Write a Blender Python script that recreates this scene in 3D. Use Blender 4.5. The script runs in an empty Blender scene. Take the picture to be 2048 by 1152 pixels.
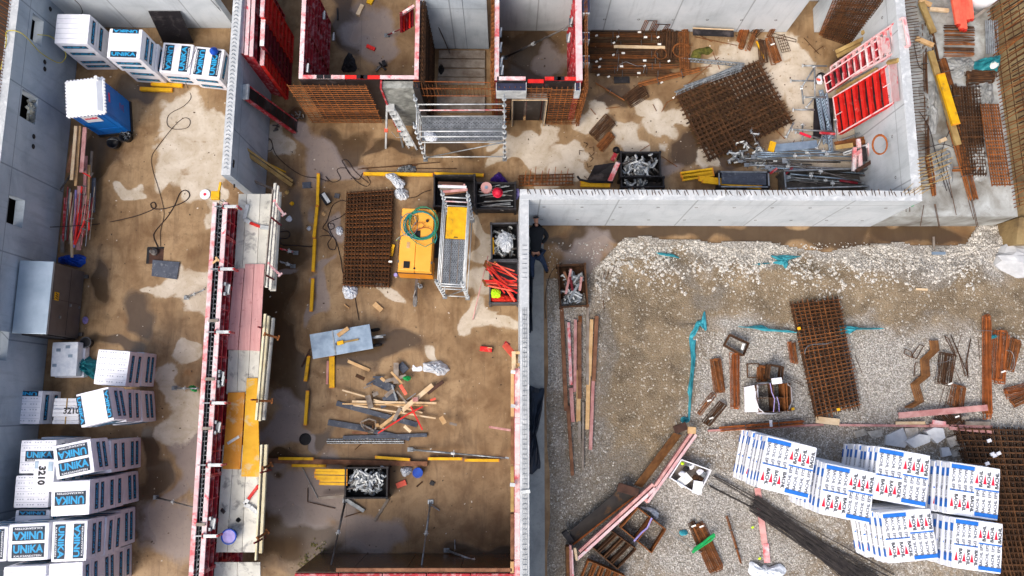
import bpy,math,random
import numpy as np
from mathutils import Vector,Matrix
PI=math.pi
RAD=math.radians
rnd=random.Random(7)
SC=bpy.context.scene
COL=SC.collection
# camera
F=1592.0
HC=27.0
def _cam_axes():
 n=Vector((-12,-236,-F)).normalized()
 y=Vector((18,10740,-F))
 zw=-n
 y=(y-zw*y.dot(zw)).normalized()
 x=y.cross(zw)
 return Matrix((x,y,zw))
RW=_cam_axes()
cam_data=bpy.data.cameras.new("camera")
cam=bpy.data.objects.new("camera",cam_data)
COL.objects.link(cam)
cam_data.sensor_width=36.0
cam_data.lens=36.0*F/2048.0
cam_data.clip_start=0.5
cam_data.clip_end=800.0
cam.matrix_world=Matrix.Translation((0,0,HC))@RW.to_4x4()
SC.camera=cam
# sky, sun, exposure
SUN_EL,SUN_AZ=RAD(52),RAD(222)
W=bpy.data.worlds.new("World");SC.world=W;W.use_nodes=True
wn=W.node_tree.nodes;wl=W.node_tree.links
bgn=wn['Background']
skt=wn.new('ShaderNodeTexSky');skt.sky_type='NISHITA';skt.sun_disc=False
skt.sun_elevation=SUN_EL;skt.sun_rotation=SUN_AZ
skt.air_density=1.0;skt.dust_density=6.0;skt.ozone_density=1.5
wl.new(skt.outputs[0],bgn.inputs[0]);bgn.inputs[1].default_value=0.15
sun_d=bpy.data.lights.new("sun",'SUN');sun=bpy.data.objects.new("sun",sun_d);COL.objects.link(sun)
sun_d.energy=1.35;sun_d.angle=RAD(34);sun_d.color=(1.0,0.975,0.95)
sd=Vector((math.sin(SUN_AZ)*math.cos(SUN_EL),math.cos(SUN_AZ)*math.cos(SUN_EL),math.sin(SUN_EL)))
sun.rotation_euler=sd.to_track_quat('Z','Y').to_euler()
sun.location=sd*40
SC.view_settings.view_transform='Standard';SC.view_settings.look='None'
SC.view_settings.gamma=1.0;SC.view_settings.exposure=0.35
# measuring: photo pixel + height -> place
def at(u,v,z=0.0):
 d=RW@Vector((u-1024.0,-(v-576.0),-F))
 t=(z-HC)/d.z
 return Vector((d.x*t,d.y*t,z))
def crop(x0,y0,s):
 return lambda x,y,z=0.0:at(x0+x/s,y0+y/s,z)
A1=crop(0,0,2.881);A2=crop(440,0,3.033);A3=crop(820,0,3.033);A4=crop(1160,0,2.88);A5=crop(1560,0,2.879)
A6=crop(0,380,2.88);B1=crop(0,760,2.939);B2=crop(360,340,2.744);B3=crop(360,740,2.797)
B4=crop(640,320,3.6);B5=crop(600,620,3.839);B6=crop(520,860,3.793);C1=crop(1020,360,2.88)
C2=crop(1440,360,2.88);C3=crop(1020,740,2.796);C4=crop(1360,640,4.43);C5=crop(1740,620,4.114);C6=crop(1380,840,3.066)
# materials
def srgb(r,g,b):
 f=lambda c:(c/255.0/12.92)if c/255.0<=0.04045 else((c/255.0+0.055)/1.055)**2.4
 return(f(r),f(g),f(b),1)
MATS={}
class NT:
 def __init__(s,m):
  s.nt=m.node_tree;s.n=s.nt.nodes;s.l=s.nt.links
 def node(s,t,**k):
  o=s.n.new(t)
  for a,b in k.items():setattr(o,a,b)
  return o
 def link(s,a,b):s.l.new(a,b)
 def noise(s,vec,scale,detail=4,rough=.55,dist=0.0):
  o=s.n.new('ShaderNodeTexNoise');o.inputs['Scale'].default_value=scale
  o.inputs['Detail'].default_value=detail;o.inputs['Roughness'].default_value=rough
  o.inputs['Distortion'].default_value=dist
  s.l.new(vec,o.inputs['Vector']);return o.outputs['Fac']
 def ramp(s,fac,stops):
  o=s.n.new('ShaderNodeValToRGB');e=o.color_ramp.elements
  while len(e)<len(stops):e.new(0.5)
  for i,(p,c)in enumerate(stops):
   e[i].position=p;e[i].color=c if len(c)==4 else(*c,1)
  s.l.new(fac,o.inputs[0]);return o.outputs[0]
 def mix(s,fac,a,b,mode='MIX'):
  o=s.n.new('ShaderNodeMix');o.data_type='RGBA';o.blend_type=mode
  for i,v in((0,fac),(6,a),(7,b)):
   if hasattr(v,'is_output'):s.l.new(v,o.inputs[i])
   elif i==0:o.inputs[0].default_value=v
   else:o.inputs[i].default_value=v if len(v)==4 else(*v,1)
  return o.outputs[2]
 def math(s,op,a,b=0.0,clamp=False):
  o=s.n.new('ShaderNodeMath');o.operation=op;o.use_clamp=clamp
  for i,v in((0,a),(1,b)):
   if hasattr(v,'is_output'):s.l.new(v,o.inputs[i])
   else:o.inputs[i].default_value=v
  return o.outputs[0]
 def bump(s,h,st,dist,bsdf):
  o=s.n.new('ShaderNodeBump');o.inputs['Strength'].default_value=st;o.inputs['Distance'].default_value=dist
  s.l.new(h,o.inputs['Height']);s.l.new(o.outputs[0],bsdf.inputs['Normal'])
def newmat(name):
 m=bpy.data.materials.new(name);m.use_nodes=True
 t=NT(m);t.bsdf=t.n['Principled BSDF'];t.tc=t.node('ShaderNodeTexCoord');t.geo=t.node('ShaderNodeNewGeometry')
 MATS[name]=m
 return m,t
def M(name,c1,c2=None,scale=4.0,rough=.7,metal=0.0,bump=.15,dirt=None,dirt_amt=.5,dirt_scale=2.0,stretch=None,var=.12,world=True,contrast=.18,spec=.3,isl=0):
 """paint, wood, steel ...: two tones in noise, dirt patches on top, object to object variation"""
 m,t=newmat(name)
 c2=c2 or tuple(x*.75 for x in c1[:3])
 vec=t.geo.outputs['Position']if world else t.tc.outputs['Object']
 if stretch:
  mp=t.node('ShaderNodeMapping');mp.inputs['Scale'].default_value=stretch
  t.link(vec,mp.inputs[0]);v2=mp.outputs[0]
 else:v2=vec
 n1=t.noise(v2,scale,5,.6)
 col=t.ramp(n1,[(.5-contrast,c1),(.5+contrast,c2)])
 if dirt:
  n2=t.noise(vec,dirt_scale,6,.65,.4)
  f=t.ramp(n2,[(.62-dirt_amt*.3,(0,0,0,1)),(.72-dirt_amt*.2,(1,1,1,1))])
  col=t.mix(f,col,dirt)
 if var:
  oi=t.node('ShaderNodeObjectInfo')
  f=t.math('MULTIPLY_ADD',oi.outputs['Random'],var*2)
  t.n[-1].inputs[2].default_value=1-var
  hs=t.node('ShaderNodeHueSaturation');t.link(f,hs.inputs['Value']);t.link(col,hs.inputs['Color']);col=hs.outputs[0]
 if isl:
  f=t.math('MULTIPLY_ADD',t.geo.outputs['Random Per Island'],isl*1.7);t.n[-1].inputs[2].default_value=1.15-isl
  hs=t.node('ShaderNodeHueSaturation');t.link(f,hs.inputs['Value']);t.link(col,hs.inputs['Color']);col=hs.outputs[0]
 t.link(col,t.bsdf.inputs['Base Color'])
 t.bsdf.inputs['Roughness'].default_value=rough;t.bsdf.inputs['Metallic'].default_value=metal
 t.bsdf.inputs['Specular IOR Level'].default_value=spec
 if bump:t.bump(t.noise(v2,scale*4,4,.6),bump,.01,t.bsdf)
 return m
def setup_mats():
 M('red_paint',srgb(184,40,48),srgb(138,28,38),3,.55,dirt=srgb(196,132,132),dirt_amt=.4,dirt_scale=5,bump=.1)
 M('red_vivid',srgb(220,44,34),srgb(188,26,26),3,.5,dirt=srgb(212,110,100),dirt_amt=.1,dirt_scale=5,bump=.1)
 M('red_dark',srgb(130,22,38),srgb(92,14,26),3,.6,dirt=srgb(130,80,84),dirt_amt=.2,dirt_scale=5,bump=.1)
 M('red_worn',srgb(216,100,104),srgb(220,184,182),3.5,.7,dirt=srgb(222,214,214),dirt_amt=.55,dirt_scale=2.2,bump=.15,contrast=.1)
 M('pink_worn',srgb(222,168,170),srgb(224,212,210),3,.75,dirt=srgb(226,84,96),dirt_amt=.22,dirt_scale=3,bump=.2)
 M('pink_plank',srgb(216,168,164),srgb(200,146,144),2.5,.8,dirt=srgb(178,122,120),dirt_amt=.15,dirt_scale=6,stretch=(8,.7,8),bump=.3)
 M('pink_wood',srgb(206,158,152),srgb(176,120,116),3,.8,bump=.3,contrast=.12)
 M('orange_plank',srgb(214,148,54),srgb(196,124,34),2.5,.7,dirt=srgb(200,170,130),dirt_amt=.2,dirt_scale=3,bump=.2)
 M('yellow_plank',srgb(240,186,52),srgb(222,160,34),2.5,.7,dirt=srgb(214,190,140),dirt_amt=.15,dirt_scale=3,bump=.2)
 M('yellow',srgb(238,186,22),srgb(212,156,14),5,.55,dirt=srgb(170,130,50),dirt_amt=.1,dirt_scale=5,bump=.1)
 M('amber_paint',srgb(246,176,70),srgb(238,164,56),2,.45,dirt=srgb(214,160,90),dirt_amt=.1,dirt_scale=2,bump=.05,var=0)
 M('amber_dark',srgb(226,146,40),srgb(206,128,30),2,.5,bump=.05,var=0)
 M('cream_board',srgb(222,220,208),srgb(196,194,182),2.2,.8,dirt=srgb(150,148,142),dirt_amt=.3,dirt_scale=3,bump=.2)
 M('cream_lath',srgb(222,214,184),srgb(196,184,146),3,.8,bump=.2)
 M('grey_wood',srgb(150,142,132),srgb(112,98,86),4,.85,bump=.3)
 M('brown_wood',srgb(146,104,76),srgb(98,62,44),4,.85,bump=.3)
 M('dark_wood',srgb(84,58,46),srgb(56,38,32),4,.85,bump=.3)
 M('wood',srgb(212,178,132),srgb(184,142,92),4,.8,bump=.3)
 M('pale_wood',srgb(226,204,170),srgb(204,172,130),4,.8,bump=.3)
 M('old_wood',srgb(176,150,96),srgb(138,110,66),3,.85,bump=.3)
 M('rust',srgb(136,82,40),srgb(90,54,28),6,.85,bump=.3,var=.2,isl=.6)
 M('rust_dark',srgb(88,58,34),srgb(54,37,25),5,.85,bump=.3,var=.2,isl=.55)
 M('rust_bright',srgb(156,86,38),srgb(108,58,27),4,.8,bump=.3,var=.15,isl=.6)
 M('steel_dull',srgb(120,116,112),srgb(74,70,68),5,.5,metal=.5,bump=.1)
 M('galv',srgb(158,163,166),srgb(108,113,116),6,.45,metal=.6,bump=.1,var=.15,isl=.45)
 M('galv_white',srgb(206,209,208),srgb(164,168,168),5,.5,metal=.25,bump=.1,var=.1,isl=.2)
 M('galv_blue',srgb(158,176,192),srgb(120,138,156),3,.38,metal=.45,bump=.05,var=.08)
 M('black_steel',srgb(44,42,44),srgb(26,25,27),5,.6,bump=.2,dirt=srgb(84,76,70),dirt_amt=.15,dirt_scale=6)
 M('black',srgb(24,24,28),srgb(14,14,17),4,.5,bump=.05)
 M('film_ply',srgb(92,66,36),srgb(66,46,26),2.5,.25,dirt=srgb(120,96,60),dirt_amt=.1,dirt_scale=2,bump=.05)
 M('black_ply',srgb(40,36,38),srgb(24,22,24),3,.45,bump=.05,dirt=srgb(72,66,66),dirt_amt=.25,dirt_scale=2)
 M('navy_ply',srgb(58,62,84),srgb(44,46,66),3,.4,bump=.05)
 M('grey_plastic',srgb(84,84,88),srgb(62,62,66),4,.5,bump=.1)
 M('slate',srgb(78,84,96),srgb(60,66,78),5,.6,bump=.2,dirt=srgb(110,114,120),dirt_amt=.2,dirt_scale=8)
 M('foil',srgb(246,246,250),srgb(226,227,236),2.0,.4,bump=.5,var=.03)
 M('foil_eps',srgb(244,246,250),srgb(232,236,244),2.0,.35,bump=.35,var=.02)
 M('print_navy',srgb(34,50,68),srgb(28,42,58),6,.5,bump=0,var=0)
 M('print_cyan',srgb(44,160,210),srgb(36,146,196),6,.5,bump=0,var=0)
 M('print_white',srgb(232,234,238),srgb(214,216,222),6,.5,bump=0,var=0)
 M('print_blue',srgb(42,120,210),srgb(34,108,198),6,.5,bump=0,var=0)
 M('print_red',srgb(226,40,70),srgb(214,30,58),6,.5,bump=0,var=0)
 M('print_black',srgb(26,28,34),srgb(20,22,28),6,.5,bump=0,var=0)
 M('print_grey',srgb(80,86,98),srgb(68,74,86),6,.5,bump=0,var=0)
 M('toilet_blue',srgb(18,110,190),srgb(10,88,164),1.5,.4,bump=.05,var=0)
 M('toilet_roof',srgb(244,246,248),srgb(228,230,234),2,.45,bump=.1,var=0)
 M('cabinet_top',srgb(176,192,204),srgb(150,168,182),1.5,.32,metal=.6,bump=.03,var=0)
 M('cabinet_side',srgb(112,106,104),srgb(92,88,86),1.5,.42,metal=.4,bump=.03,var=0)
 M('teal_plastic',srgb(54,150,158),srgb(24,104,116),5,.45,bump=.4)
 M('teal_sheet',srgb(72,168,180),srgb(40,130,146),4,.5,bump=.5)
 M('blue_plastic',srgb(26,84,190),srgb(16,62,160),5,.4,bump=.2)
 M('green_plastic',srgb(40,180,96),srgb(26,140,74),5,.45,bump=.3)
 M('purple_plastic',srgb(74,44,140),srgb(50,28,104),5,.45,bump=.4)
 M('lilac_plastic',srgb(176,164,220),srgb(142,130,190),5,.45,bump=.3)
 M('clear_film',srgb(222,226,230),srgb(188,196,206),5,.3,bump=.35)
 M('orange_cloth',srgb(206,52,34),srgb(168,36,24),5,.7,bump=.3)
 M('orange_pale',srgb(238,110,84),srgb(220,84,66),4,.6,bump=.2)
 M('lime_cloth',srgb(206,250,40),srgb(170,220,26),6,.7,bump=.5,var=0)
 M('hose_teal',srgb(34,130,128),srgb(24,104,106),5,.45,bump=0)
 M('hose_green',srgb(60,150,110),srgb(46,126,92),5,.45,bump=0)
 M('hose_copper',srgb(190,110,60),srgb(150,84,44),5,.5,bump=0)
 M('cable_black',srgb(52,36,34),srgb(36,26,26),5,.6,bump=0)
 M('cable_yellow',srgb(206,190,60),srgb(176,160,44),5,.5,bump=0)
 M('paper',srgb(238,236,228),srgb(222,220,212),8,.8,bump=.1)
 M('jacket',srgb(20,24,30),srgb(12,15,20),6,.75,bump=.3,var=0)
 M('jeans',srgb(46,60,84),srgb(32,44,64),8,.8,bump=.3,var=0)
 M('skin',srgb(196,146,120),srgb(182,130,106),6,.6,bump=.05,var=0)
 M('stone',srgb(196,190,180),srgb(150,143,132),6,.85,bump=.3,var=.25)
 M('broken_concrete',srgb(206,208,210),srgb(178,180,182),3,.85,bump=.3,var=.12)
 M('rubber',srgb(30,30,32),srgb(20,20,22),6,.8,bump=.1)
 M('leaf',srgb(96,92,34),srgb(64,66,28),6,.8,bump=.2,var=.2)
 M('tape_white',srgb(236,236,240),srgb(206,208,216),6,.5,bump=.1)
 M('dusty_film',srgb(168,170,168),srgb(120,120,116),4,.4,bump=.6)
 M('membrane',srgb(34,42,54),srgb(20,25,33),4,.35,bump=.5)
 M('old_rust',srgb(128,88,50),srgb(86,56,32),4,.75,bump=.3,isl=.35)
 M('trench_plate',srgb(66,62,58),srgb(44,42,42),2,.5,dirt=srgb(104,78,54),dirt_amt=.2,dirt_scale=2,bump=.1)
 M('dark_bar',srgb(58,53,50),srgb(34,31,31),5,.55,metal=.3,bump=.1,isl=.6)
 M('shaded_soil',srgb(34,26,22),srgb(22,17,15),4,.9,bump=.3)  # near black standing in for shaded soil in the narrow trench
 M('glass',srgb(30,34,40),srgb(20,24,30),4,.1,bump=0)
setup_mats()
def concrete(name,c1,c2,c3,seams=None,scale=1.0,stain=None):
 """shuttered wall concrete: blotches, streaks running down, fine pores"""
 m,t=newmat(name)
 p=t.geo.outputs['Position']
 n1=t.noise(p,.7*scale,6,.6,.5)
 col=t.ramp(n1,[(.3,c1),(.5,c2),(.72,c3)])
 mp=t.node('ShaderNodeMapping');mp.inputs['Scale'].default_value=(3,3,.35);t.link(p,mp.inputs[0])
 n2=t.noise(mp.outputs[0],1.6,5,.65)
 col=t.mix(t.ramp(n2,[(.52,(0,0,0,1)),(.78,(.38,.38,.38,1))]),col,stain or tuple(x*.55 for x in c1[:3]))
 n3=t.noise(p,22,3,.6)
 col=t.mix(t.ramp(n3,[(.62,(0,0,0,1)),(.72,(.4,.4,.4,1))]),col,tuple(x*.5 for x in c1[:3]))
 if seams:
  w,zz=seams
  sp=t.node('ShaderNodeSeparateXYZ');t.link(p,sp.inputs[0])
  s=t.math('ADD',sp.outputs[0],sp.outputs[1])
  fr=t.math('FRACT',t.math('DIVIDE',s,w))
  ln=t.math('LESS_THAN',fr,.018)
  fz=t.math('LESS_THAN',t.math('FRACT',t.math('DIVIDE',sp.outputs[2],zz)),.012)
  ln=t.math('MAXIMUM',ln,fz)
  col=t.mix(t.math('MULTIPLY',ln,.55),col,tuple(x*.35 for x in c1[:3]))
 t.link(col,t.bsdf.inputs['Base Color']);t.bsdf.inputs['Roughness'].default_value=.8
 t.bump(t.math('ADD',n1,t.math('MULTIPLY',n3,.3)),.25,.02,t.bsdf)
concrete('wall_shaded',srgb(146,156,166),srgb(170,180,188),srgb(188,196,202),seams=(2.7,2.9))  # darker bluish copy of the wall concrete, shade put into its colour
concrete('wall_lit',srgb(182,189,192),srgb(202,208,211),srgb(214,218,220),seams=(2.4,2.9))  # paler copy of the same concrete for the lit walls
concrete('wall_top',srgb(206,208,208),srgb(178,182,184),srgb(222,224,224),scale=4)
concrete('rough_concrete',srgb(86,88,84),srgb(128,130,124),srgb(176,178,170),scale=4)
concrete('slab_concrete',srgb(104,98,88),srgb(152,152,146),srgb(190,194,192),scale=1.6,stain=srgb(92,78,60)[:3])
concrete('footing_concrete',srgb(128,130,128),srgb(150,152,148),srgb(168,168,162),scale=2)
# mesh builder
class MB:
 def __init__(s):s.v=[];s.f=[]
 def quadbox(s,b,t):
  """b, t: four bottom and four top points, counter-clockwise from above"""
  i=len(s.v);s.v+=[Vector(p)for p in b]+[Vector(p)for p in t]
  s.f+=[(i+3,i+2,i+1,i),(i+4,i+5,i+6,i+7)]
  for k in range(4):
   j=(k+1)%4
   s.f.append((i+k,i+j,i+4+j,i+4+k))
  return s
 def box(s,x0,x1,y0,y1,z0,z1):
  return s.quadbox([(x0,y0,z0),(x1,y0,z0),(x1,y1,z0),(x0,y1,z0)],[(x0,y0,z1),(x1,y0,z1),(x1,y1,z1),(x0,y1,z1)])
 def bar(s,p,q,w,h=None,up=(0,0,1)):
  """rectangular bar from p to q, w wide, h high, centred on the line"""
  p,q=Vector(p),Vector(q);h=h or w
  d=(q-p)
  if d.length<1e-6:return s
  d.normalize();u=Vector(up)
  if abs(d.dot(u))>.97:u=Vector((0,1,0))if abs(d.y)<.9 else Vector((1,0,0))
  r=d.cross(u).normalized();u=r.cross(d)
  a,b=r*w/2,u*h/2
  i=len(s.v)
  for c in(p,q):s.v+=[c-a-b,c+a-b,c+a+b,c-a+b]
  s.f+=[(i,i+1,i+2,i+3),(i+7,i+6,i+5,i+4)]
  for k in range(4):
   j=(k+1)%4
   s.f.append((i+j,i+k,i+4+k,i+4+j))
  return s
 def prism(s,pts,z0,z1,skew=0):
  n=len(pts);i=len(s.v)
  s.v+=[Vector((p[0],p[1],z0))for p in pts]+[Vector((p[0],p[1],z1))for p in pts]
  s.f+=[tuple(i+k for k in reversed(range(n))),tuple(i+n+k for k in range(n))]
  for k in range(n):
   j=(k+1)%n
   s.f.append((i+k,i+j,i+n+j,i+n+k))
  return s
 def tube(s,pts,r,n=6,cap=True,rs=None):
  pts=[Vector(p)for p in pts];m=len(pts);i0=len(s.v)
  prev=None
  for k in range(m):
   d=(pts[min(k+1,m-1)]-pts[max(k-1,0)])
   if d.length<1e-7:d=Vector((0,0,1))
   d.normalize()
   if prev is None:
    u=Vector((0,0,1))if abs(d.z)<.9 else Vector((1,0,0))
   else:u=prev
   a=d.cross(u)
   if a.length<1e-5:a=d.cross(Vector((.3,1,.2)))
   a.normalize();u=a.cross(d).normalized();prev=u
   rr=rs[k]if rs else r
   for j in range(n):
    t=2*PI*j/n+PI/n
    s.v.append(pts[k]+a*math.cos(t)*rr+u*math.sin(t)*rr)
  for k in range(m-1):
   for j in range(n):
    j2=(j+1)%n;b=i0+k*n
    s.f.append((b+j,b+j2,b+n+j2,b+n+j))
  if cap:
   s.f.append(tuple(i0+j for j in reversed(range(n))));s.f.append(tuple(i0+(m-1)*n+j for j in range(n)))
  return s
 def lathe(s,c,prof,n=20,ax=None):
  """prof: (radius, height) pairs around a vertical (or ax) axis at c"""
  c=Vector(c);i0=len(s.v)
  R=Vector((0,0,1)).rotation_difference(Vector(ax)).to_matrix()if ax else Matrix.Identity(3)
  for r,z in prof:
   for j in range(n):
    t=2*PI*j/n
    s.v.append(c+R@Vector((math.cos(t)*r,math.sin(t)*r,z)))
  for k in range(len(prof)-1):
   for j in range(n):
    j2=(j+1)%n;b=i0+k*n
    s.f.append((b+j,b+j2,b+n+j2,b+n+j))
  if prof[0][0]>1e-4:s.f.append(tuple(i0+j for j in reversed(range(n))))
  if prof[-1][0]>1e-4:s.f.append(tuple(i0+(len(prof)-1)*n+j for j in range(n)))
  return s
 def tf(s,mat,start=0):
  for k in range(start,len(s.v)):s.v[k]=mat@s.v[k]
  return s
 def mesh(s,name,mat=None,org=(0,0,0),smooth=False):
  me=bpy.data.meshes.new(name);o=Vector(org)
  me.from_pydata([tuple(p-o)for p in s.v],[],s.f)
  if mat:me.materials.append(MATS[mat]if isinstance(mat,str)else mat)
  if smooth:me.polygons.foreach_set('use_smooth',[True]*len(me.polygons))
  me.update()
  return me
 def build(s,name,mat,parent=None,org=None,smooth=False,bevel=0):
  if org is None:
   org=Vector((0,0,0))
   if parent is not None:
    q=parent
    while q is not None:org=org+q.location;q=q.parent
  o=bpy.data.objects.new(name,s.mesh(name,mat,org,smooth));COL.objects.link(o)
  if parent is not None:o.parent=parent
  else:o.location=org
  if bevel:
   b=o.modifiers.new('bevel','BEVEL');b.width=bevel;b.segments=2;b.limit_method='ANGLE'
  return o
def tag(o,label,cat,group=None,kind=None):
 if label:o['label']=label
 if cat:o['category']=cat
 if group:o['group']=group
 if kind:o['kind']=kind
 return o
def thing(name,label,cat,loc=(0,0,0),group=None,rz=0):
 o=bpy.data.objects.new(name,None);COL.objects.link(o);o.location=loc;o.rotation_euler=(0,0,rz)
 o.empty_display_size=.2
 return tag(o,label,cat,group)
def struct(name,mb,mat):
 o=mb.build(name,mat);o['kind']='structure';return o
def one(name,mb,mat,label,cat,loc,group=None,smooth=False,bevel=0):
 return tag(mb.build(name,mat,None,Vector(loc),smooth,bevel),label,cat,group)
def dup(root,loc=None,rz=None,label=None,group=None,rot=None):
 c=root.copy();COL.objects.link(c)
 if loc is not None:c.location=loc
 if rz is not None:c.rotation_euler=(0,0,rz)
 if rot is not None:c.rotation_euler=rot
 if label:c['label']=label
 if group:c['group']=group
 def rec(o,p):
  for ch in KIDS.get(o.name,[]):
   d=ch.copy();COL.objects.link(d);d.parent=p;rec(ch,d)
 rec(root,c)
 return c
KIDS={}
def index_kids(root):
 for o in bpy.data.objects:
  if o.parent is not None:
   l=KIDS.setdefault(o.parent.name,[])
   if o not in l:l.append(o)
TXT={}
def text_mesh(body,size=1.0,bold=0.0,sx=1.0):
 key=(body,size,bold,sx)
 if key in TXT:return TXT[key]
 c=bpy.data.curves.new('lettering','FONT');c.body=body;c.size=size;c.align_x='CENTER';c.align_y='CENTER'
 c.extrude=.0015;c.offset=bold;c.resolution_u=2
 o=bpy.data.objects.new('lettering',c);COL.objects.link(o)
 bpy.context.view_layer.update()
 me=bpy.data.meshes.new_from_object(o.evaluated_get(bpy.context.evaluated_depsgraph_get()))
 bpy.data.objects.remove(o)
 vs=[Vector((v.co.x*sx,v.co.y,v.co.z))for v in me.vertices];fs=[tuple(p.vertices)for p in me.polygons]
 bpy.data.meshes.remove(me)
 TXT[key]=(vs,fs);return TXT[key]
def add_text(mb,body,mat4,size,bold=0.0,sx=1.0):
 vs,fs=text_mesh(body,size,bold,sx)
 i=len(mb.v);mb.v+=[mat4@v for v in vs];mb.f+=[tuple(i+k for k in f)for f in fs]
def fnoise(x,y,s=1.0,seed=0):
 """cheap smooth value noise for numpy arrays"""
 x=x*s+seed*17.3;y=y*s+seed*9.1
 xi=np.floor(x);yi=np.floor(y);fx=x-xi;fy=y-yi
 h=lambda a,b:np.modf(np.abs(np.sin(a*127.1+b*311.7+seed)*43758.5453))[0]
 sx=fx*fx*(3-2*fx);sy=fy*fy*(3-2*fy)
 return(h(xi,yi)*(1-sx)+h(xi+1,yi)*sx)*(1-sy)+(h(xi,yi+1)*(1-sx)+h(xi+1,yi+1)*sx)*sy
 # THE SETTING
ZW=3.5
# terrain far around the pit
g=MB();g.box(-150,150,-150,150,-.6,-.5)
m_,t_=newmat('far_soil')
t_.link(t_.ramp(t_.noise(t_.geo.outputs['Position'],.5,6),[(.3,srgb(38,28,22)),(.7,srgb(72,54,40))]),t_.bsdf.inputs['Base Color']);t_.bsdf.inputs['Roughness'].default_value=.95
struct('ground',g,'far_soil')
# basement floor: one sheet, its drying patches, puddles and painted platform shade are one map
DRY=[(372,235,62,45,0),(425,262,30,40,0),(345,300,34,50,0),(375,320,60,45,0),(420,330,40,40,0),(262,368,20,12,0),(405,375,26,42,0),(418,410,16,30,0),(330,345,26,26,0),(375,572,55,30,0),(400,610,40,30,0),(400,635,28,24,0),(318,575,18,10,0),(380,718,25,12,0),(345,770,28,38,0),(355,830,38,60,0),(375,900,30,70,2),(345,980,20,45,2),(300,905,28,70,1),(290,1000,24,90,1),(335,1060,60,70,2),(200,320,30,60,1),(285,170,60,22,1),(290,620,30,45,1),(210,560,20,50,1),(240,700,60,22,1),(505,255,22,34,0),(535,280,34,30,0),(560,310,18,26,0),(520,235,14,20,0),(640,320,40,38,2),(690,340,50,20,2),(610,290,22,24,2),(600,250,26,40,1),(700,285,50,40,1),(800,300,60,14,1),(650,590,14,46,2),(645,530,12,20,2),(640,630,8,22,2),(585,562,18,9,2),(655,450,14,40,2),(565,600,34,210,1),(580,480,40,120,1),(570,720,30,80,1),(590,720,24,100,1),(575,820,40,40,2),(560,870,36,30,2),(600,860,34,24,2),(640,885,12,24,2),(650,880,30,20,1),(590,985,52,45,2),(620,1020,52,40,2),(660,960,30,60,2),(555,955,26,22,2),(545,1060,50,80,1),(620,1100,90,50,1),(700,1110,60,40,1),(540,920,50,14,1),(1250,472,190,16,1),(1520,470,150,22,1),(1660,478,90,26,1),(1830,478,110,24,1),(1180,500,60,30,2),(1740,465,90,12,1),(830,1130,150,20,1),(970,1120,80,24,1),(740,1060,70,40,2),(690,1010,30,40,2),(860,705,10,22,0),(838,740,10,6,0),(975,560,26,50,0),(965,480,12,40,0),(975,640,34,22,0),(1015,650,22,14,0),(770,600,26,12,0),(735,700,80,24,1),(790,690,60,30,1),(1060,300,40,30,0),(1090,270,30,22,0),(1020,275,30,18,0),(1130,320,40,30,0),(1180,250,30,30,0),(1190,210,24,30,0),(1020,320,40,16,0),(1130,355,80,12,0),(1400,330,26,14,0),(1480,110,60,26,0),(1560,100,50,40,0),(1600,180,50,60,0),(1590,250,40,60,0),(1520,160,50,30,0),(1640,190,30,60,0),(1430,120,40,20,0),(1620,300,70,50,0),(1700,330,60,40,0),(1745,300,40,50,0),(1560,330,60,30,0),(1460,150,60,18,0),(1310,250,34,26,0),(1290,210,30,20,0),(1350,240,30,16,0),(1250,280,24,30,0),(1700,240,60,80,0),(1320,340,40,20,2),(1290,320,26,20,2),(1690,130,50,40,1),(1360,300,40,30,1),(1220,180,50,20,1),(1240,110,80,50,1),(1430,290,90,40,1),(750,60,50,60,2),(760,100,50,40,2),(700,40,24,60,1),(1070,110,70,60,1),(1110,110,34,30,2),(900,290,60,18,1)]
def stain_shade_map(xs,ys,spots,nch=3):
 out=[np.full(xs.shape,-1.5)for _ in range(nch)]
 wx=xs+(fnoise(xs,ys,.9,1)-.5)*.9+(fnoise(xs,ys,2.3,2)-.5)*.45
 wy=ys+(fnoise(xs,ys,.9,3)-.5)*.9+(fnoise(xs,ys,2.3,4)-.5)*.45
 for u,v,ru,rv,k in spots:
  c=at(u,v);a=at(u+ru,v)-c;b=at(u,v-rv)-c
  d=np.sqrt(((wx-c.x)/a.length)**2+((wy-c.y)/b.length)**2)
  out[k]=np.maximum(out[k],1-d)
 return out
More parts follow.
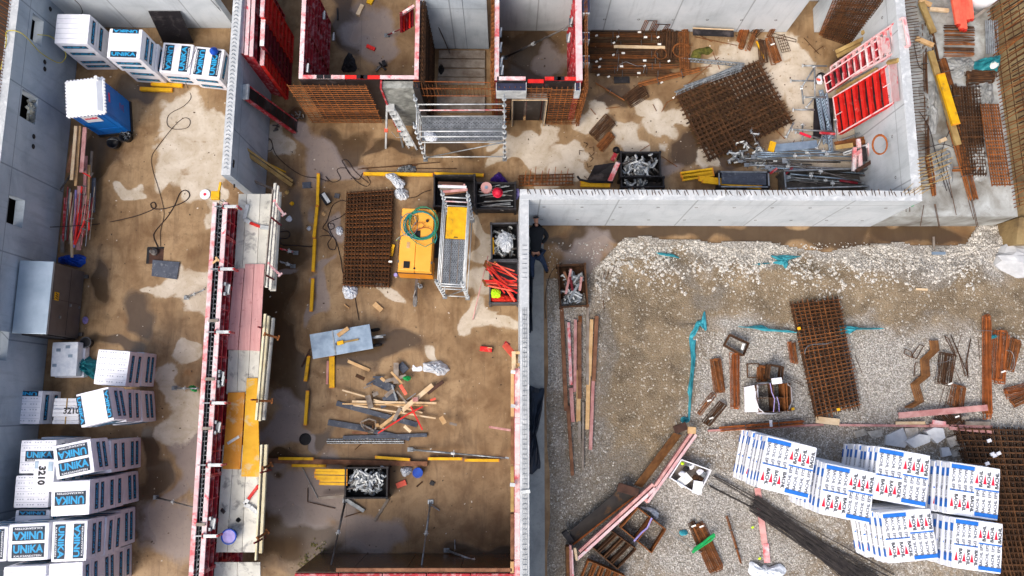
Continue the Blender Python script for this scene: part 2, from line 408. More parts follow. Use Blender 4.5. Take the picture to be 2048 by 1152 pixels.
def grid_sheet(name,x0,x1,y0,y1,step,mat,spots,zf=None,keep=None):
 nx=int((x1-x0)/step)+1;ny=int((y1-y0)/step)+1
 X,Y=np.meshgrid(np.linspace(x0,x1,nx),np.linspace(y0,y1,ny))
 X=X.ravel();Y=Y.ravel();ch=stain_shade_map(X,Y,spots)
 Z=zf(X,Y,ch)if zf else np.zeros_like(X)
 idx=np.arange(nx*ny).reshape(ny,nx)
 q=np.stack([idx[:-1,:-1].ravel(),idx[:-1,1:].ravel(),idx[1:,1:].ravel(),idx[1:,:-1].ravel()],1)
 if keep is not None:
  kk=keep(X,Y);q=q[kk[q].all(1)]
 me=bpy.data.meshes.new(name)
 me.vertices.add(len(X));me.vertices.foreach_set('co',np.stack([X,Y,Z],1).ravel())
 me.loops.add(q.size);me.loops.foreach_set('vertex_index',q.ravel().astype(np.int32))
 me.polygons.add(len(q));me.polygons.foreach_set('loop_start',np.arange(0,q.size,4,dtype=np.int32));me.polygons.foreach_set('loop_total',np.full(len(q),4,np.int32))
 me.polygons.foreach_set('use_smooth',np.ones(len(q),bool))
 me.update(calc_edges=True)
 ca=me.color_attributes.new('stain','FLOAT_COLOR','POINT')
 c=np.ones((len(X),4));
 for k in range(3):c[:,k]=np.clip(ch[k]*.5+.5,0,1)
 ca.data.foreach_set('color',c.ravel())
 me.materials.append(MATS[mat])
 o=bpy.data.objects.new(name,me);COL.objects.link(o);o['kind']='structure'
 return o
def stain_shade_mask(t,k,amp=.22,edge=.03,scale=1.7,hi=1.0):
 at_=t.node('ShaderNodeAttribute',attribute_name='stain')
 sp=t.node('ShaderNodeSeparateColor');t.link(at_.outputs['Color'],sp.inputs[0])
 n=t.noise(t.geo.outputs['Position'],scale,8,.62,.3)
 v=t.math('ADD',sp.outputs[k],t.math('MULTIPLY',t.math('SUBTRACT',n,.5),amp*2))
 return t.ramp(v,[(.5-edge,(0,0,0,1)),(.5+edge,(hi,hi,hi,1))])
m_,t=newmat('floor_concrete')
P=t.geo.outputs['Position']
big=t.noise(P,.35,6,.6,.6);mid=t.noise(P,1.6,7,.65,.5);fin=t.noise(P,9,5,.7)
col=t.ramp(big,[(.28,srgb(104,81,56)),(.45,srgb(140,113,81)),(.6,srgb(162,135,101)),(.75,srgb(126,99,70))])
col=t.mix(t.ramp(mid,[(.42,(0,0,0,1)),(.66,(.75,.75,.75,1))]),col,srgb(106,78,50))
col=t.mix(t.ramp(t.noise(P,.8,5,.6,1.2),[(.56,(0,0,0,1)),(.7,(.6,.6,.6,1))]),col,srgb(158,132,98))
col=t.mix(t.ramp(t.noise(P,.55,5,.6,.8),[(.62,(0,0,0,1)),(.76,(.5,.5,.5,1))]),col,srgb(138,88,38))
wet=stain_shade_mask(t,1,.16,.10,1.1,.85)  # damp floor plus the shade along the platforms, both as dark colour
gry=stain_shade_mask(t,2,.22,.09,1.7,.8)
dry=stain_shade_mask(t,0,.26,.05,2.1,.92)
halo=stain_shade_mask(t,0,.34,.26,1.3,.65)
streak=t.node('ShaderNodeMapping');streak.inputs['Scale'].default_value=(2.2,.35,1);streak.inputs['Rotation'].default_value=(0,0,.5);t.link(P,streak.inputs[0])
col=t.mix(t.ramp(t.noise(streak.outputs[0],1.4,7,.7,.8),[(.5,(0,0,0,1)),(.7,(.55,.55,.55,1))]),col,srgb(88,66,46))
col=t.mix(halo,col,srgb(166,142,108))
col=t.mix(wet,col,t.mix(mid,srgb(50,38,27),srgb(74,56,36)))
col=t.mix(gry,col,t.mix(mid,srgb(150,138,132),srgb(132,122,118)))
col=t.mix(dry,col,t.mix(t.ramp(mid,[(.35,(0,0,0,1)),(.65,(1,1,1,1))]),srgb(206,196,180),srgb(178,164,143)))
col=t.mix(t.ramp(fin,[(.3,(.4,.4,.4,1)),(.42,(0,0,0,1))]),col,srgb(70,52,36))
sp=t.node('ShaderNodeSeparateXYZ');t.link(P,sp.inputs[0])
j1=t.math('LESS_THAN',t.math('ABSOLUTE',t.math('SUBTRACT',sp.outputs[0],at(700,800).x)),.006)
col=t.mix(t.math('MULTIPLY',j1,.5),col,srgb(60,46,34))
t.link(col,t.bsdf.inputs['Base Color'])
rg=t.ramp(dry,[(0,(.42,.42,.42,1)),(1,(.88,.88,.88,1))])
rg=t.mix(t.math('MULTIPLY',wet,.85),rg,(.12,.12,.12,1))
t.link(rg,t.bsdf.inputs['Roughness']);t.link(t.math('MULTIPLY_ADD',wet,.35),t.bsdf.inputs['Specular IOR Level']);t.n[-1].inputs[2].default_value=.22
t.bump(t.math('ADD',t.math('MULTIPLY',dry,.3),fin),.18,.01,t.bsdf)
_a,_b=at(137,290),at(86,778);FLOORK=(_a.x-_b.x)/(_a.y-_b.y);FLOORX0=_a.x-FLOORK*_a.y-.16
FX0,FX1,FY0,FY1=-19.5,17.5,-7.5,19.0
grid_sheet('floor',FX0,FX1,FY0,FY1,.075,'floor_concrete',DRY,None,lambda X,Y:X>FLOORX0+FLOORK*Y)
# gravel yard
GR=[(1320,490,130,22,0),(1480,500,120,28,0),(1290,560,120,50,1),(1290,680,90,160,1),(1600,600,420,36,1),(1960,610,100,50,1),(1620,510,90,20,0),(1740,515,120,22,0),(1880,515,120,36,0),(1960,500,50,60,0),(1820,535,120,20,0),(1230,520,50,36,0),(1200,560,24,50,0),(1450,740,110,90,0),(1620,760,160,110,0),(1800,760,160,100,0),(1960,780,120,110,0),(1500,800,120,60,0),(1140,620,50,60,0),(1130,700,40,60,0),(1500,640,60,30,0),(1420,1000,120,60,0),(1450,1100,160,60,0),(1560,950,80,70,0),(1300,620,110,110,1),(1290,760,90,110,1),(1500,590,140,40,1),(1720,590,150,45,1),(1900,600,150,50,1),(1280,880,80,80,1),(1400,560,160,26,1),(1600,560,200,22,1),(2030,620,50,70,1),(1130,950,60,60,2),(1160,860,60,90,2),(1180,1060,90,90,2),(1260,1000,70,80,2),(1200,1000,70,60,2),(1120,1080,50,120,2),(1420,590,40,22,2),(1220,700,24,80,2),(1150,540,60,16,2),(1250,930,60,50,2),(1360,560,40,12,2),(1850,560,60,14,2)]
GX0,GX1=at(1088,700).x,21.0
GY1=at(1300,456).y
def yard_top(X):
 u=X
 e=GY1-.45-.5*fnoise(u,u*0,.55,5)-.25*fnoise(u,u*0,1.7,6)
 l=at(1200,500).x
 e=np.where(u<l+.8,e-np.clip((l+.8-u)/1.2,0,1)*1.25,e)
 rr=at(1930,500).x
 e=np.where(u>rr,e+np.clip((u-rr)/.6,0,1)*.8,e)
 mm=at(1640,500).x
 e=e-.35*np.exp(-((u-mm)/.9)**2)
 return e
def yard_z(X,Y,ch):
 d=yard_top(X)-Y
 band=np.clip(ch[0],0,1)
 ridge=np.exp(-((d-.7)/.45)**2)*.22
 z=.02+.1*np.clip(d/.5,-3,1)*.5+ridge*.8+.06*fnoise(X,Y,.8,7)+.035*fnoise(X,Y,3.1,8)+.015*fnoise(X,Y,9,9)
 z+=.10*np.exp(-((X-at(1385,700).x)/.5)**2)*(Y<at(1385,650).y)
 dx=X-GX0-.15*fnoise(Y,Y*0,.8,3)
 z=np.where(dx<.25,np.minimum(z,dx*.5-.02),z)
 return np.maximum(z,-.12)
m_,t=newmat('yard_gravel')
P=t.geo.outputs['Position']
v1=t.node('ShaderNodeTexVoronoi');v1.inputs['Scale'].default_value=20;t.link(P,v1.inputs['Vector'])
v2=t.node('ShaderNodeTexVoronoi');v2.inputs['Scale'].default_value=44;t.link(P,v2.inputs['Vector'])
pebble=t.node('ShaderNodeSeparateColor');t.link(v1.outputs['Color'],pebble.inputs[0])
peb2=t.node('ShaderNodeSeparateColor');t.link(v2.outputs['Color'],peb2.inputs[0])
soil=t.ramp(t.noise(P,1.2,7,.65,.4),[(.3,srgb(90,76,57)),(.5,srgb(122,105,81)),(.7,srgb(148,130,103))])
grav=t.ramp(pebble.outputs[0],[(0,srgb(132,127,118)),(.35,srgb(178,173,164)),(.7,srgb(210,206,198)),(1,srgb(240,237,232))])
grav2=t.ramp(peb2.outputs[1],[(0,srgb(112,106,98)),(.5,srgb(168,162,152)),(1,srgb(224,220,214))])
grav=t.mix(.5,grav,grav2)
edge=t.ramp(v1.outputs['Distance'],[(.25,(0,0,0,1)),(.75,(.65,.65,.65,1))])
grav=t.mix(edge,grav,srgb(96,89,79))
gm=stain_shade_mask(t,0,.24,.14,1.2,.95)
base=t.mix(t.ramp(t.noise(P,3.2,6,.7),[(.42,(.25,.25,.25,1)),(.62,(.9,.9,.9,1))]),soil,grav)
col=t.mix(gm,base,grav)
sm=stain_shade_mask(t,1,.24,.16,1.2,.95)
few=t.ramp(pebble.outputs[1],[(.92,(0,0,0,1)),(.95,(.7,.7,.7,1))])
soil2=t.mix(few,soil,srgb(196,188,172))
soil2=t.mix(t.ramp(peb2.outputs[0],[(.8,(0,0,0,1)),(.88,(.45,.45,.45,1))]),soil2,srgb(170,160,142))
col=t.mix(sm,col,soil2)
shade_mask=stain_shade_mask(t,2,.2,.16,1.4,.6)  # shadowy lower left gravel, its shade painted into the colour
col=t.mix(shade_mask,col,t.mix(.4,srgb(74,66,54),grav))
t.link(col,t.bsdf.inputs['Base Color']);t.bsdf.inputs['Roughness'].default_value=.92
hh=t.math('ADD',t.math('MULTIPLY',v1.outputs['Distance'],-1.0),t.math('MULTIPLY',v2.outputs['Distance'],-.6))
t.bump(hh,.9,.03,t.bsdf)
XR=at(2010,520).x
grid_sheet('gravel_yard',GX0-.1,GX1,-7.5,GY1+.3,.06,'yard_gravel',GR,yard_z,lambda X,Y:(Y<yard_top(X)+.35))
def stones(name,n,region,smin,smax,mat,seed,label,p=2.2,thin=0):
 r=random.Random(seed);mb=MB();
 X=[];Y=[]
 C_=[region(r)for _ in range(n)];CX=np.array([c[0]for c in C_]);CY=np.array([c[1]for c in C_]);SM=stain_shade_map(CX,CY,GR);DN=np.clip((fnoise(CX,CY,1.3,seed)*.6+fnoise(CX,CY,4.1,seed+3)*.4-.25)*2.2,0.05,1)
 for i_,(x,y)in enumerate(C_):
  if thin and r.random()<thin*min(1,max(0,.35+SM[1][i_]*2))and SM[0][i_]<.25:continue
  if DN[i_]<r.random()*.75:continue
  X.append(x);Y.append(y)
 XA=np.array(X);YA=np.array(Y)
 Z=yard_z(XA,YA,stain_shade_map(XA,YA,GR));Z=np.maximum(Z,0)
 vs=[];fs=[]
 for x,y,z in zip(X,Y,Z):
  s=smin+(smax-smin)*r.random()**p
  a=r.random()*PI;ca,sa=math.cos(a),math.sin(a);sx,sy,sz=s*r.uniform(.7,1.2),s*r.uniform(.5,.9),s*r.uniform(.35,.7)
  i=len(vs)
  for k in range(5):
   t_=2*PI*k/5;q=r.uniform(.75,1.1);lx,ly=math.cos(t_)*sx*q,math.sin(t_)*sy*q
   vs.append((x+ca*lx-sa*ly,y+sa*lx+ca*ly,z+sz*.1))
  for k in range(3):
   t_=2*PI*k/3+.5;lx,ly=math.cos(t_)*sx*.55,math.sin(t_)*sy*.55
   vs.append((x+ca*lx-sa*ly,y+sa*lx+ca*ly,z+sz*r.uniform(.7,1)))
  fs+=[(i+5,i+6,i+7),(i,i+1,i+5),(i+1,i+6,i+5),(i+1,i+2,i+6),(i+2,i+3,i+6),(i+3,i+7,i+6),(i+3,i+4,i+7),(i+4,i,i+7),(i,i+5,i+7)]
 me=bpy.data.meshes.new(name);me.from_pydata(vs,[],fs);me.materials.append(MATS[mat]);me.update()
 o=bpy.data.objects.new(name,me);COL.objects.link(o);tag(o,label,'stones',None,'stuff')
m_,t=newmat('stone_mix')
nn=t.noise(t.geo.outputs['Position'],14,2,.5)
t.link(t.ramp(t.noise(t.geo.outputs['Position'],26,2),[(.3,srgb(112,106,96)),(.44,srgb(160,154,143)),(.56,srgb(202,197,188)),(.72,srgb(236,233,227))]),t.bsdf.inputs['Base Color']);t.bsdf.inputs['Roughness'].default_value=.9
X12=at(2040,600).x
def reg_all(r):return r.uniform(GX0+.15,X12+1),r.uniform(-6.5,GY1-.5)
def reg_band(r):
 x=r.uniform(at(1190,500).x,X12-.3);e=float(yard_top(np.array([x]))[0])
 return x,e+.15-abs(r.gauss(0,.6))+.12*math.sin(x*2.1)
def reg_white(r):return r.uniform(at(1385,700).x,X12+1),r.uniform(-2.5,at(1500,665).y)
stones('gravel_stones',26000,reg_all,.012,.05,'stone_mix',3,'small pale stones strewn over the brown gravel yard',thin=.93)
stones('rubble_stones',8000,reg_band,.018,.11,'stone_mix',4,'coarse white rubble heaped along the foot of the long grey wall',3.6)
stones('white_gravel',20000,reg_white,.014,.05,'stone_mix',5,'dense white gravel under the bundles of rusty stirrups')
del reg_all,reg_band,reg_white
rg_=random.Random(91);mb=MB()
for k in range(2600):
 u,v=rg_.uniform(130,1035),rg_.uniform(60,1140)
 if k%3==0:u,v=rg_.uniform(1040,1740),rg_.uniform(70,360)
 p=at(u,v,.006);s_=.008+.03*rg_.random()**3;t_=rg_.uniform(0,6.3)
 mb.bar(p,p+Vector((math.cos(t_)*s_*1.6,math.sin(t_)*s_*1.6,.0)),s_,s_*.6)
m_,t=newmat('grit_mix');t.link(t.ramp(t.geo.outputs['Random Per Island'],[(0,srgb(50,38,30)),(.45,srgb(96,76,54)),(.7,srgb(150,128,98)),(1,srgb(214,206,192))]),t.bsdf.inputs['Base Color']);t.bsdf.inputs['Roughness'].default_value=.9
tag(mb.build('floor_grit','grit_mix',None,Vector((0,0,0))),'scattered grit and small crumbs over the bare brown floors','grit',None,'stuff')
# footing slab beside the yard, raised slab to the right, pit bank
g=MB();g.box(at(1050,700).x,at(1088,700).x,-7.5,at(1088,470).y,-.4,.012)
struct('footing_slab',g,'footing_concrete')
ZS=1.43
c0=at(1745,433,ZS);c1=at(2036,433,ZS)
g=MB();g.prism([(at(1737,446).x+.02,c0.y),(c1.x,c1.y),(at(1965,0,ZS).x,19),(at(1697,105).x+.05,19)],-.3,ZS)
struct('raised_slab',g,'slab_concrete')
m_,t=newmat('clay_bank');P=t.geo.outputs['Position']
t.link(t.ramp(t.noise(P,.9,8,.65,.5),[(.3,srgb(84,66,44)),(.5,srgb(134,112,74)),(.7,srgb(160,140,98))]),t.bsdf.inputs['Base Color']);t.bsdf.inputs['Roughness'].default_value=.9
t.bump(t.noise(P,4,8,.7),.5,.06,t.bsdf)
g=MB();p=[(c1.x+.02,c1.y+.1),(c1.x+3.5,c1.y+.1),(c1.x+3.5,19),(at(1965,0,ZS).x+.02,19)]
g.prism(p,-.3,.9);struct('pit_bottom',g,'clay_bank')
# CONCRETE WALLS
def wall_mb(mb,p0,p1,th,h,z0=-.1,holes=()):
 """p0->p1 is the visible face line; th goes to the left of it; holes (s0,s1,z0,z1)"""
 p0=Vector((p0[0],p0[1],0));p1=Vector((p1[0],p1[1],0));d=(p1-p0);L=d.length;d.normalize();n=Vector((-d.y,d.x,0))*th
 def blk(a,b,za,zb):
  if b-a<1e-4 or zb-za<1e-4:return
  A=p0+d*a;B=p0+d*b
  pts=[A,B,B+n,A+n]
  mb.quadbox([(q.x,q.y,za)for q in pts],[(q.x,q.y,zb)for q in pts])
 s=0
 for(a,b,za,zb)in sorted(holes):
  blk(s,a,z0,h);blk(a,b,z0,za);blk(a,b,zb,h);s=b
 blk(s,L,z0,h)
 return L
def on_face(u,v,p0,p1):
 """where the pixel's ray meets the upright plane through p0,p1: (s, z)"""
 d=RW@Vector((u-1024.0,-(v-576.0),-F));o=Vector((0,0,HC))
 e=Vector((p1[0]-p0[0],p1[1]-p0[1],0));L=e.length;e.normalize();n=Vector((-e.y,e.x,0))
 t=(Vector((p0[0],p0[1],0))-o).dot(n)/d.dot(n);q=o+d*t
 return(q-Vector((p0[0],p0[1],0))).dot(e),q.z
def starters(name,parent,line,sp,h,lean,mat='rust',r=.011,jit=.15,z=ZW,foot=.02,seed=1):
 """cast-in bar ends along a wall top"""
 rr=random.Random(seed);a,b=Vector(line[0]),Vector(line[1]);L=(b-a).length;mb=MB();k=0.0
 while k<L:
  q=a+(b-a)*(k/L);q.z=z-foot
  tip=q+Vector((lean[0]+rr.uniform(-jit,jit)*h,lean[1]+rr.uniform(-jit,jit)*h,h*rr.uniform(.7,1.1)))
  mb.bar(q,tip,r*2);k+=sp*rr.uniform(.8,1.2)
 o=mb.build(name,mat,parent);o['kind']='stuff';return o
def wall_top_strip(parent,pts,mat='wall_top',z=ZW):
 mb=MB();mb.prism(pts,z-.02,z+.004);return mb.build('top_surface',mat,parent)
def line_ext(a,b,ya,yb):
 f=lambda y:a.x+(b.x-a.x)*(y-a.y)/(b.y-a.y)
 return(f(ya),ya),(f(yb),yb)
la,lb=at(137,290),at(86,778)
yb=at(162,55).y
LP0,LP1=line_ext(la,lb,yb+.6,-7.5)
LP0,LP1=LP1,LP0
lw=thing('concrete_wall','long grey concrete wall at the left edge with small square window openings','wall',(LP0[0],LP0[1],0))
holes=[]
for(u0,v0,u1,v1)in[(62,28,86,92),(41,182,74,246),(15,393,48,452),(-12,660,16,722)]:
 s0,z0=on_face(u1,v1-8,LP0,LP1);s1,z1=on_face(u0,v0+8,LP0,LP1)
 um,vm=(u0+u1)/2,(v0+v1)/2
 sm,_=on_face(um,vm,LP0,LP1)
 _,za=on_face(u1,vm,LP0,LP1);_,zb=on_face(u0,vm,LP0,LP1)
 holes.append((sm-.45,sm+.45,za,min(zb,ZW-.25)))
mb=MB();wall_mb(mb,LP0,LP1,.30,ZW,holes=holes)
mb.build('wall_body','wall_shaded',lw)
e=(Vector((LP1[0]-LP0[0],LP1[1]-LP0[1],0))).normalized();nrm=Vector((e.y,-e.x,0))
s,z=holes[1][1],holes[1][2]
hb=MB()
for k in range(26):
 q=Vector((LP0[0],LP0[1],0))+e*rnd.uniform(holes[1][0]+.1,holes[1][1]-.05)-nrm*rnd.uniform(.03,.25);q.z=holes[1][2]+rnd.uniform(0,.12)
 hb.bar(q,q+Vector((rnd.uniform(-.1,.1),rnd.uniform(-.12,.12),rnd.uniform(-.02,.12))),rnd.uniform(.03,.1))
hb.build('rubble_sill','rough_concrete',lw)
for(u,v)in[(89,124),(89,138),(67,273),(66,293),(100,18)]:
 s,z=on_face(u,v,LP0,LP1);q=Vector((LP0[0],LP0[1],0))+e*s+nrm*.012;q.z=z
 MB().lathe(q,[(.06,-.02),(.085,0),(.06,.02),(.0,.02)],12,ax=nrm).build('tie_hole','black_steel',lw)
a_,b_=Vector((LP0[0],LP0[1],0))-nrm*.62,Vector((LP1[0],LP1[1],0))-nrm*.62
one('dark_backing_board',MB().bar(a_+Vector((0,0,1.2)),b_+Vector((0,0,1.2)),.06,3.4),'shaded_soil','added dark sheeting standing outside the left wall, seen through its openings','backing',a_)  # added board that makes the wall openings look dark
tl=Vector((LP0[0],LP0[1],0))-nrm*.15;tl2=Vector((LP1[0],LP1[1],0))-nrm*.15
def strip_pts(p0,p1,off0,off1):
 p0=Vector((p0[0],p0[1],0));p1=Vector((p1[0],p1[1],0));d=(p1-p0).normalized();n=Vector((-d.y,d.x,0))
 q=[p0+n*off0,p1+n*off0,p1+n*off1,p0+n*off1]
 return[(a.x,a.y)for a in q]
wall_top_strip(lw,strip_pts(LP0,LP1,.004,.296))
starters('starter_bars',lw,(tl-nrm*.08,tl2-nrm*.08),.11,.35,(-.22,.1),seed=2)
p0=(at(470,55).x,yb);p1=(LP1[0]-.2,yb)
bw=thing('concrete_wall','grey concrete wall closing the left room behind the block pallets','wall',(p0[0],p0[1],0))
mb=MB();wall_mb(mb,(p1[0],yb),(p0[0],yb),.28,ZW);mb.build('wall_body','wall_lit',bw)
wall_top_strip(bw,strip_pts((p1[0],yb),(p0[0],yb),.004,.276))
wa,wb=at(544,170),at(532,370)
WP0,WP1=line_ext(wa,wb,18.5,at(520,408).y)
wm=thing('concrete_wall','bare grey concrete wall between the left room and the middle room above the red formwork','wall',(WP1[0],WP1[1],0))
mb=MB();wall_mb(mb,WP1,WP0,.28,ZW);mb.build('wall_body','wall_shaded',wm)
wall_top_strip(wm,strip_pts(WP1,WP0,.004,.276))
mb=MB();rr=random.Random(5)
a=Vector((WP1[0]-.14,WP1[1],ZW));b=Vector((WP0[0]-.14,WP0[1],ZW));L=(b-a).length;k=.2
while k<L:
 q=a+(b-a)*(k/L)
 mb.bar(q+Vector((-.1,0,-.02)),q+Vector((-.02,.05,.05)),.013);mb.bar(q+Vector((-.02,.05,.05)),q+Vector((.1,-.03,-.02)),.013);k+=.13
o=mb.build('stirrup_tops','galv',wm);o['kind']='stuff'
for(u,v)in[(467,324),(466,331),(468,372)]:
 s,z=on_face(u,v,WP1,WP0);q=Vector(((WP1[0]),WP1[1],0))+(Vector((WP0[0]-WP1[0],WP0[1]-WP1[1],0))).normalized()*s;q.z=z
 MB().box(q.x,q.x+.02,q.y-.06,q.y+.06,q.z-.05,q.z+.05).build('tie_hole','black',wm)
yk=at(1300,63).y
rbk=thing('concrete_wall','pale concrete back wall of the top right room with an open doorway at its right','wall',(at(1400,63).x,yk,0))
mb=MB()
wall_mb(mb,(at(984,63).x,yk),(at(1572,63).x,yk),.28,ZW)
wall_mb(mb,(at(1628,63).x,yk),(at(1640,63).x,yk),.9,ZW)
wall_mb(mb,(at(1560,63).x,yk+1.2),(at(1720,63).x,yk+1.2),.28,ZW)
mb.build('wall_body','wall_lit',rbk)
ra,rb_=at(1697,105),at(1722,432)
RP0,RP1=line_ext(ra,rb_,18.5,at(1720,437).y)
rw=thing('concrete_wall','white concrete wall on the right of the top room, red panels leaning on it','wall',(RP1[0],RP1[1],0))
mb=MB();wall_mb(mb,RP0,RP1,.30,ZW);mb.build('wall_body','wall_lit',rw)
wall_top_strip(rw,strip_pts(RP0,RP1,.004,.296))
e2=(Vector((RP1[0]-RP0[0],RP1[1]-RP0[1],0))).normalized();n2=Vector((-e2.y,e2.x,0))
starters('starter_bars',rw,(Vector((RP0[0],RP0[1],0))+n2*.27,Vector((RP1[0],RP1[1],0))+n2*.27),.1,.22,(.3,-.04),'rust_dark',r=.009,seed=4)
starters('corner_bars',rw,(Vector((RP1[0],RP1[1]+1.0,0))+n2*.2,Vector((RP1[0],RP1[1],0))+n2*.2),.12,.35,(.9,.35),'old_wood',jit=.4,seed=9)
yl=at(1400,452).y
lwall=thing('concrete_wall','long white concrete wall above the gravel yard, bent bar ends along its top','wall',(at(1400,452).x,yl,0))
xl0=at(1052,452).x;xl1=RP1[0]+.30
mb=MB();wall_mb(mb,(xl0-.27,yl),(xl1,yl),.32,ZW+.003);mb.build('wall_body','wall_lit',lwall)
wall_top_strip(lwall,[(xl0-.27,yl+.004),(xl1-.003,yl+.004),(xl1-.003,yl+.316),(xl0-.27,yl+.316)],z=ZW+.003)
starters('starter_bars',lwall,(Vector((xl0,yl+.08,0)),Vector((xl1-.2,yl+.08,0))),.13,.07,(-.1,.24),'rust_dark',r=.008,jit=.9,seed=6)
starters('bent_bars',lwall,(Vector((at(1700,452).x,yl+.15,0)),Vector((xl1,yl+.15,0))),.1,.1,(.5,.3),'old_wood',r=.007,jit=1,seed=8)
mwall=thing('concrete_wall','narrow white topped concrete wall between the middle room and the gravel yard','wall',(xl0,0,0))
mb=MB();wall_mb(mb,(xl0,yl-.002),(xl0,-7.5),-.27,ZW);mb.build('wall_body','wall_lit',mwall)
wall_top_strip(mwall,[(xl0-.265,yl-.01),(xl0-.265,-7.5),(xl0-.004,-7.5),(xl0-.004,yl-.01)])
mb=MB();y=yl-.3;k=0
while y>-7:
 d=1 if y<at(1050,640).y else 0
 if d or(k//8)%2:
  mb.bar((xl0-.2,y,ZW+.02),(xl0-.06,y,ZW+.02),.012)
 y-=.14;k+=1
for x in(.19,.13,.07):mb.bar((xl0-x,at(1050,640).y,ZW+.015),(xl0-x,-7.4,ZW+.015),.012)
o=mb.build('rebar_ladder','galv',mwall);o['kind']='stuff'
def tie_rows(par,p0,p1,zs,step,off=.5):
 p0=Vector((p0[0],p0[1],0));p1=Vector((p1[0],p1[1],0));d=(p1-p0);L=d.length;d.normalize();n=Vector((d.y,-d.x,0));s=off
 while s<L:
  for z in zs:
   q=p0+d*s+n*.004;q.z=z
   MB().lathe(q,[(.05,-.01),(.05,.002),(.03,-.004),(0,-.006)],10,ax=n).build('tie_hole','steel_dull',par)
  s+=step
tie_rows(lwall,(xl0,yl),(xl1,yl),(.9,2.6),1.2)
tie_rows(rbk,(at(1175,63).x,yk),(at(1570,63).x,yk),(.9,2.4),1.2)
tie_rows(rw,RP0,RP1,(.9,2.6),1.35)
# WRAPPED BLOCK PALLETS
def rect(mb,x0,x1,y0,y1,z,t=.002):mb.box(x0,x1,y0,y1,z,z+t)
def frame_mat(o,x,y):
 """matrix with origin o, writing direction x, letter-up y"""
 x=Vector(x).normalized();y=Vector(y).normalized();z=x.cross(y)
 m=Matrix((x,y,z)).transposed().to_4x4();m.translation=Vector(o);return m
PW,PD,PH=1.02,.96,1.0
def wrapped_body(seed,w=PW,d=PD,h=PH):
 r=random.Random(seed);mb=MB();n=9
 pts={}
 def P(i,j,k):
  key=(i,j,k)
  if key not in pts:
   x=-w/2+w*i/n;y=-d/2+d*j/n;z=h*k/n
   ed=sum((i in(0,n),j in(0,n),k in(0,n)))
   a=.006 if ed==1 else .003
   x+=r.uniform(-a,a);y+=r.uniform(-a,a);z+=r.uniform(-a,a)if k else 0
   if ed>=2:
    s=.012 if ed==2 else .02
    x-=math.copysign(s,x)*(i in(0,n))*.6;y-=math.copysign(s,y)*(j in(0,n))*.6;z-=s*(k==n)*.8
   pts[key]=len(mb.v);mb.v.append(Vector((x,y,z)))
  return pts[key]
 for a in range(n):
  for b in range(n):
   mb.f.append((P(a,b,n),P(a+1,b,n),P(a+1,b+1,n),P(a,b+1,n)))
   mb.f.append((P(a,0,b),P(a+1,0,b),P(a+1,0,b+1),P(a,0,b+1)))
   mb.f.append((P(a+1,n,b),P(a,n,b),P(a,n,b+1),P(a+1,n,b+1)))
   mb.f.append((P(0,a+1,b),P(0,a,b),P(0,a,b+1),P(0,a+1,b+1)))
   mb.f.append((P(n,a,b),P(n,a+1,b),P(n,a+1,b+1),P(n,a,b+1)))
 return mb
def print_block(nv,cy,wh,o,x,y,w,h,small=True,up=True,sz=None):
 """dark printed label w x h centred at o; big word and small word under it"""
 m=frame_mat(o,x,y);i=len(nv.v);nv.box(-w/2,w/2,-h/2,h/2,-.001,.003);nv.tf(m,i)
 s=sz or h*.78;k=.0 if not small else .1*h
 add_text(cy,"UNiKA",m@Matrix.Translation((0,k,.0045)),s,s*.035,w*.90/(s*2.95))
 if small:add_text(wh,"KALKSANDSTEIN",m@Matrix.Translation((0,-h*.38,.0045)),h*.2,.001,w*.9/(h*.2*8.1))
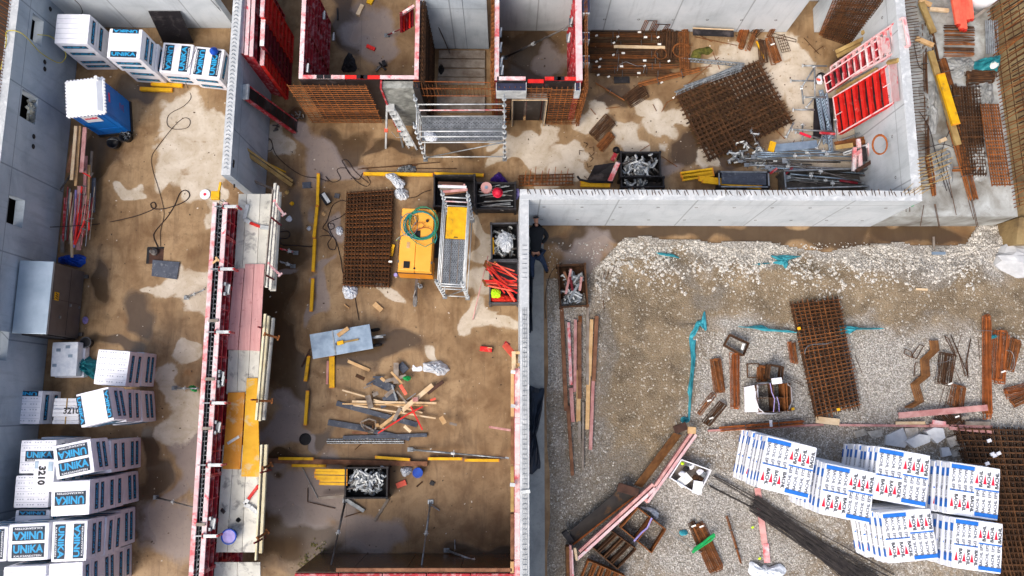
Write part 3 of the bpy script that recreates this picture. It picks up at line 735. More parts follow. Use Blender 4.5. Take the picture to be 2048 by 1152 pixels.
def make_pallet(style,seed):
 root=thing('block_pallet','','pallet')
 wob=random.Random(seed+len(style))
 b=wrapped_body(seed).build('foil_wrapped_blocks','foil',root,smooth=False)
 nv,cy,wh=MB(),MB(),MB()
 for z in((.27,.74)if seed==11 else(.3,.62)):
  for(ox,oy,x)in((0,-PD/2-.008,(1,0,0)),(0,PD/2+.008,(-1,0,0)),(PW/2+.008,0,(0,1,0)),(-PW/2-.008,0,(0,-1,0))):
   print_block(nv,cy,wh,(ox,oy,z),x,(0,0,1),.74,.17,small=False,sz=.13)
 zt=PH+.006
 if style=='two':
  print_block(nv,cy,wh,(0,-.22,zt),(1,0,0),(0,1,0),.82,.36)
  print_block(nv,cy,wh,(0,.22,zt),(-1,0,0),(0,-1,0),.82,.36)
 elif style=='twov':
  print_block(nv,cy,wh,(-.27,0,zt),(0,-1,0),(1,0,0),.82,.3)
  print_block(nv,cy,wh,(.27,0,zt),(0,1,0),(-1,0,0),.82,.3)
 elif style=='one':
  print_block(nv,cy,wh,(0,0,zt),(-1,0,0),(0,-1,0),.82,.38)
 elif style=='edge':
  print_block(nv,cy,wh,(0,-.36,zt),(1,0,0),(0,1,0),.8,.2,small=False,sz=.16)
  print_block(nv,cy,wh,(0,.40,zt),(-1,0,0),(0,-1,0),.8,.14,small=False,sz=.12)
 elif style=='sides':
  print_block(nv,cy,wh,(-.44,0,zt),(0,-1,0),(1,0,0),.82,.15,small=False,sz=.14)
  print_block(nv,cy,wh,(.42,0,zt),(0,1,0),(-1,0,0),.82,.16,small=False,sz=.14)
 elif style=='holeband':
  print_block(nv,cy,wh,(.05,.02,zt),(1,0,0),(0,1,0),.8,.3)
 elif style=='holetop':
  print_block(nv,cy,wh,(0,.40,zt),(-1,0,0),(0,-1,0),.8,.15,small=False,sz=.13)
 band=nv.build('printed_band','print_navy',root);cy.build('lettering','print_cyan',band)
 if wh.v:wh.build('lettering','print_white',band)
 ln=MB()
 if style in('plain','edge','holeband','holetop','holes'):
  for k in range(1,6):ln.box(-PW/2+.03,PW/2-.03,-PD/2+k*PD/6-.004,-PD/2+k*PD/6+.004,PH-.002,PH+.007)
 if style[:4]=='hole':
  for k in range(6):
   for j in range(12):
    if j%4==3:continue
    if style=='holeband' and k in(2,3):continue
    if style=='holetop' and k==5:continue
    x=-PW/2+.09+j*.078;y=-PD/2+.06+k*PD/6
    ln.box(x,x+.035,y+.02,y+.05,PH+.001,PH+.009)
 for k in(.5,):ln.box(PW/2+.001,PW/2+.009,-PD/2+.03,PD/2-.03,PH*k-.004,PH*k+.004)
 if ln.v:ln.build('block_joints','print_grey_soft',root)
 return root
M('print_grey_soft',srgb(186,190,200),srgb(170,174,184),6,.6,bump=0,var=0)
PROTO={}
def pallet(style,seed=1):
 """first call builds, later calls copy"""
 key=(style,seed%2)
 if key not in PROTO:
  PROTO[key]=make_pallet(style,11+seed%2*5);index_kids(None);return PROTO[key]
 return dup(PROTO[key])
def quad_frame(q):
 c=(q[0]+q[1]+q[2]+q[3])/4
 ex=((q[1]-q[0])+(q[2]-q[3]))/2;ey=((q[0]-q[3])+(q[1]-q[2]))/2
 return c,math.atan2(ex.y,ex.x),ex.length,ey.length
def stack(fn,quad,ztop,n,style,phrase,seed,under='plain',grp='foil wrapped block pallets',square=True):
 q=[fn(x,y,ztop)for x,y in quad];c,a,w,d=quad_frame(q);h=ztop/n;r=random.Random(seed)
 names={1:['only'],2:['lower','upper'],3:['bottom','middle','top']}[n]
 for k in range(n):
  o=pallet(style if k==n-1 else under,seed+k)
  top=k==n-1
  o.location=(c.x+(0 if top else r.uniform(-.05,.05)),c.y+(0 if top else r.uniform(-.04,.04)),k*h+.001)
  o.rotation_euler=(0,0,a+(0 if top else r.uniform(-.05,.05)-a*.5*(abs(a)>.08)))
  o.scale=(w/PW,d/PD,h/PH*.995)
  o['label']=('white block pallet, '+phrase)if n==1 else('white block pallet, %s of the %s'%(names[k],phrase))
  o['group']=grp
stack(A1,[(325,82),(517,77),(505,255),(313,245)],2.15,2,'plain','stack in the top left corner of the left room',1)
stack(A1,[(625,165),(820,165),(805,340),(618,328)],2.15,2,'edge','stack second from the left along the back wall',2)
stack(A1,[(940,243),(1117,255),(1090,430),(915,415)],.95,1,'twov','single one between tall stack and ball topped one',3)
stack(A1,[(1125,265),(1290,282),(1268,458),(1095,438)],1.0,1,'twov','single one with blue ball on top by the wall',4)
stack(A6,[(562,915),(750,930),(722,1130),(540,1120)],1.95,2,'holes','stack just below the steel cabinet and teal bag',5)
stack(B1,[(35,62),(248,62),(232,262),(18,255)],1.1,1,'holetop','low one at the left beside the small strapped bundle',6)
stack(B1,[(455,82),(645,38),(660,235),(465,285)],3.05,3,'sides','tall stack right of the strapped bundle',7)
stack(B1,[(125,355),(330,352),(318,550),(108,550)],2.1,2,'holeband','perforated pair left of the double printed stack',8)
stack(B1,[(305,390),(530,345),(555,540),(335,588)],3.15,3,'two','slightly turned stack with two prints on top',9)
stack(B1,[(92,562),(292,560),(284,752),(78,752)],2.1,2,'holes','perforated pair under the small white package',10)
stack(B1,[(300,602),(527,587),(525,793),(298,803)],3.15,3,'one','stack with a single print on top',11)
stack(B1,[(50,850),(288,838),(280,1058),(45,1068)],3.1,3,'two','bottom left stack with two crosswise prints',12)
stack(B1,[(305,835),(510,825),(510,1065),(300,1072)],3.1,3,'twov','stack with two upright prints near the bottom',13)
stack(B1,[(-190,868),(42,860),(40,1068),(-195,1075)],3.1,3,'twov','stack cut by the left picture edge',14)
stack(B1,[(20,1100),(270,1090),(262,1300),(10,1310)],3.1,3,'plain','stack at the bottom edge second from the left',15)
stack(B1,[(282,1085),(480,1068),(486,1290),(285,1300)],3.1,3,'plain','stack at the bottom edge third from the left',16)
stack(B1,[(85,765),(285,765),(285,960),(80,960)],2.0,2,'edge','low pair half hidden between two tall stacks',17)
def strapped(label,loc,rz,n,L,w,h,num,z):
 t_=thing('strapped_bundle',label,'bundle',loc,rz=0)
 mb=MB()
 for k in range(n):mb.box(-L/2+rnd.uniform(-.02,.02),L/2+rnd.uniform(-.02,.02),-w/2+k*w/n+.004,-w/2+(k+1)*w/n-.004,0,h+(.07 if n//2-1<=k<=n//2 else 0))
 mb.build('slabs','print_white',t_,org=(0,0,0))
 mb=MB();mb.box(-.02,.02,-w/2-.006,w/2+.006,.0,h+.012);mb.build('strap','old_wood',t_,org=(0,0,0))
 mb=MB();add_text(mb,num,Matrix.Translation((.2 if n>3 else 0,0,h+.075)),.26,.008);mb.build('lettering','print_black',t_,org=(0,0,0))
 t_.rotation_euler=(0,0,rz);return t_
q=B1(385,183,1.1)
strapped('low strapped bundle of white slabs marked 3210 between two pallets',(q.x,q.y,0),0,7,.82,.82,1.05,'3210',0)
q=B1(250,562,2.5);pk=thing('small_package','small white package marked 3210 lying on perforated pallets','package',(q.x,q.y,2.11))
wrapped_body(5,.62,.95,.34).build('film_wrap','foil',pk,org=(0,0,0))
mb=MB();add_text(mb,'3210',frame_mat((-.06,0,.352),(0,-1,0),(1,0,0)),.28,.012);mb.build('lettering','print_black',pk,org=(0,0,0))
mb=MB();mb.box(.12,.26,.12,.4,.343,.35);mb.box(-.28,-.18,.2,.42,.343,.35);mb.build('sticker','galv_blue',pk,org=(0,0,0))
q=A1(1230,292,1.15)
mb=MB();mb.lathe((q.x,q.y,1.01),[(.0,0),(.09,.01),(.14,.07),(.145,.13),(.10,.2),(.04,.25),(.03,.3),(.0,.3)],14)
one('blue_bucket',mb,'blue_plastic','small blue rounded container standing on a printed pallet by the wall','container',(q.x,q.y,1.01),smooth=True)
mb=MB();a,b=A1(942,250,0),A1(1117,250,0)
mb.quadbox([(a.x,a.y,0.02),(b.x,a.y,0.02),(b.x,a.y+.03,.02),(a.x,a.y+.03,.02)],[(a.x,yb-.06,1.3),(b.x,yb-.06,1.3),(b.x,yb-.03,1.3),(a.x,yb-.03,1.3)])
one('black_board',mb,'black_ply','black shuttering board leaning on the back wall behind the low pallets','board',(a.x,a.y,0))
# PORTABLE TOILET
q=[A1(362,462,2.2),A1(575,435,2.2),A1(603,643,2.2),A1(376,665,2.2)];c,a,w,d=quad_frame(q)
tl_=thing('portable_toilet','blue portable toilet cabin with a white roof standing in the left room','toilet',(c.x,c.y,0))
def tb(mb,name,mat,par=tl_,bv=.0,sm=False):return mb.build(name,mat,par,org=(0,0,0),bevel=bv,smooth=sm)
hw,hd=w/2-.06,d/2-.06
mb=MB();mb.box(-hw,hw,-hd,hd,.12,2.0);body=tb(mb,'cabin','toilet_blue',bv=.03)
mb=MB()
for s in(-1,1):
 for yy in(-.42,-.3,.3,.42):mb.box(s*hw-.012,s*hw+.012,yy*w-.025,yy*w+.025,.2,1.95)
 for xx in(-.42,-.28,.28,.42):mb.box(xx*w-.025,xx*w+.025,s*hd-.012,s*hd+.012,.2,1.95)
 mb.box(s*hw-.014,s*hw+.014,-hd,hd,1.0,1.05);mb.box(-hw,hw,s*hd-.014,s*hd+.014,.62,.67)
tb(mb,'wall_rib','toilet_blue',body)
mb=MB();mb.box(-hw-.03,hw+.03,-hd-.03,hd+.03,0,.12);tb(mb,'base_skid','black_steel',bv=.01)
mb=MB();n=10
for k in range(n):
 for j in range(n):
  pass
mb.quadbox([(-w/2,-d/2,2.0),(w/2,-d/2,2.0),(w/2,d/2,2.0),(-w/2,d/2,2.0)],[(-w/2,-d/2,2.08),(w/2,-d/2,2.08),(w/2,d/2,2.08),(-w/2,d/2,2.08)])
mb.quadbox([(-w/2+.04,-d/2+.04,2.08),(w/2-.04,-d/2+.04,2.08),(w/2-.04,d/2-.04,2.08),(-w/2+.04,d/2-.04,2.08)],[(-w*.35,-d/2+.07,2.2),(w*.35,-d/2+.07,2.2),(w*.35,d/2-.07,2.2),(-w*.35,d/2-.07,2.2)])
roof=tb(mb,'roof','toilet_roof',bv=.02)
mb=MB()
for k in range(11):
 for s in(-1,1):
  mb.box(-w/2+(k+.2)*w/11,-w/2+(k+.8)*w/11,s*d/2-.03,s*d/2+.03,2.0,2.07);mb.box(s*w/2-.03,s*w/2+.03,-d/2+(k+.2)*d/11,-d/2+(k+.8)*d/11,2.0,2.07)
tb(mb,'roof_edge','toilet_roof',roof,bv=.008)
mb=MB();mb.lathe((w*.40,d*.42,2.1),[(.05,0),(.05,.22),(.06,.24),(0,.26)],12);tb(mb,'vent_pipe','toilet_roof',roof)
mb=MB();mb.lathe((-w*.38,-d*.38,2.08),[(.035,0),(.035,.03),(0,.03)],12);tb(mb,'roof_bolt','steel_dull',roof)
mb=MB();mb.box(-.30,.22,-hd-.02,-hd-.016,1.35,1.85);s1=tb(mb,'sticker','print_white')
mb=MB();add_text(mb,'mobi',frame_mat((-.04,-hd-.022,1.66),(1,0,0),(0,0,1)),.2,.012);tb(mb,'lettering','print_red',s1)
mb=MB();add_text(mb,'www.',frame_mat((-.04,-hd-.022,1.46),(1,0,0),(0,0,1)),.07,.0);
mb=MB();mb.box(hw+.015,hw+.019,-.1,.28,1.3,1.85);s2=tb(mb,'sticker','print_white')
mb=MB();add_text(mb,'mobi',frame_mat((hw+.022,.09,1.66),(0,1,0),(0,0,1)),.15,.01);tb(mb,'lettering','print_red',s2)
mb=MB()
for k in range(5):mb.box(hw+.015,hw+.02,-.05+.02*(k%2),.22-.03*(k%3),.62+k*.07,.66+k*.07)
tb(mb,'sticker','print_red')
mb=MB();mb.box(hw+.0,hw+.02,-hd+.08,hd-.08,.2,1.95);tb(mb,'door','toilet_blue',bv=.008)
tl_.rotation_euler=(0,0,a)
for i,(x,y,lb_)in enumerate([(668,833,'open black bucket on the floor below the blue toilet'),(740,795,'black tub with grey scraps at the corner of the toilet')]):
 q=A1(x,y,0);t_=thing('black_tub',lb_,'tub',(q.x,q.y,0))
 MB().lathe((q.x,q.y,0),[(.17,0),(.2,.24),(.21,.25),(.18,.25),(.155,.03),(0,.03)],18).build('tub','black',t_,smooth=True)
 MB().tube([q+Vector((math.cos(k*PI/8)*.19,math.sin(k*PI/8)*.03+.05,.25+.1*math.sin(k*PI/8)))for k in range(9)],.006,5).build('handle','galv',t_)
 if i:
  mb=MB()
  for k in range(14):
   p=q+Vector((rnd.uniform(-.11,.11),rnd.uniform(-.11,.11),.08));mb.bar(p,p+Vector((rnd.uniform(-.08,.08),rnd.uniform(-.08,.08),rnd.uniform(.05,.18))),.03)
  mb.build('scraps','galv',t_)
def yellow_beam(a,b,w,h,label,grp='yellow shuttering beams'):
 """a shuttering girder: two flanges and a web"""
 a=Vector(a);b=Vector(b);t_=thing('shuttering_beam',label,'beam',(a+b)/2,grp)
 d=(b-a).normalized();up=Vector((0,0,1))
 mb=MB();mb.bar(a+up*(h-.02),b+up*(h-.02),w,.04);mb.bar(a+up*.02,b+up*.02,w,.04);mb.build('flange','yellow',t_)
 MB().bar(a+up*h/2+d*.01,b+up*h/2-d*.01,w*.4,h-.08).build('web','yellow',t_)
 mb=MB()
 for e_,s in((a,1),(b,-1)):mb.bar(e_+up*(h-.018)-d*s*.002,e_+up*(h-.018)+d*s*.03,w+.004,.044)
 mb.build('end_cap','amber_dark',t_)
 return t_
yellow_beam(A1(812,516),A1(998,524),.13,.1,'lower left of the two short yellow beams below the pallets')
yellow_beam(A1(876,488),A1(1057,498),.13,.1,'upper right of the two short yellow beams below the pallets')
# TIMBER AND PROPS ALONG THE LEFT WALL
def plank(a,b,w,h,mat,label,cat='plank',grp=None,name='plank',wob=0.0):
 a=Vector(a);b=Vector(b);mb=MB();mb.bar(a,b,w,h)
 o=one(name,mb,mat,label,cat,(a+b)/2,grp,bevel=0.004)
 return o
tp=[(152,252,143,360,1.2,1.0,.10,'pale_wood','pale board leaning highest beside the blue toilet'),(160,252,151,372,1.1,.8,.08,'wood','narrow tan board right of the highest pale board by toilet'),(170,255,163,345,1.1,.8,.13,'pink_wood','broad reddish board right of the narrow tan board'),(147,290,136,345,.9,.9,.12,'brown_wood','brown stub board at the left of the leaning timber'),(172,312,166,470,.6,.5,.10,'pink_wood','long reddish board in the middle of the timber pile'),(178,330,173,470,.5,.4,.09,'wood','long tan board at the right of the timber pile'),(184,302,180,355,.5,.4,.07,'grey_wood','short grey batten at the right edge of the timber'),(188,356,186,425,.3,.25,.13,'slate','grey metal channel at the right edge of the timber'),(130,395,126,478,.7,.5,.05,'red_paint','thin red bar at the left edge of the timber'),(141,385,144,515,.7,.5,.08,'pale_wood','pale lath reaching lowest out of the timber pile'),(160,372,157,500,.6,.4,.16,'pink_wood','broad pinkish board at the lower end of the timber'),(152,380,148,495,.6,.5,.06,'lilac_plastic','lilac grey strip among the red bars of timber'),(136,380,131,480,.6,.5,.06,'grey_wood','weathered grey strip left in the timber pile'),(125,470,125,505,.3,.2,.12,'grey_wood','short grey board end at the lower left of the timber')]
for u0,v0,u1,v1,z0,z1,w_,mt,lb_ in tp:
 plank(at(u0,v0,z0),at(u1,v1,z1),w_,.045,mt,lb_,grp='timber leaning along the left wall')
for i,(u0,v0,u1,v1)in enumerate([(165,345,182,354),(170,440,150,490),(164,372,150,480),(178,420,178,460),(168,410,148,489),(155,330,120,380)]):
 a=at(u0,v0,.75-.03*i);b=at(u1,v1,.7-.03*i);t_=thing('steel_clamp',['short red clamp crossing the top of the timber pile','longest red clamp crossing the lower timber pile','thin red clamp lying along the timber pile','small red clamp at the right of the timber','slanting red clamp lowest on the timber','dark clamp at the left of the timber'][i],'clamp',(a+b)/2,'clamps lying on the timber pile')
 MB().bar(a,b,.05,.03).build('bar','red_vivid' if i<5 else 'steel_dull',t_);d=(b-a).normalized();s=Vector((-d.y,d.x,0))
 mb=MB();mb.bar(a,a+s*.16,.04);mb.bar(a+d*.3,a+d*.3+s*.16,.04);mb.build('jaw','steel_dull',t_)
for i in range(14):
 u=124+i*4.1;a=at(u+12,388+rnd.uniform(-18,12),.75);b=at(u+2,478+rnd.uniform(-10,16),.55)
 one('thin_rod',MB().tube([a,b],.014,6),['red_paint','galv','red_dark','grey_wood','pink_wood'][i%5],'thin rod among the timber and clamps beside the left wall','rod',(a+b)/2,'thin rods in the timber pile')
def crumple(name,label,cat,pts,h,mat,fn=None,z0=0.02,seed=1,n=26,grp=None,amp=.6):
 """a bag or sheet with folds, outline pts (world xy)"""
 pts=[Vector((p[0],p[1]))for p in pts];cx=sum((p for p in pts),Vector((0,0)))/len(pts);N=len(pts)
 r=random.Random(seed);mb=MB();rings=7;seg=n
 def outl(t_):
  t_=t_%1*N;i=int(t_);f=t_-i;p0,p1,p2,p3=pts[(i-1)%N],pts[i%N],pts[(i+1)%N],pts[(i+2)%N]
  return .5*((2*p1)+(p2-p0)*f+(2*p0-5*p1+4*p2-p3)*f*f+(3*p1-p0-3*p2+p3)*f**3)
 ph=[r.uniform(0,6)for _ in range(6)]
 for k in range(rings+1):
  s=k/rings
  for j in range(seg):
   t_=j/seg;p=cx+(outl(t_)-cx)*s*(1+.05*math.sin(9*t_*PI*2+ph[0])*(k==rings))
   dome=(1-s**2.4)*h
   fold=h*amp*.45*(math.sin(5*2*PI*t_+ph[1]+4*s)*math.sin(7*s+ph[2])+.6*math.sin(11*2*PI*t_+ph[3]-6*s))*min(1,s*2.5)*(1-s**3*.9)
   mb.v.append(Vector((p.x,p.y,max(z0,z0+dome+fold+r.uniform(-.1,.1)*h*.3*(k<rings)))))
 for k in range(rings):
  for j in range(seg):
   j2=(j+1)%seg;a=k*seg
   mb.f.append((a+j,a+seg+j,a+seg+j2,a+j2))
 return one(name,mb,mat,label,cat,(cx.x,cx.y,z0),grp)
def cpts(fn,l,z=0.1):return[(fn(x,y,z).x,fn(x,y,z).y)for x,y in l]
crumple('plastic_sheet','crumpled blue plastic at the foot of the timber pile','plastic sheet',cpts(A6,[(322,385),(380,368),(465,370),(478,410),(440,440),(370,425),(325,415)],.2),.25,'blue_plastic',seed=3)
q=[A6(135,415,2.0),A6(313,412,2.0),A6(257,830,2.0),A6(78,820,2.0)];c,a,w,d=quad_frame(q)
cb=thing('steel_cabinet','large grey steel tool cabinet with sloped bright lid by the left wall','cabinet',(c.x,c.y,0))
mk=lambda mb,n_,m_2,p=cb,bv=0:mb.build(n_,m_2,p,org=(0,0,0),bevel=bv)
mb=MB();mb.box(-w/2,w/2,-d/2,d/2,.1,1.9);bd=mk(mb,'body','cabinet_side',bv=.01)
mb=MB();mb.quadbox([(-w/2-.01,-d/2-.015,1.9),(w/2+.015,-d/2-.015,1.9),(w/2+.015,d/2+.015,1.9),(-w/2-.01,d/2+.015,1.9)],[(-w/2-.01,-d/2-.015,2.12),(w/2+.015,-d/2-.015,2.0),(w/2+.015,d/2+.015,2.0),(-w/2-.01,d/2+.015,2.12)])
mk(mb,'lid','cabinet_top',bv=.008)
mb=MB();mb.box(w/2+.001,w/2+.008,-d/2+.05,d/2-.05,.2,1.84);dr=mk(mb,'door','cabinet_side',bv=.003)
mb=MB();mb.box(w/2+.008,w/2+.016,-.004,.004,.2,1.84);mb.box(w/2+.008,w/2+.014,-d/2+.05,d/2-.05,.9,.906);mk(mb,'door_seam','black_steel',dr)
mb=MB();mb.box(w/2+.008,w/2+.013,-.04,.22,1.5,1.76);yl_=mk(mb,'sticker','yellow')
mb=MB();add_text(mb,'JLY',frame_mat((w/2+.015,.09,1.63),(0,1,0),(0,0,1)),.15,.01);
mb=MB()
for k in range(3):mb.bar((w/2+.015,.0+k*.07,1.56),(w/2+.015,.05+k*.07,1.7),.03,.003,up=(1,0,0))
mk(mb,'symbol','print_black',yl_)
for yy,zz in((-.1,.75),(-.55,1.3),(-.1,.2)):mk(MB().box(w/2+.008,w/2+.04,yy-.04,yy+.04,zz,zz+.06),'latch','galv',dr)
mb=MB()
for s in(-1,1):mb.box(-w/2+.05,w/2+.12,s*(d/2-.15)-.06,s*(d/2-.15)+.06,0,.1)
mk(mb,'runner','steel_dull')
mk(MB().box(-w/2+.1,w/2-.05,-d/2-.05,-d/2-.002,.15,1.8),'end_panel','black_steel',bv=.01)
cb.rotation_euler=(0,0,a)
q=[A6(300,880,.7),A6(445,870,.7),A6(435,1075,.7),A6(282,1070,.7)];c,a,w,d=quad_frame(q)
pk=thing('film_package','white film wrapped package on the floor just below the steel cabinet','package',(c.x,c.y,0))
wrapped_body(21,w+.12,d+.05,.3).build('lower_pack','foil',pk,org=(0,0,0));b_=wrapped_body(22,w,d,.35);b_.tf(Matrix.Translation((0,0,.31)));b_.build('upper_pack','clear_film',pk,org=(0,0,0))
mb=MB()
for x_,y_ in((-.2,.3),(-.3,-.2),(.2,.1),(.1,.4)):mb.box(x_-.07,x_+.07,y_-.05,y_+.05,.664,.672)
mb.build('sticker','galv_blue',pk,org=(0,0,0));pk.rotation_euler=(0,0,a)
crumple('teal_sack','crumpled teal rubbish sack between white package and printed pallets','sack',cpts(A6,[(415,945),(450,930),(500,965),(545,990),(540,1060),(520,1090),(470,1060),(425,1050)],.3),.45,'teal_plastic',seed=8)
crumple('green_scrap','small bright green scrap lying on the teal sack','scrap',cpts(A6,[(425,950),(455,945),(455,975),(430,975)],.5),.08,'green_plastic',z0=.5,seed=4)
def bucket(label,p,r,h,mat,inner='grey_plastic',fill=None):
 t_=thing('bucket',label,'bucket',p)
 MB().lathe(p,[(r*.8,0),(r,h-.02),(r*1.14,h-.02),(r*1.14,h+.01),(r*.96,h+.01),(r*.95,h-.04)],22).build('shell',mat,t_,smooth=True)
 MB().lathe(p,[(0,h*.45),(r*.86,h*.45),(r*.95,h)],22).build('inside',inner,t_)
 MB().tube([Vector(p)+Vector((math.cos(k*PI/10)*r*1.05,-math.sin(k*PI/10)*r*.95,h-.01+.02*math.sin(k*PI/10)))for k in range(11)],.007,5).build('handle','galv',t_)
 return t_
bucket('small grey bucket with grey rim beside the cabinet corner',A6(492,878,.3)*1.0-Vector((0,0,.3)),.17,.3,'grey_plastic','black')
crumple('lilac_bag','small lilac plastic bag beside the steel cabinet door','bag',cpts(A6,[(472,735),(490,728),(502,745),(495,765),(475,770)],.1),.14,'lilac_plastic',seed=5)
def cable(label,fn,pts,r,mat,z=.02,grp=None,name='cable',sub=6,zs=None):
 P_=[]
 for i,p in enumerate(pts):
  zz=zs[i]if zs else z+(.012*(i%2))
  P_.append(fn(p[0],p[1],zz))
 out=[];N=len(P_)
 for i in range(N-1):
  p0,p1,p2,p3=P_[max(i-1,0)],P_[i],P_[i+1],P_[min(i+2,N-1)]
  for k in range(sub):
   f=k/sub;out.append(.5*((2*p1)+(p2-p0)*f+(2*p0-5*p1+4*p2-p3)*f*f+(3*p1-p0-3*p2+p3)*f**3))
 out.append(P_[-1])
 return one(name,MB().tube(out,r,6),mat,label,'cable',out[len(out)//2],grp,smooth=True)
cable('black cable from the wall window looping right and down to the floor pit',A6,[(88,197),(130,208),(220,213),(330,212),(450,205),(560,197),(680,175),(800,145),(890,105),(890,72),(868,80),(885,108),(960,105),(1060,68),(1092,30),(1070,2),(1035,20),(1005,90),(960,160),(900,230),(885,270),(910,330)],.016,'cable_black',zs=[1.95,1.0,.3,.75,.8,.03]+[.02]*16)
cable('thin grey cable hanging from pallet and looping down to the floor pit',A1,[(1135,270),(1095,370),(1060,440),(1080,500),(1100,560),(1060,610),(975,660),(965,720),(1010,745),(1080,735),(1095,695),(1060,680),(1000,730),(920,830),(875,900),(880,980),(920,1110),(945,1230),(925,1330),(925,1420)],.009,'cable_black',zs=[1.05,1.03,.5]+[.02]*17)
cable('yellow cable hung over the left wall and through its first window',A1,[(5,400),(35,250),(42,180),(130,195),(230,300),(330,360),(370,345),(375,300),(300,215),(215,200)],.014,'cable_yellow',zs=[3.2,3.55,3.56,3.5,2.3,1.6,1.4,1.5,2.0,2.4])
cable('black cable curving down the grey back wall at the top left',A1,[(430,0),(460,30),(475,70),(455,90)],.012,'cable_black',zs=[2.2,1.8,1.3,1.1])
cable('thin cable running down the back wall near its right end',A1,[(1215,0),(1270,60),(1330,130),(1330,170)],.01,'cable_black',zs=[2.2,1.3,.3,.02])
pit=thing('floor_pit','square pump pit in the floor of the left room','pit',A6(893,378,0))
a,b=A6(845,425),A6(945,333)
MB().box(a.x,b.x,a.y,b.y,-.02,.006).build('pit_bottom','dark_wood',pit)
mb=MB();mb.box(a.x-.02,a.x+.07,a.y,b.y,0,.012);mb.box(a.x,b.x,b.y-.03,b.y+.02,0,.03);mb.build('pit_frame','black',pit)
q=A6(895,360);mb=MB();mb.lathe((q.x,q.y,0),[(.12,0),(.12,.12),(.05,.17),(0,.17)],12);mb.lathe((q.x-.12,q.y+.02,0),[(.06,0),(.06,.1),(0,.11)],10);mb.build('pump','steel_dull',pit)
q=[A6(880,403,.05),A6(1035,415,.05),A6(1018,515,.05),A6(873,495,.05)];mb=MB();mb.prism([(p.x,p.y)for p in reversed(q)],.03,.06)
one('cover_plate',mb,'slate','dark grey scuffed cover plate lying beside the floor pit','plate',(q[0].x,q[0].y,.03))
def prop(label,a,b,r=.03,mat='galv',foot=True,grp='steel push pull props',collar=.45):
 a=Vector(a);b=Vector(b);t_=thing('steel_prop',label,'prop',a,grp);d=(b-a);L=d.length;d.normalize()
 m_3=a+d*L*collar
 MB().tube([a+d*.12,m_3],r,8).build('outer_tube',mat,t_,smooth=True)
 MB().tube([m_3,b-d*.1],r*.78,8).build('inner_tube',mat,t_,smooth=True)
 mb=MB();mb.tube([m_3-d*.08,m_3+d*.05],r*1.5,10);mb.tube([m_3+d*.0-d.cross(Vector((0,0,1)))*.12,m_3+d.cross(Vector((0,0,1)))*.12],r*.35,6);mb.build('adjusting_nut','galv_white',t_)
 if foot:
  mb=MB();mb.box(a.x-.09,a.x+.09,a.y-.07,a.y+.07,a.z,a.z+.015);s=d.cross(Vector((0,0,1))).normalized()
  for k in(-1,1):mb.bar(a+s*.035*k+Vector((0,0,.01)),a+s*.035*k+d*.18+Vector((0,0,.02)),.012,.07)
  mb.build('foot_plate','galv',t_)
  mb=MB();s2=d.cross(Vector((0,0,1))).normalized();mb.bar(b-d*.12-s2*.02,b,.05,.05);mb.build('head',mat,t_)
 return t_
prop('short steel prop on a dried patch bracing the red formwork',A6(1075,620,.02),A6(1180,572,1.5))
prop('dark steel prop at the bottom of the left room bracing the formwork',B1(918,690,.02),B1(1150,752,2.2),mat='steel_dull')
prop('grey steel prop with green handle bracing the formwork',B1(1025,48,.02),B1(1165,50,1.6))
crumple('green_funnel','bright green plastic piece by the formwork foot','plastic piece',cpts(B1,[(1105,40),(1135,30),(1155,50),(1150,70),(1120,62)],.3),.15,'green_plastic',z0=.25,seed=9)
# FORMWORK
def ipx(a,b,t_):return a+(b-a)*t_
def panel(label,o,ex,ey,w,h,d,n,red='red_paint',edge='pink_worn',ply='black_ply',grp='red steel formwork panels',mid=True,rib_w=.07,top_edges=True,along='w'):
 """steel-framed shuttering panel. o: lower corner of the ply face, ex along width, ey along height, ribs stand out towards ex x ey"""
 ex=Vector(ex).normalized();ey=Vector(ey).normalized();ez=ex.cross(ey);o=Vector(o)
 m=Matrix((ex,ey,ez)).transposed().to_4x4();m.translation=o
 t_=thing('shuttering_form',label,'formwork',o,grp)
 def B(mb,name,mat,bv=0,par=t_):mb.tf(m);return mb.build(name,mat,par,bevel=bv)
 f=.05
 mb=MB();mb.box(f,w-f,f,h-f,0,.02);B(mb,'ply_face',ply)
 mb=MB()
 mb.box(0,f,0,h,0,d);mb.box(w-f,w,0,h,0,d);mb.box(f,w-f,0,f,0,d)
 if mid:mb.box(w/2-.02,w/2+.02,f,h-f,.02,d*.8)
 fr=B(mb,'frame',red,.006)
 mb=MB();mb.box(-.002,w+.002,h-f,h+.003,-.002,d+.003);B(mb,'top_rail',edge,.006)
 if along=='w':
  for k in range(1,n):
   y=h*k/n;mb=MB();mb.box(f,w-f,y-rib_w/2,y+rib_w/2,.02,d*.93);B(mb,'rib',red,.005)
 else:
  for k in range(1,n):
   x=w*k/n;mb=MB();mb.box(x-rib_w/2,x+rib_w/2,f,h-f,.02,d*.93);B(mb,'rib',red,.005)
 return t_
ZF=3.42
def row_x(xt,xb,v):return xt+(xb-xt)*(v-400)/752.0
joints=[404,472,568,664,760,856,952,1049,1145,1240]
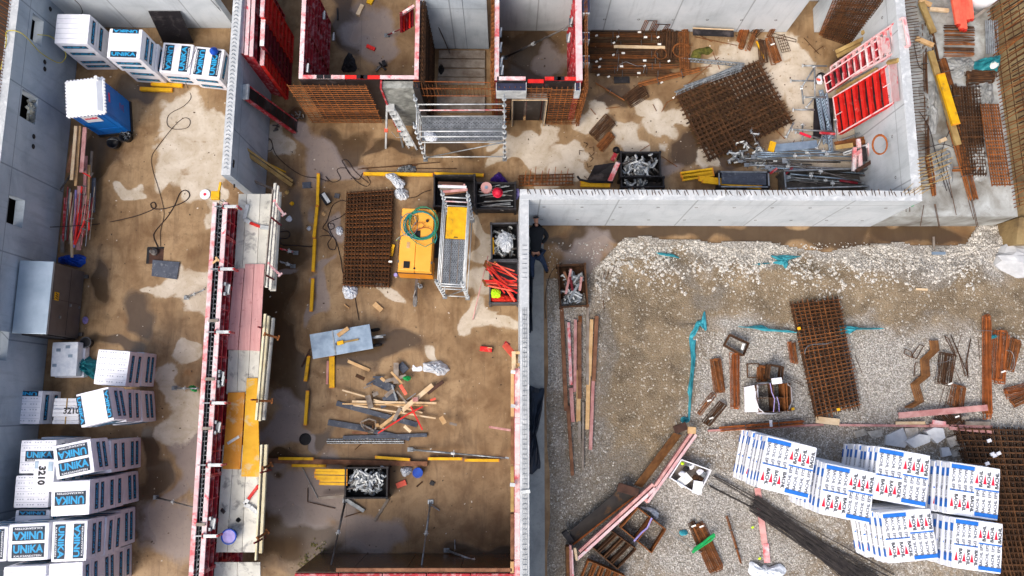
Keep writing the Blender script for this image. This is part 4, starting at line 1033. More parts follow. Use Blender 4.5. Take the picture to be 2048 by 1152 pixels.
for i in range(len(joints)-1):
 va,vb=joints[i],joints[i+1]
 a=at(row_x(434,386,va),va,ZF);b=at(row_x(434,386,vb),vb,ZF);d=Vector((b.x-a.x,b.y-a.y,0));L=d.length-.006
 e=['red_worn','red_worn','red_worn','red_worn','red_worn','pink_worn','pink_worn','red_worn','red_worn'][i]
 w_=['first','second','third','fourth','fifth','sixth','seventh','eighth','ninth'][i]
 panel('red rimmed panel, %s from the top in the left row of the long formwork'%w_,(a.x,a.y,0),d,(0,0,1),L,ZF,.125,9,'red_paint',e,grp='panels of the long left formwork')
 a=at(row_x(447,398,va),va,ZF);b=at(row_x(447,398,vb),vb,ZF);d=Vector((b.x-a.x,b.y-a.y,0))
 e=['pink_worn','pink_worn','pink_worn','pink_worn','red_worn','pink_worn','pink_worn','pink_worn','red_worn'][i]
 panel('red ribbed panel, %s from the top in the right row of the long formwork'%w_,(b.x,b.y,0),-d,(0,0,1),L,ZF,.125,9,'red_paint',e,grp='panels of the long left formwork')
cg=thing('rebar_cage','grey rebar cage standing in the gap between the two rows of red panels','rebar',at(416,776,0))
mb=MB();v=398.0
while v<1190:
 a=at(row_x(437,389,v),v,ZF);b=at(row_x(444,395,v),v,ZF)
 mb.bar((a.x,a.y,0),(a.x,a.y,3.3+rnd.uniform(0,.25)),.016);mb.bar((b.x,b.y,0),(b.x,b.y,3.3+rnd.uniform(0,.25)),.016);mb.bar((a.x,a.y,3.3),(b.x,b.y,3.3),.014);v+=9.5
for z in(3.3,3.0,2.6,2.2,1.8):
 for(p,q)in((437,389),(444,395)):
  a=at(p,398,ZF);b=at(row_x(p,q,1190),1190,ZF);mb.bar((a.x,a.y,z),(b.x,b.y,z),.016)
mb.build('bars','galv',cg)
a,b=at(440.5,400,ZF),at(row_x(440.5,392,1190),1190,ZF)
MB().bar((a.x,a.y,1.2),(b.x,b.y,1.2),.2,2.3).build('gap_core','rough_concrete',cg)  # added grey core, raised so the gap looks less black
for i,v in enumerate([413,538,664,806,930,1072]):
 a=at(row_x(430,382,v),v,ZF+.06);b=at(row_x(476,430,v),v,ZF+.06)
 t_=thing('tie_bracket','pale steel spacer bracket across the long formwork, %s from the top'%['first','second','third','fourth','fifth','sixth'][i],'bracket',a,'spacer brackets across the formwork')
 MB().bar(a+(b-a)*.35,b,.09,.05).build('arm','galv_white',t_,bevel=.005);MB().bar(a,a+(b-a)*.4,.035,.035).build('rod','galv',t_)
 mb=MB();mb.bar(b+Vector((0,0,-.35)),b+Vector((0,0,.03)),.06);mb.bar(a+(b-a)*.38+Vector((0,-.07,0)),a+(b-a)*.38+Vector((0,.07,0)),.05);mb.build('hook','red_paint',t_)
for i,v in enumerate([641,758,857,1049]):
 a=at(row_x(432,385,v),v,ZF+.03);b=at(row_x(452,404,v),v,ZF+.03)
 one('spacer_batten',MB().bar(a,b,.09,.03),'grey_wood','wooden batten laid across the formwork gap, %s from the top'%['first','second','third','fourth'][i],'batten',a,'battens across the gap',bevel=.004)
for i,(x,y)in enumerate([(265,655),(0,0)]):
 if i:break
for i,(fn,x,y)in enumerate([(B2,265,655),(B3,238,60),(B3,218,320),(B3,188,858),(B2,232,1135)]):
 q=fn(x,y,ZF-.2);t_=thing('wedge_clamp','galvanised wedge clamp gripping a panel joint, %s down the formwork'%['first','third','fourth','fifth','second'][i],'clamp',q,'wedge clamps on the panel joints')
 mb=MB();mb.box(q.x-.1,q.x+.07,q.y-.16,q.y+.16,q.z,q.z+.05);mb.box(q.x-.1,q.x-.03,q.y-.2,q.y-.1,q.z,q.z+.14);mb.box(q.x-.1,q.x-.03,q.y+.1,q.y+.2,q.z,q.z+.14);mb.build('jaws','galv',t_,bevel=.008)
 MB().bar(q+Vector((.03,-.13,.08)),q+Vector((.06,.13,.06)),.04).build('wedge','galv_white',t_)
q=B2(200,490,ZF)
for i,(x0,y0,x1,y1,lb_)in enumerate([(195,478,215,500,'upper of two wood chips stuck in the formwork gap'),(180,512,205,490,'lower of two wood chips stuck in the formwork gap')]):
 one('wood_chip',MB().bar(B2(x0,y0,ZF),B2(x1,y1,ZF+.03),.06,.03),'wood',lb_,'wood chip',q)
 # working platform: planks on brackets
ZP=2.42
def qplank(fn,quad,z,th,mat,label,grp,name='platform_plank'):
 q=[fn(x,y,z+th)for x,y in quad];mb=MB();r=random.Random(int(quad[0][0]))
 mb.quadbox([(p.x,p.y,z)for p in reversed(q)],[(p.x,p.y,z+th)for p in reversed(q)])
 c=sum(q,Vector())/4
 return one(name,mb,mat,label,'plank',(c.x,c.y,z),grp,bevel=.006)
pg='planks of the working platform'
qplank(B2,[(322,131),(366,131),(340,545),(298,545)],ZP,.045,'cream_board','left board of the pale upper platform next to the formwork',pg)
qplank(B2,[(368,131),(440,131),(420,545),(342,545)],ZP,.045,'cream_board','stained middle board of the pale upper platform',pg)
qplank(B2,[(442,131),(512,131),(478,545),(422,545)],ZP,.045,'cream_board','wide clean board of the pale upper platform',pg)
qplank(B2,[(535,120),(557,120),(526,664),(494,664)],ZP,.045,'cream_board','outermost narrow board of the pale upper platform',pg)
qplank(B2,[(297,540),(352,540),(316,987),(255,985)],ZP+.05,.045,'pink_plank','leftmost of the three pink planks, set slightly lower down',pg)
qplank(B2,[(357,516),(406,516),(382,990),(320,988)],ZP+.05,.045,'pink_plank','middle one of the three pink planks',pg)
qplank(B2,[(408,516),(463,516),(438,993),(384,990)],ZP+.05,.045,'pink_plank','rightmost of the three pink planks',pg)
qplank(B2,[(266,988),(320,988),(312,1230),(254,1230)],ZP,.045,'cream_board','left of three white planks below the pink ones',pg)
qplank(B2,[(322,988),(382,990),(370,1230),(314,1230)],ZP,.045,'cream_board','middle of three white planks below the pink ones',pg)
qplank(B2,[(384,990),(438,993),(424,1230),(372,1230)],ZP,.045,'cream_board','right of three white planks below the pink ones',pg)
qplank(B3,[(268,126),(363,124),(336,556),(237,553)],ZP+.05,.045,'orange_plank','weathered orange plank with a white smear',pg)
qplank(B3,[(373,45),(434,45),(446,598),(342,596)],ZP+.05,.045,'yellow_plank','long bright yellow plank right of the orange one',pg)
qplank(B3,[(240,420),(300,420),(262,1020),(201,1020)],ZP,.045,'cream_board','left board of the lower platform under the blue bucket',pg)
qplank(B3,[(302,420),(372,420),(346,1020),(264,1020)],ZP,.045,'cream_board','middle board of the lower cream platform',pg)
qplank(B3,[(374,420),(452,420),(434,1020),(348,1020)],ZP,.045,'cream_board','right board of the lower cream platform under red handled clamp',pg)
qplank(B3,[(192,1075),(320,1075),(316,1300),(182,1300)],ZP,.045,'cream_board','left board of the platform cut by the bottom edge',pg)
qplank(B3,[(322,1075),(448,1075),(452,1300),(318,1300)],ZP,.045,'cream_board','right board of the platform cut by the bottom edge',pg)
one('paint_smear',MB().bar(B3(265,412,ZP+.102),B3(330,372,ZP+.102),.08,.006),'galv_white','white hardened mortar smear on the orange plank','mortar',B3(300,390,ZP))
for i,(v,pr)in enumerate([(450,560),(560,548),(660,535),(800,522),(940,540),(1075,528),(1160,520)]):
 a=at(row_x(462,414,v),v,ZP-.04);b=at(pr,v,ZP-.04)
 t_=thing('platform_bracket','red steel bracket under the working platform, %s from the top'%['first','second','third','fourth','fifth','sixth','seventh'][i],'bracket',a,'platform brackets')
 MB().bar(a,b,.06,.08).build('beam','red_dark',t_);MB().bar(a+Vector((0.02,0,-1.1)),b+(a-b)*.2,.05).build('strut','red_dark',t_)
 MB().bar(b+Vector((.02,0,-.05)),b+Vector((.02,0,1.0)),.045).build('guard_post','red_dark',t_)
lg='guard boards along the platform'
for u0,v0,u1,v1,z,w_,mt,lb_ in[(551,367,533,575,3.0,.14,'cream_board','upper pale guard board beside the first platform section'),(556,372,541,580,2.62,.14,'cream_board','lower pale guard board beside the first platform section'),(546,380,529,572,3.35,.05,'grey_wood','thin grey rail beside the first platform section'),(531,628,513,840,3.0,.12,'cream_lath','left guard lath beside the second platform section'),(538,632,520,842,2.7,.12,'cream_lath','middle guard lath beside the second platform section'),(547,636,528,840,2.45,.14,'cream_board','outer guard board beside the second platform section'),(524,889,512,1120,3.0,.09,'cream_lath','inner yellowish guard lath beside the lower platform section'),(533,889,522,1106,2.6,.16,'cream_lath','broad outer guard board beside the lower platform section')]:
 a,b=at(u0,v0,z),at(u1,v1,z);mb=MB();mb.bar(a,b,w_*.55,.12)
 one('guard_board',mb,mt,lb_,'guard board',(a+b)/2,lg,bevel=.005)
for i,(fn,x0,y0,x1,y1,mt)in enumerate([(B2,515,170,570,245,'red_worn'),(B2,482,515,550,575,'red_worn'),(B2,465,900,540,922,'rust'),(B3,432,172,515,174,'rust'),(B3,465,548,512,528,'rust'),(B3,435,942,490,903,'rust')]):
 a,b=fn(x0,y0,3.05),fn(x1,y1,2.75);t_=thing('guard_clamp','%s clamp on the guard boards, %s from the top'%('red' if i<2 else 'rusty',['first','second','third','fourth','fifth','sixth'][i]),'clamp',a,'clamps on the guard boards')
 MB().bar(a,b,.07,.05).build('arm',mt,t_,bevel=.005)
 mb=MB();d=(b-a).normalized();s=d.cross(Vector((0,0,1))).normalized();mb.bar(b-s*.08,b+s*.08,.05);mb.bar(a-s*.06,a+s*.06,.05);mb.build('jaw',mt,t_)
def hammer_clamp(label,fn,pts,cols,z):
 q=[fn(x,y,z)for x,y in pts];t_=thing('platform_clamp',label,'clamp',q[0],'clamps left on the platform')
 for i in range(len(q)-1):MB().bar(q[i],q[i+1],.13 if cols[i]!='r' else .09,.07).build('arm' if cols[i]!='r' else 'handle','galv_white' if cols[i]!='r' else 'red_vivid',t_,bevel=.012)
 return t_
hammer_clamp('pale clamp with a red handle lying on the upper platform',B2,[(372,190),(352,270),(385,290),(440,312),(490,320)],'ggrg',ZP+.1)
hammer_clamp('white clamp with a bright red handle on the lower platform',B3,[(440,645),(382,722),(360,750),(395,765),(435,800)],'rggg',ZP+.1)
bk=bucket('bright blue bucket on the lower platform',B3(292,923,ZP+.05),.2,.3,'blue_plastic','lilac_plastic')
q=B3(232,780,ZP+.05);t_=thing('scrap_piece','small grey bracket lying at the left rim of the lower platform','scrap',q);MB().bar(q,q+Vector((.12,-.08,.08)),.1,.05).build('plate','steel_dull',t_,bevel=.01)
q=B3(326,840,ZP+.05);crumple('dark_lump','small dark lump above the blue bucket','lump',[(q.x-.08,q.y),(q.x,q.y+.08),(q.x+.08,q.y),(q.x,q.y-.07)],.06,'black',z0=ZP+.047)
q=A6(1240,30,3.4);t_=thing('yellow_bracket','yellow plastic bracket clipped over the wall end above the red formwork','bracket',q)
MB().box(q.x-.12,q.x+.14,q.y-.14,q.y+.12,q.z-.08,q.z+.06).build('clip','yellow',t_,bevel=.02);MB().bar(q+Vector((.1,.1,0)),q+Vector((.16,.4,.05)),.06).build('arm','yellow',t_)
q=A6(1180,25,.05);t_=thing('white_pad','small white pad with a red dot on the dried floor patch','pad',q);MB().lathe(q-Vector((0,0,.03)),[(.18,0),(.18,.03),(0,.03)],18).build('pad','print_white',t_);MB().lathe(q,[(.05,0),(.05,.012),(0,.012)],12).build('red_dot','print_red',t_)
# stack of panels standing against the wall, top left of the middle room
px=[478,487,496.5,506]
tops=['outermost','second','third','fourth']
for i in range(4):
 u=px[i];a=at(u+1,106+2.5*i,ZF-.1+.02*i);b=at(u+10,-70,ZF-.1)
 d=Vector((b.x-a.x,b.y-a.y,0));L=d.length
 if i<3:panel('%s of the pink edged panels stood against the wall, counted from the wall'%tops[i],(a.x,a.y,0),d,(0,0,1),L,ZF-.1,.115,8,'red_paint','pink_worn',grp='panels stacked against the wall')
def face_panels():
 vs=[(113,136),(97,32),(30,-60)]
 for i,(va,vb_,mt,lb_)in enumerate([(130,92,'red_vivid','bright red ribbed panel at the front end of the panels by the wall'),(91,34,'red_dark','dark maroon ribbed panel second along the wall'),(33,-28,'red_vivid','bright red ribbed panel at the top edge behind the maroon one')]):
  z=[2.9,3.25,3.45][i]
  a=at(519.5,va,z);b=at(519.5,vb_,z);d=Vector((0,b.y-a.y,0));L=abs(d.y)
  panel(lb_,(a.x,a.y,0),(0,1,0),(0,0,1),L,z,.13,8,mt,'red_worn',grp='ribbed panels facing the middle room',rib_w=.16)
face_panels()
a=A2(160,560,2.9);b=A2(455,770,.05);ex=Vector((.25,.9,0))
t_=thing('shuttering_form','narrow dark red corner panel leaning on the wall below the panel stack','formwork',b,'red steel formwork panels')
d=(a-b);L=d.length;dn=d.normalized();s=Vector((0,1,0));s=(s-dn*s.dot(dn)).normalized();nn_=dn.cross(s)
for k in(-1,1):MB().bar(b+s*.22*k,a+s*.22*k,.05,.14,up=tuple(nn_)).build('side_rail','red_paint',t_,bevel=.006)
for k in range(8):
 p=b+d*(k+.3)/8;MB().bar(p-s*.2,p+dn*.12,.03,.12,up=tuple(nn_)).build('rib','red_dark',t_);MB().bar(p+dn*.12,p+s*.2,.03,.12,up=tuple(nn_)).build('rib','red_dark',t_)
MB().bar(a-s*.25+dn*.03,a+s*.25+dn*.03,.09,.2,up=tuple(nn_)).build('end_rail','galv_white',t_,bevel=.01)
MB().bar(b-nn_*.05,a-nn_*.05,.4,.02,up=tuple(nn_)).build('ply_face','black_ply',t_)
for i,(x0,y0,x1,y1,z0,z1,w_,lb_)in enumerate([(85,880,430,1120,2.4,.1,.12,'thick tan beam leaning on the wall, the lower one'),(120,875,435,1095,2.35,.15,.07,'thin tan batten leaning on the wall beside the thick beam')]):
 plank(A2(x0,y0,z0),A2(x1,y1,z1),w_,.14,'old_wood',lb_,'beam','beams leaning on the wall')
plank(A2(165,1082,1.4),A2(330,1150,.6),.07,.1,'grey_wood','grey batten sticking out of the wall above the platform','batten')
plank(A2(245,970,.3),A2(400,1045,.1),.05,.05,'yellow','thin yellow batten lying beside the leaning beams','batten')
plank(A2(250,1000,.2),A2(395,1060,.1),.05,.05,'grey_wood','grey batten under the thin yellow one by the leaning beams','batten')
q=A2(165,715,.0);t_=thing('spirit_level','short red and black level lying on the pale floor patch','tool',A2(165,720,.02));MB().bar(A2(162,690,.04),A2(165,750,.04),.07,.04).build('body','red_vivid',t_);MB().bar(A2(176,700,.04),A2(172,745,.04),.06,.04).build('side','black',t_)
for i,(x,y)in enumerate([(340,775),(480,690)]):
 q=A2(x,y,.02);mb=MB()
 for k in range(7):p=q+Vector((rnd.uniform(-.2,.2),rnd.uniform(-.15,.15),.03));mb.bar(p,p+Vector((rnd.uniform(-.2,.2),rnd.uniform(-.15,.15),rnd.uniform(0,.05))),.04)
 one('scrap_heap',mb,'steel_dull',['dark metal scraps below the narrow leaning panel','few pale scraps beneath the end of the panel stack'][i],'scrap',q)
 # TOP CENTRE: TWO BOX FORMS AND THE STAIR SHAFT
def rebar_grid(label,p,ex,ey,w,h,sx,sy,mat='rust',r=.009,layers=1,gap=.04,jit=.01,cat='rebar mesh',name='rebar_mesh',over=.06,grp=None,seed=1,parent=None,sag=0.0):
 p=Vector(p);ex=Vector(ex).normalized();ey=Vector(ey).normalized();ez=ex.cross(ey);rr=random.Random(seed);mb=MB()
 for l in range(layers):
  o=p+ez*gap*l*1.0+ex*rr.uniform(-jit,jit)*3*(l>0)+ey*rr.uniform(-jit,jit)*3*(l>0);k=0
  x=0
  while x<=w+1e-3:
   e1,e2=rr.uniform(0,over),rr.uniform(0,over);mb.bar(o+ex*(x+rr.uniform(-jit,jit))-ey*e1,o+ex*(x+rr.uniform(-jit,jit))+ey*(h+e2),r*2,up=tuple(ez));x+=sx
  y=0
  while y<=h+1e-3:
   e1,e2=rr.uniform(0,over),rr.uniform(0,over);oo=o+ez*r*2
   mb.bar(oo+ey*(y+rr.uniform(-jit,jit))-ex*e1,oo+ey*(y+rr.uniform(-jit,jit))+ex*(w+e2),r*2,up=tuple(ez));y+=sy
 if parent is not None:return mb.build('mesh',mat,parent)
 return one(name,mb,mat,label,cat,p,grp)
 # left box form (inner form: ply outwards, ribs inwards)
def inner_panel(label,x,ya,yb_,face,mat='red_paint',edge='red_worn',n=2,zt=ZF+.05,d=.13,nr=9,grp='panels of the left box form'):
 """upright panels along y at outer plane x; ribs look towards +x (face=1) or -x (face=-1)"""
 L=abs(yb_-ya)
 for k in range(n):
  y0=min(ya,yb_)+L*k/n;l=L/n-.005
  if face>0:panel(label[k]if isinstance(label,list)else label,(x,y0,0),(0,1,0),(0,0,1),l,zt,d,nr,mat,edge,grp=grp)
  else:panel(label[k]if isinstance(label,list)else label,(x,y0+l,0),(0,-1,0),(0,0,1),l,zt,d,nr,mat,edge,grp=grp)
ZB=ZF+.05
XL=at(597.5,150,ZB).x;XR=at(837,150,ZB).x;YF=at(700,157,ZB).y;YT=18.0
inner_panel(['pink rimmed inner panel, front left side of the left box form','red inner panel, rear left side of the left box form'],XL,YF,at(600,-60,ZB).y,1,'red_paint','pink_worn')
inner_panel(['mottled rimmed panel, front right side of the left box form','mottled rimmed panel, rear right side of the left box form'],XR,YF,at(600,-60,ZB).y,-1,'red_dark','red_worn')
xs=[XL+.0,at(690,157,ZB).x,at(760,157,ZB).x,XR]
for k in range(3):
 panel(['left','middle','right'][k]+' front panel of the left box form, rim '+['red and black','bright red','pale pink'][k],(xs[k+1]-.01-.12*(k==2),YF,0),(-1,0,0),(0,0,1),xs[k+1]-xs[k]-.01-.12*(k==0)-.12*(k==2),ZB,.11,9,'red_dark',['red_worn','red_vivid','pink_worn'][k],grp='panels of the left box form')
for k in range(3):
 a,b=xs[k],xs[k+1]
 if k<2:one('ply_sheet',MB().box(a+.01,b-.01,YF-.03,YF-.004,.02,ZB-.05),'black_ply',['left','right'][k]+' black shuttering sheet on the front of the left box form','shuttering sheet',(a,YF,0))
a=at(764,158,ZF);b=at(826,158,ZF)
t_=thing('concrete_pier','mottled grey concrete pier at the right front corner of the left box form','pier',(a.x,YF,0))
mb=MB();mb.box(a.x,b.x,YF-.26,YF-.035,0,ZF-.06);mb.build('pier','rough_concrete',t_)
MB().box(a.x-.06,a.x-.003,YF-.3,YF-.035,0,ZF).build('edge_rail','red_paint',t_)
MB().box(b.x+.003,b.x+.2,YF-.26,YF-.035,0,ZF-.1).build('pier_return','black_ply',t_)
a=at(590,170,3.35);b=at(747,170,3.35)
rebar_grid('rusty upright mesh in front of the left box form',(at(598,200,2.9).x-.25,at(600,170,3.35).y,.1),(1,0,0),(0,0,1),b.x-a.x,3.25,.2,.17,'rust',.011,1,.16,seed=3)
q=A2(955,400,.02);t_=thing('steel_clamp','dark steel clamp lying on the floor inside the left box form','clamp',q)
MB().bar(A2(945,430,.05),A2(1000,375,.05),.08,.06).build('bar','steel_dull',t_);mb=MB();mb.bar(A2(965,380,.05),A2(1005,425,.05),.06);mb.bar(A2(990,370,.05),A2(1000,400,.1),.12,.08);mb.build('jaw','black_steel',t_)
one('red_block',MB().bar(A2(890,278,.05),A2(940,300,.05),.12,.08),'red_vivid','small red block on the floor inside the left box form','block',A2(915,290,0))
one('timber_block',MB().bar(A2(835,92,.06),A2(865,30,.06),.14,.1),'pale_wood','pale timber block on the floor inside the left box form','block',A2(850,60,0))
one('yellow_block',MB().bar(A2(903,22,.06),A2(920,-10,.06),.2,.1),'yellow','yellow beam end at the top edge inside the left box form','block',A2(910,10,0))
one('black_rod',MB().bar(A2(712,50,.03),A2(714,120,.03),.05,.04),'black_steel','short dark bar by the left panels inside the box form','bar',A2(712,80,0))
q=A2(780,390,.02);crumple('dark_rag','dark wet rag on the floor behind the front panel of the box','rag',[(q.x-.25,q.y-.2),(q.x-.05,q.y+.4),(q.x+.15,q.y+.3),(q.x+.3,q.y-.2),(q.x,q.y-.3)],.12,'black_steel')
t_=thing('corner_form','red corner form leaning inside the right side of the left box','formwork',A2(1140,130,1.2))
for k in range(5):
 MB().bar(A2(1098+k*17,80-k*12,2.6-.1*k),A2(1100+k*17,190-k*8,1.6),.08,.1).build('rib','red_vivid' if k%2 else 'red_dark',t_)
MB().bar(A2(1095,90,2.5),A2(1180,35,2.6),.08,.1).build('top_rail','red_worn',t_);MB().bar(A2(1100,190,1.6),A2(1170,150,1.6),.08,.1).build('bottom_rail','red_dark',t_)
prop('red prop foot reaching from the corner form to the floor',A2(1012,215,.03),A2(1110,170,1.6),.025,'red_dark')
for i,(x,y)in enumerate([(625,95),(682,225),(525,415)]):
 q=A2(x,y,[2.2,1.2,3.35][i]);t_=thing('wedge_clamp','grey wedge clamp on the left inner panels, %s one'%['upper','middle','front corner'][i],'clamp',q,'wedge clamps on the left box form')
 MB().box(q.x-.02,q.x+.08,q.y-.12,q.y+.12,q.z-.08,q.z+.02).build('jaw','galv',t_,bevel=.01);MB().bar(q+Vector((.04,-.14,.03)),q+Vector((.06,.14,.05)),.04).build('wedge','galv_white',t_)
 # stair shaft
XSL=XR+.02;xsr=at(985,150,ZF).x
rebar_grid('rusty upright mesh lining the left side of the shaft',(at(842,190,3.4).x+.06,at(842,165,3.3).y,.1),(0,1,0),(0,0,1),5.5,3.5,.15,.3,'rust_dark',.012,2,-.07,seed=5)
rebar_grid('rusty upright mesh lining the right side of the shaft',(xsr-.05,at(842,165,3.3).y,.1),(0,1,0),(0,0,1),5.5,3.5,.15,.3,'rust',.012,2,.06,seed=6)
ybk=at(920,98,0).y
t_=thing('concrete_wall','grey concrete wall at the head of the narrow shaft','wall',(at(920,98).x,ybk,0))
mb=MB();wall_mb(mb,(at(874,98).x-.3,ybk),(at(972,98).x+.1,ybk),.28,ZW);mb.build('wall_body','wall_shaded',t_)
MB().box(at(935,98).x-.01,at(935,98).x,ybk-.008,ybk,0,ZW).build('joint','print_grey',t_)
one('leaning_rod',MB().tube([A3(115,30,2.8),A3(245,330,.05)],.02,6),'steel_dull','thin steel rod leaning on the shaft back wall','rod',A3(245,330,0))
ys=[(306,352),(360,408),(417,463),(470,512),(575,625),(632,680)]
for i,(y0,y1)in enumerate(ys):
 a,b=A3(175-3*i,y1,.12),A3(455,y0,.12)
 one('shaft_board',MB().box(a.x,b.x,a.y,b.y,.07,.12),'grey_wood','weathered board laid across the shaft floor, %s from the back'%['first','second','third','fourth','fifth','sixth'][i],'board',(a.x,a.y,0),'boards across the shaft floor',bevel=.006)
q=A3(188,420,.14);crumple('dark_glove','pair of dark gloves lying on the shaft boards','gloves',[(q.x-.1,q.y),(q.x,q.y+.2),(q.x+.12,q.y),(q.x,q.y-.2)],.07,'black',z0=.125)
fb=thing('rebar_cage','rusty cage of long horizontal bars closing the front of the shaft','rebar',A3(250,560,3.2))
mb=MB();rr=random.Random(12)
for k in range(12):
 z=3.35-k*.27;yy=at(900,172,3.3).y+(.0 if k%2 else .12)
 mb.bar((at(826,180,3.3).x+rr.uniform(-.1,.1),yy+rr.uniform(-.02,.02),z),(at(990,180,3.3).x+rr.uniform(-.1,.1),yy+rr.uniform(-.02,.02),z+rr.uniform(-.02,.02)),.02)if z>2.3 else None
mb.build('long_bars','rust_bright',fb)
mb=MB()
for k in range(22):
 x=at(830,172,3.3).x+k*.115;mb.bar((x,at(900,175,3.3).y,2.6),(x+rr.uniform(-.03,.03),at(900,175,3.3).y+rr.uniform(-.03,.08),3.4+rr.uniform(0,.25)),.014)
mb.build('upright_bars','rust',fb)
# right box form
XA=at(989,150,ZB).x;XB=at(1165,150,ZB).x;YG=at(1080,160,ZB).y;yt2=at(1000,-60,ZB).y
inner_panel(['mottled rimmed panel, front left side of the right box form','mottled rimmed panel, rear left side of the right box form'],XA,YG,yt2,1,'red_dark','red_worn',grp='panels of the right box form',d=.14)
inner_panel(['white rimmed panel, front right side of the right box form','white rimmed panel, rear right side of the right box form'],XB,YG,yt2,-1,'red_paint','pink_worn',grp='panels of the right box form',d=.2)
for k,(ua,ub,mt,z)in enumerate([(994,1051,'red_worn',ZB),(1056,1088,'red_vivid',ZB-.2),(1090,1152,'red_vivid',ZB)]):
 a,b=at(ua,157,ZB),at(ub,157,ZB)
 panel('%s front panel of the right box form'%['mottled left','low magenta middle','bright red right'][k],(b.x,YG,0),(-1,0,0),(0,0,1),b.x-a.x,z,.11,9,'red_dark',mt,grp='panels of the right box form')
 one('ply_sheet',MB().box(a.x+.005,b.x-.005,YG-.03,YG-.004,.02,z-.05),'black_ply','%s black shuttering sheet on the front of the right box form'%['left','middle','right'][k],'shuttering sheet',(a.x,YG,0))
for(u,z)in((640,ZB),(655,ZB),(720,ZB),(728,ZB),(1115,ZB),(1122,ZB)):
 p_=at(u,152,z);yy=YF if u<900 else YG
 best=min((o for o in bpy.data.objects if o.type=='EMPTY' and o.name.startswith('shuttering_form')and 'front panel' in o.get('label','')and abs(o.location.y-yy)<.01 and o.location.x>p_.x),key=lambda o:o.location.x-p_.x)
 MB().box(p_.x-.11,p_.x+.11,yy-.004,yy+.115,z-.02,z+.007).build('rim_patch','black_ply',best)
def boxout(label,u0,v0,u1,v1,z1,dep,h):
 a,b=at(u0,v0,z1),at(u1,v0,z1);y1=a.y;t_=thing('box_out',label,'box form',(a.x,y1,z1-h),'dark box outs fixed to the forms')
 MB().box(a.x+.02,b.x-.02,y1-dep+.02,y1-.005,z1-h,z1-.02).build('ply_box','navy_ply',t_)
 mb=MB();mb.box(a.x,a.x+.02,y1-dep,y1,z1-h,z1);mb.box(b.x-.02,b.x,y1-dep,y1,z1-h,z1);mb.box(a.x+.02,b.x-.02,y1-dep,y1-dep+.02,z1-h,z1);mb.build('pale_edge','galv_white',t_);return t_
boxout('wide dark blue box out at the front left of the right form',992,164,1053,188,3.3,.3,.6)
boxout('narrow dark blue box out at the front right corner of the form',1150,164,1161,188,3.3,.3,.6)
def sidebox(label,u0,v0,u1,v1,z):
 a,b=at(u0,v1,z),at(u1,v0,z);t_=thing('box_out',label,'box form',(a.x,a.y,z-.4),'dark box outs on the right flank')
 MB().box(a.x,b.x,a.y+.03,b.y-.03,z-.4,z-.01).build('ply_box','navy_ply',t_);mb=MB();mb.box(a.x,b.x,a.y,a.y+.03,z-.4,z);mb.box(a.x,b.x,b.y-.03,b.y,z-.4,z);mb.build('pale_edge','galv_white',t_)
sidebox('topmost dark blue box out on the right flank',1165,-10,1179,27,3.4)
sidebox('second dark blue box out on the right flank',1165,64,1179,80,3.3)
sidebox('lowest dark blue box out on the right flank',1165,111,1179,126,3.3)
rebar_grid('rusty upright mesh along the right flank of the right box form',(at(1170,170,3.3).x,at(1170,180,3.3).y,.1),(0,1,0),(0,0,1),5.2,3.3,.15,.3,'rust',.012,2,.06,seed=8)
yfm=at(1100,172,3.3).y;xa,xb=at(988,172,3.3).x,at(1172,172,3.3).x
dk=thing('door_box','wooden door box set into the rusty mesh below the right form','door form',at(1059,255,0))
zt=2.45;a,b=at(1024,203,zt),at(1095,203,zt);dy=.32
mb=MB();mb.box(a.x,a.x+.05,yfm-.12,yfm+dy,0,zt);mb.box(b.x-.05,b.x,yfm-.12,yfm+dy,0,zt);mb.box(a.x+.05,b.x-.05,yfm-.12,yfm+dy,zt-.05,zt);mb.build('frame','grey_wood',dk)
mb=MB();mb.box(a.x-.004,a.x+.02,yfm-.14,yfm-.12,0,zt+.01);mb.box(b.x-.02,b.x+.004,yfm-.14,yfm-.12,0,zt+.01);mb.box(a.x+.02,b.x-.02,yfm-.14,yfm-.12,zt-.02,zt+.01);mb.build('pale_edge','pale_wood',dk)
MB().box(a.x+.05,b.x-.05,yfm+.2,yfm+.23,0,zt-.05).build('back_board','black_ply',dk);MB().box(a.x+.3,b.x-.25,yfm+.1,yfm+.18,.0,.25).build('cross_board','wood',dk);MB().box(a.x+.3,b.x-.25,yfm+.17,yfm+.195,.3,1.5).build('inner_board','grey_wood',dk)
for(x0,x1,z0,z1,lb_,sd_)in[(xa,a.x-.08,.1,3.3,'rusty upright mesh left of the door box',1),(b.x+.08,xb,.1,3.3,'rusty upright mesh right of the door box',2),(a.x-.07,b.x+.07,zt+.1,3.3,'rusty upright mesh above the door box',3)]:
 rebar_grid(lb_,(x0,yfm-.05,z0),(1,0,0),(0,0,1),x1-x0,z1-z0,.17,.17,'rust',.010,1,.12,seed=sd_)
prop('dark grey steel prop slanting across the inside of the right box form',A3(575,350,.05),A3(985,150,2.7),.04,'steel_dull')
for i,(x,y)in enumerate([(540,200),(540,290),(545,380),(550,430),(970,135),(955,230)]):
 q=A3(x,y,3.2 if i<4 else 2.6);t_=thing('wedge_clamp','grey wedge clamp inside the right box form, %s'%['left side first','left side second','left side third','left front corner','right side by the prop head','right side lower'][i],'clamp',q,'wedge clamps in the right box form')
 MB().box(q.x-.03,q.x+.09,q.y-.14,q.y+.14,q.z-.08,q.z+.02).build('jaw','galv',t_,bevel=.01);MB().bar(q+Vector((.02,-.16,.04)),q+Vector((.08,.16,.04)),.05).build('wedge','galv_white',t_)
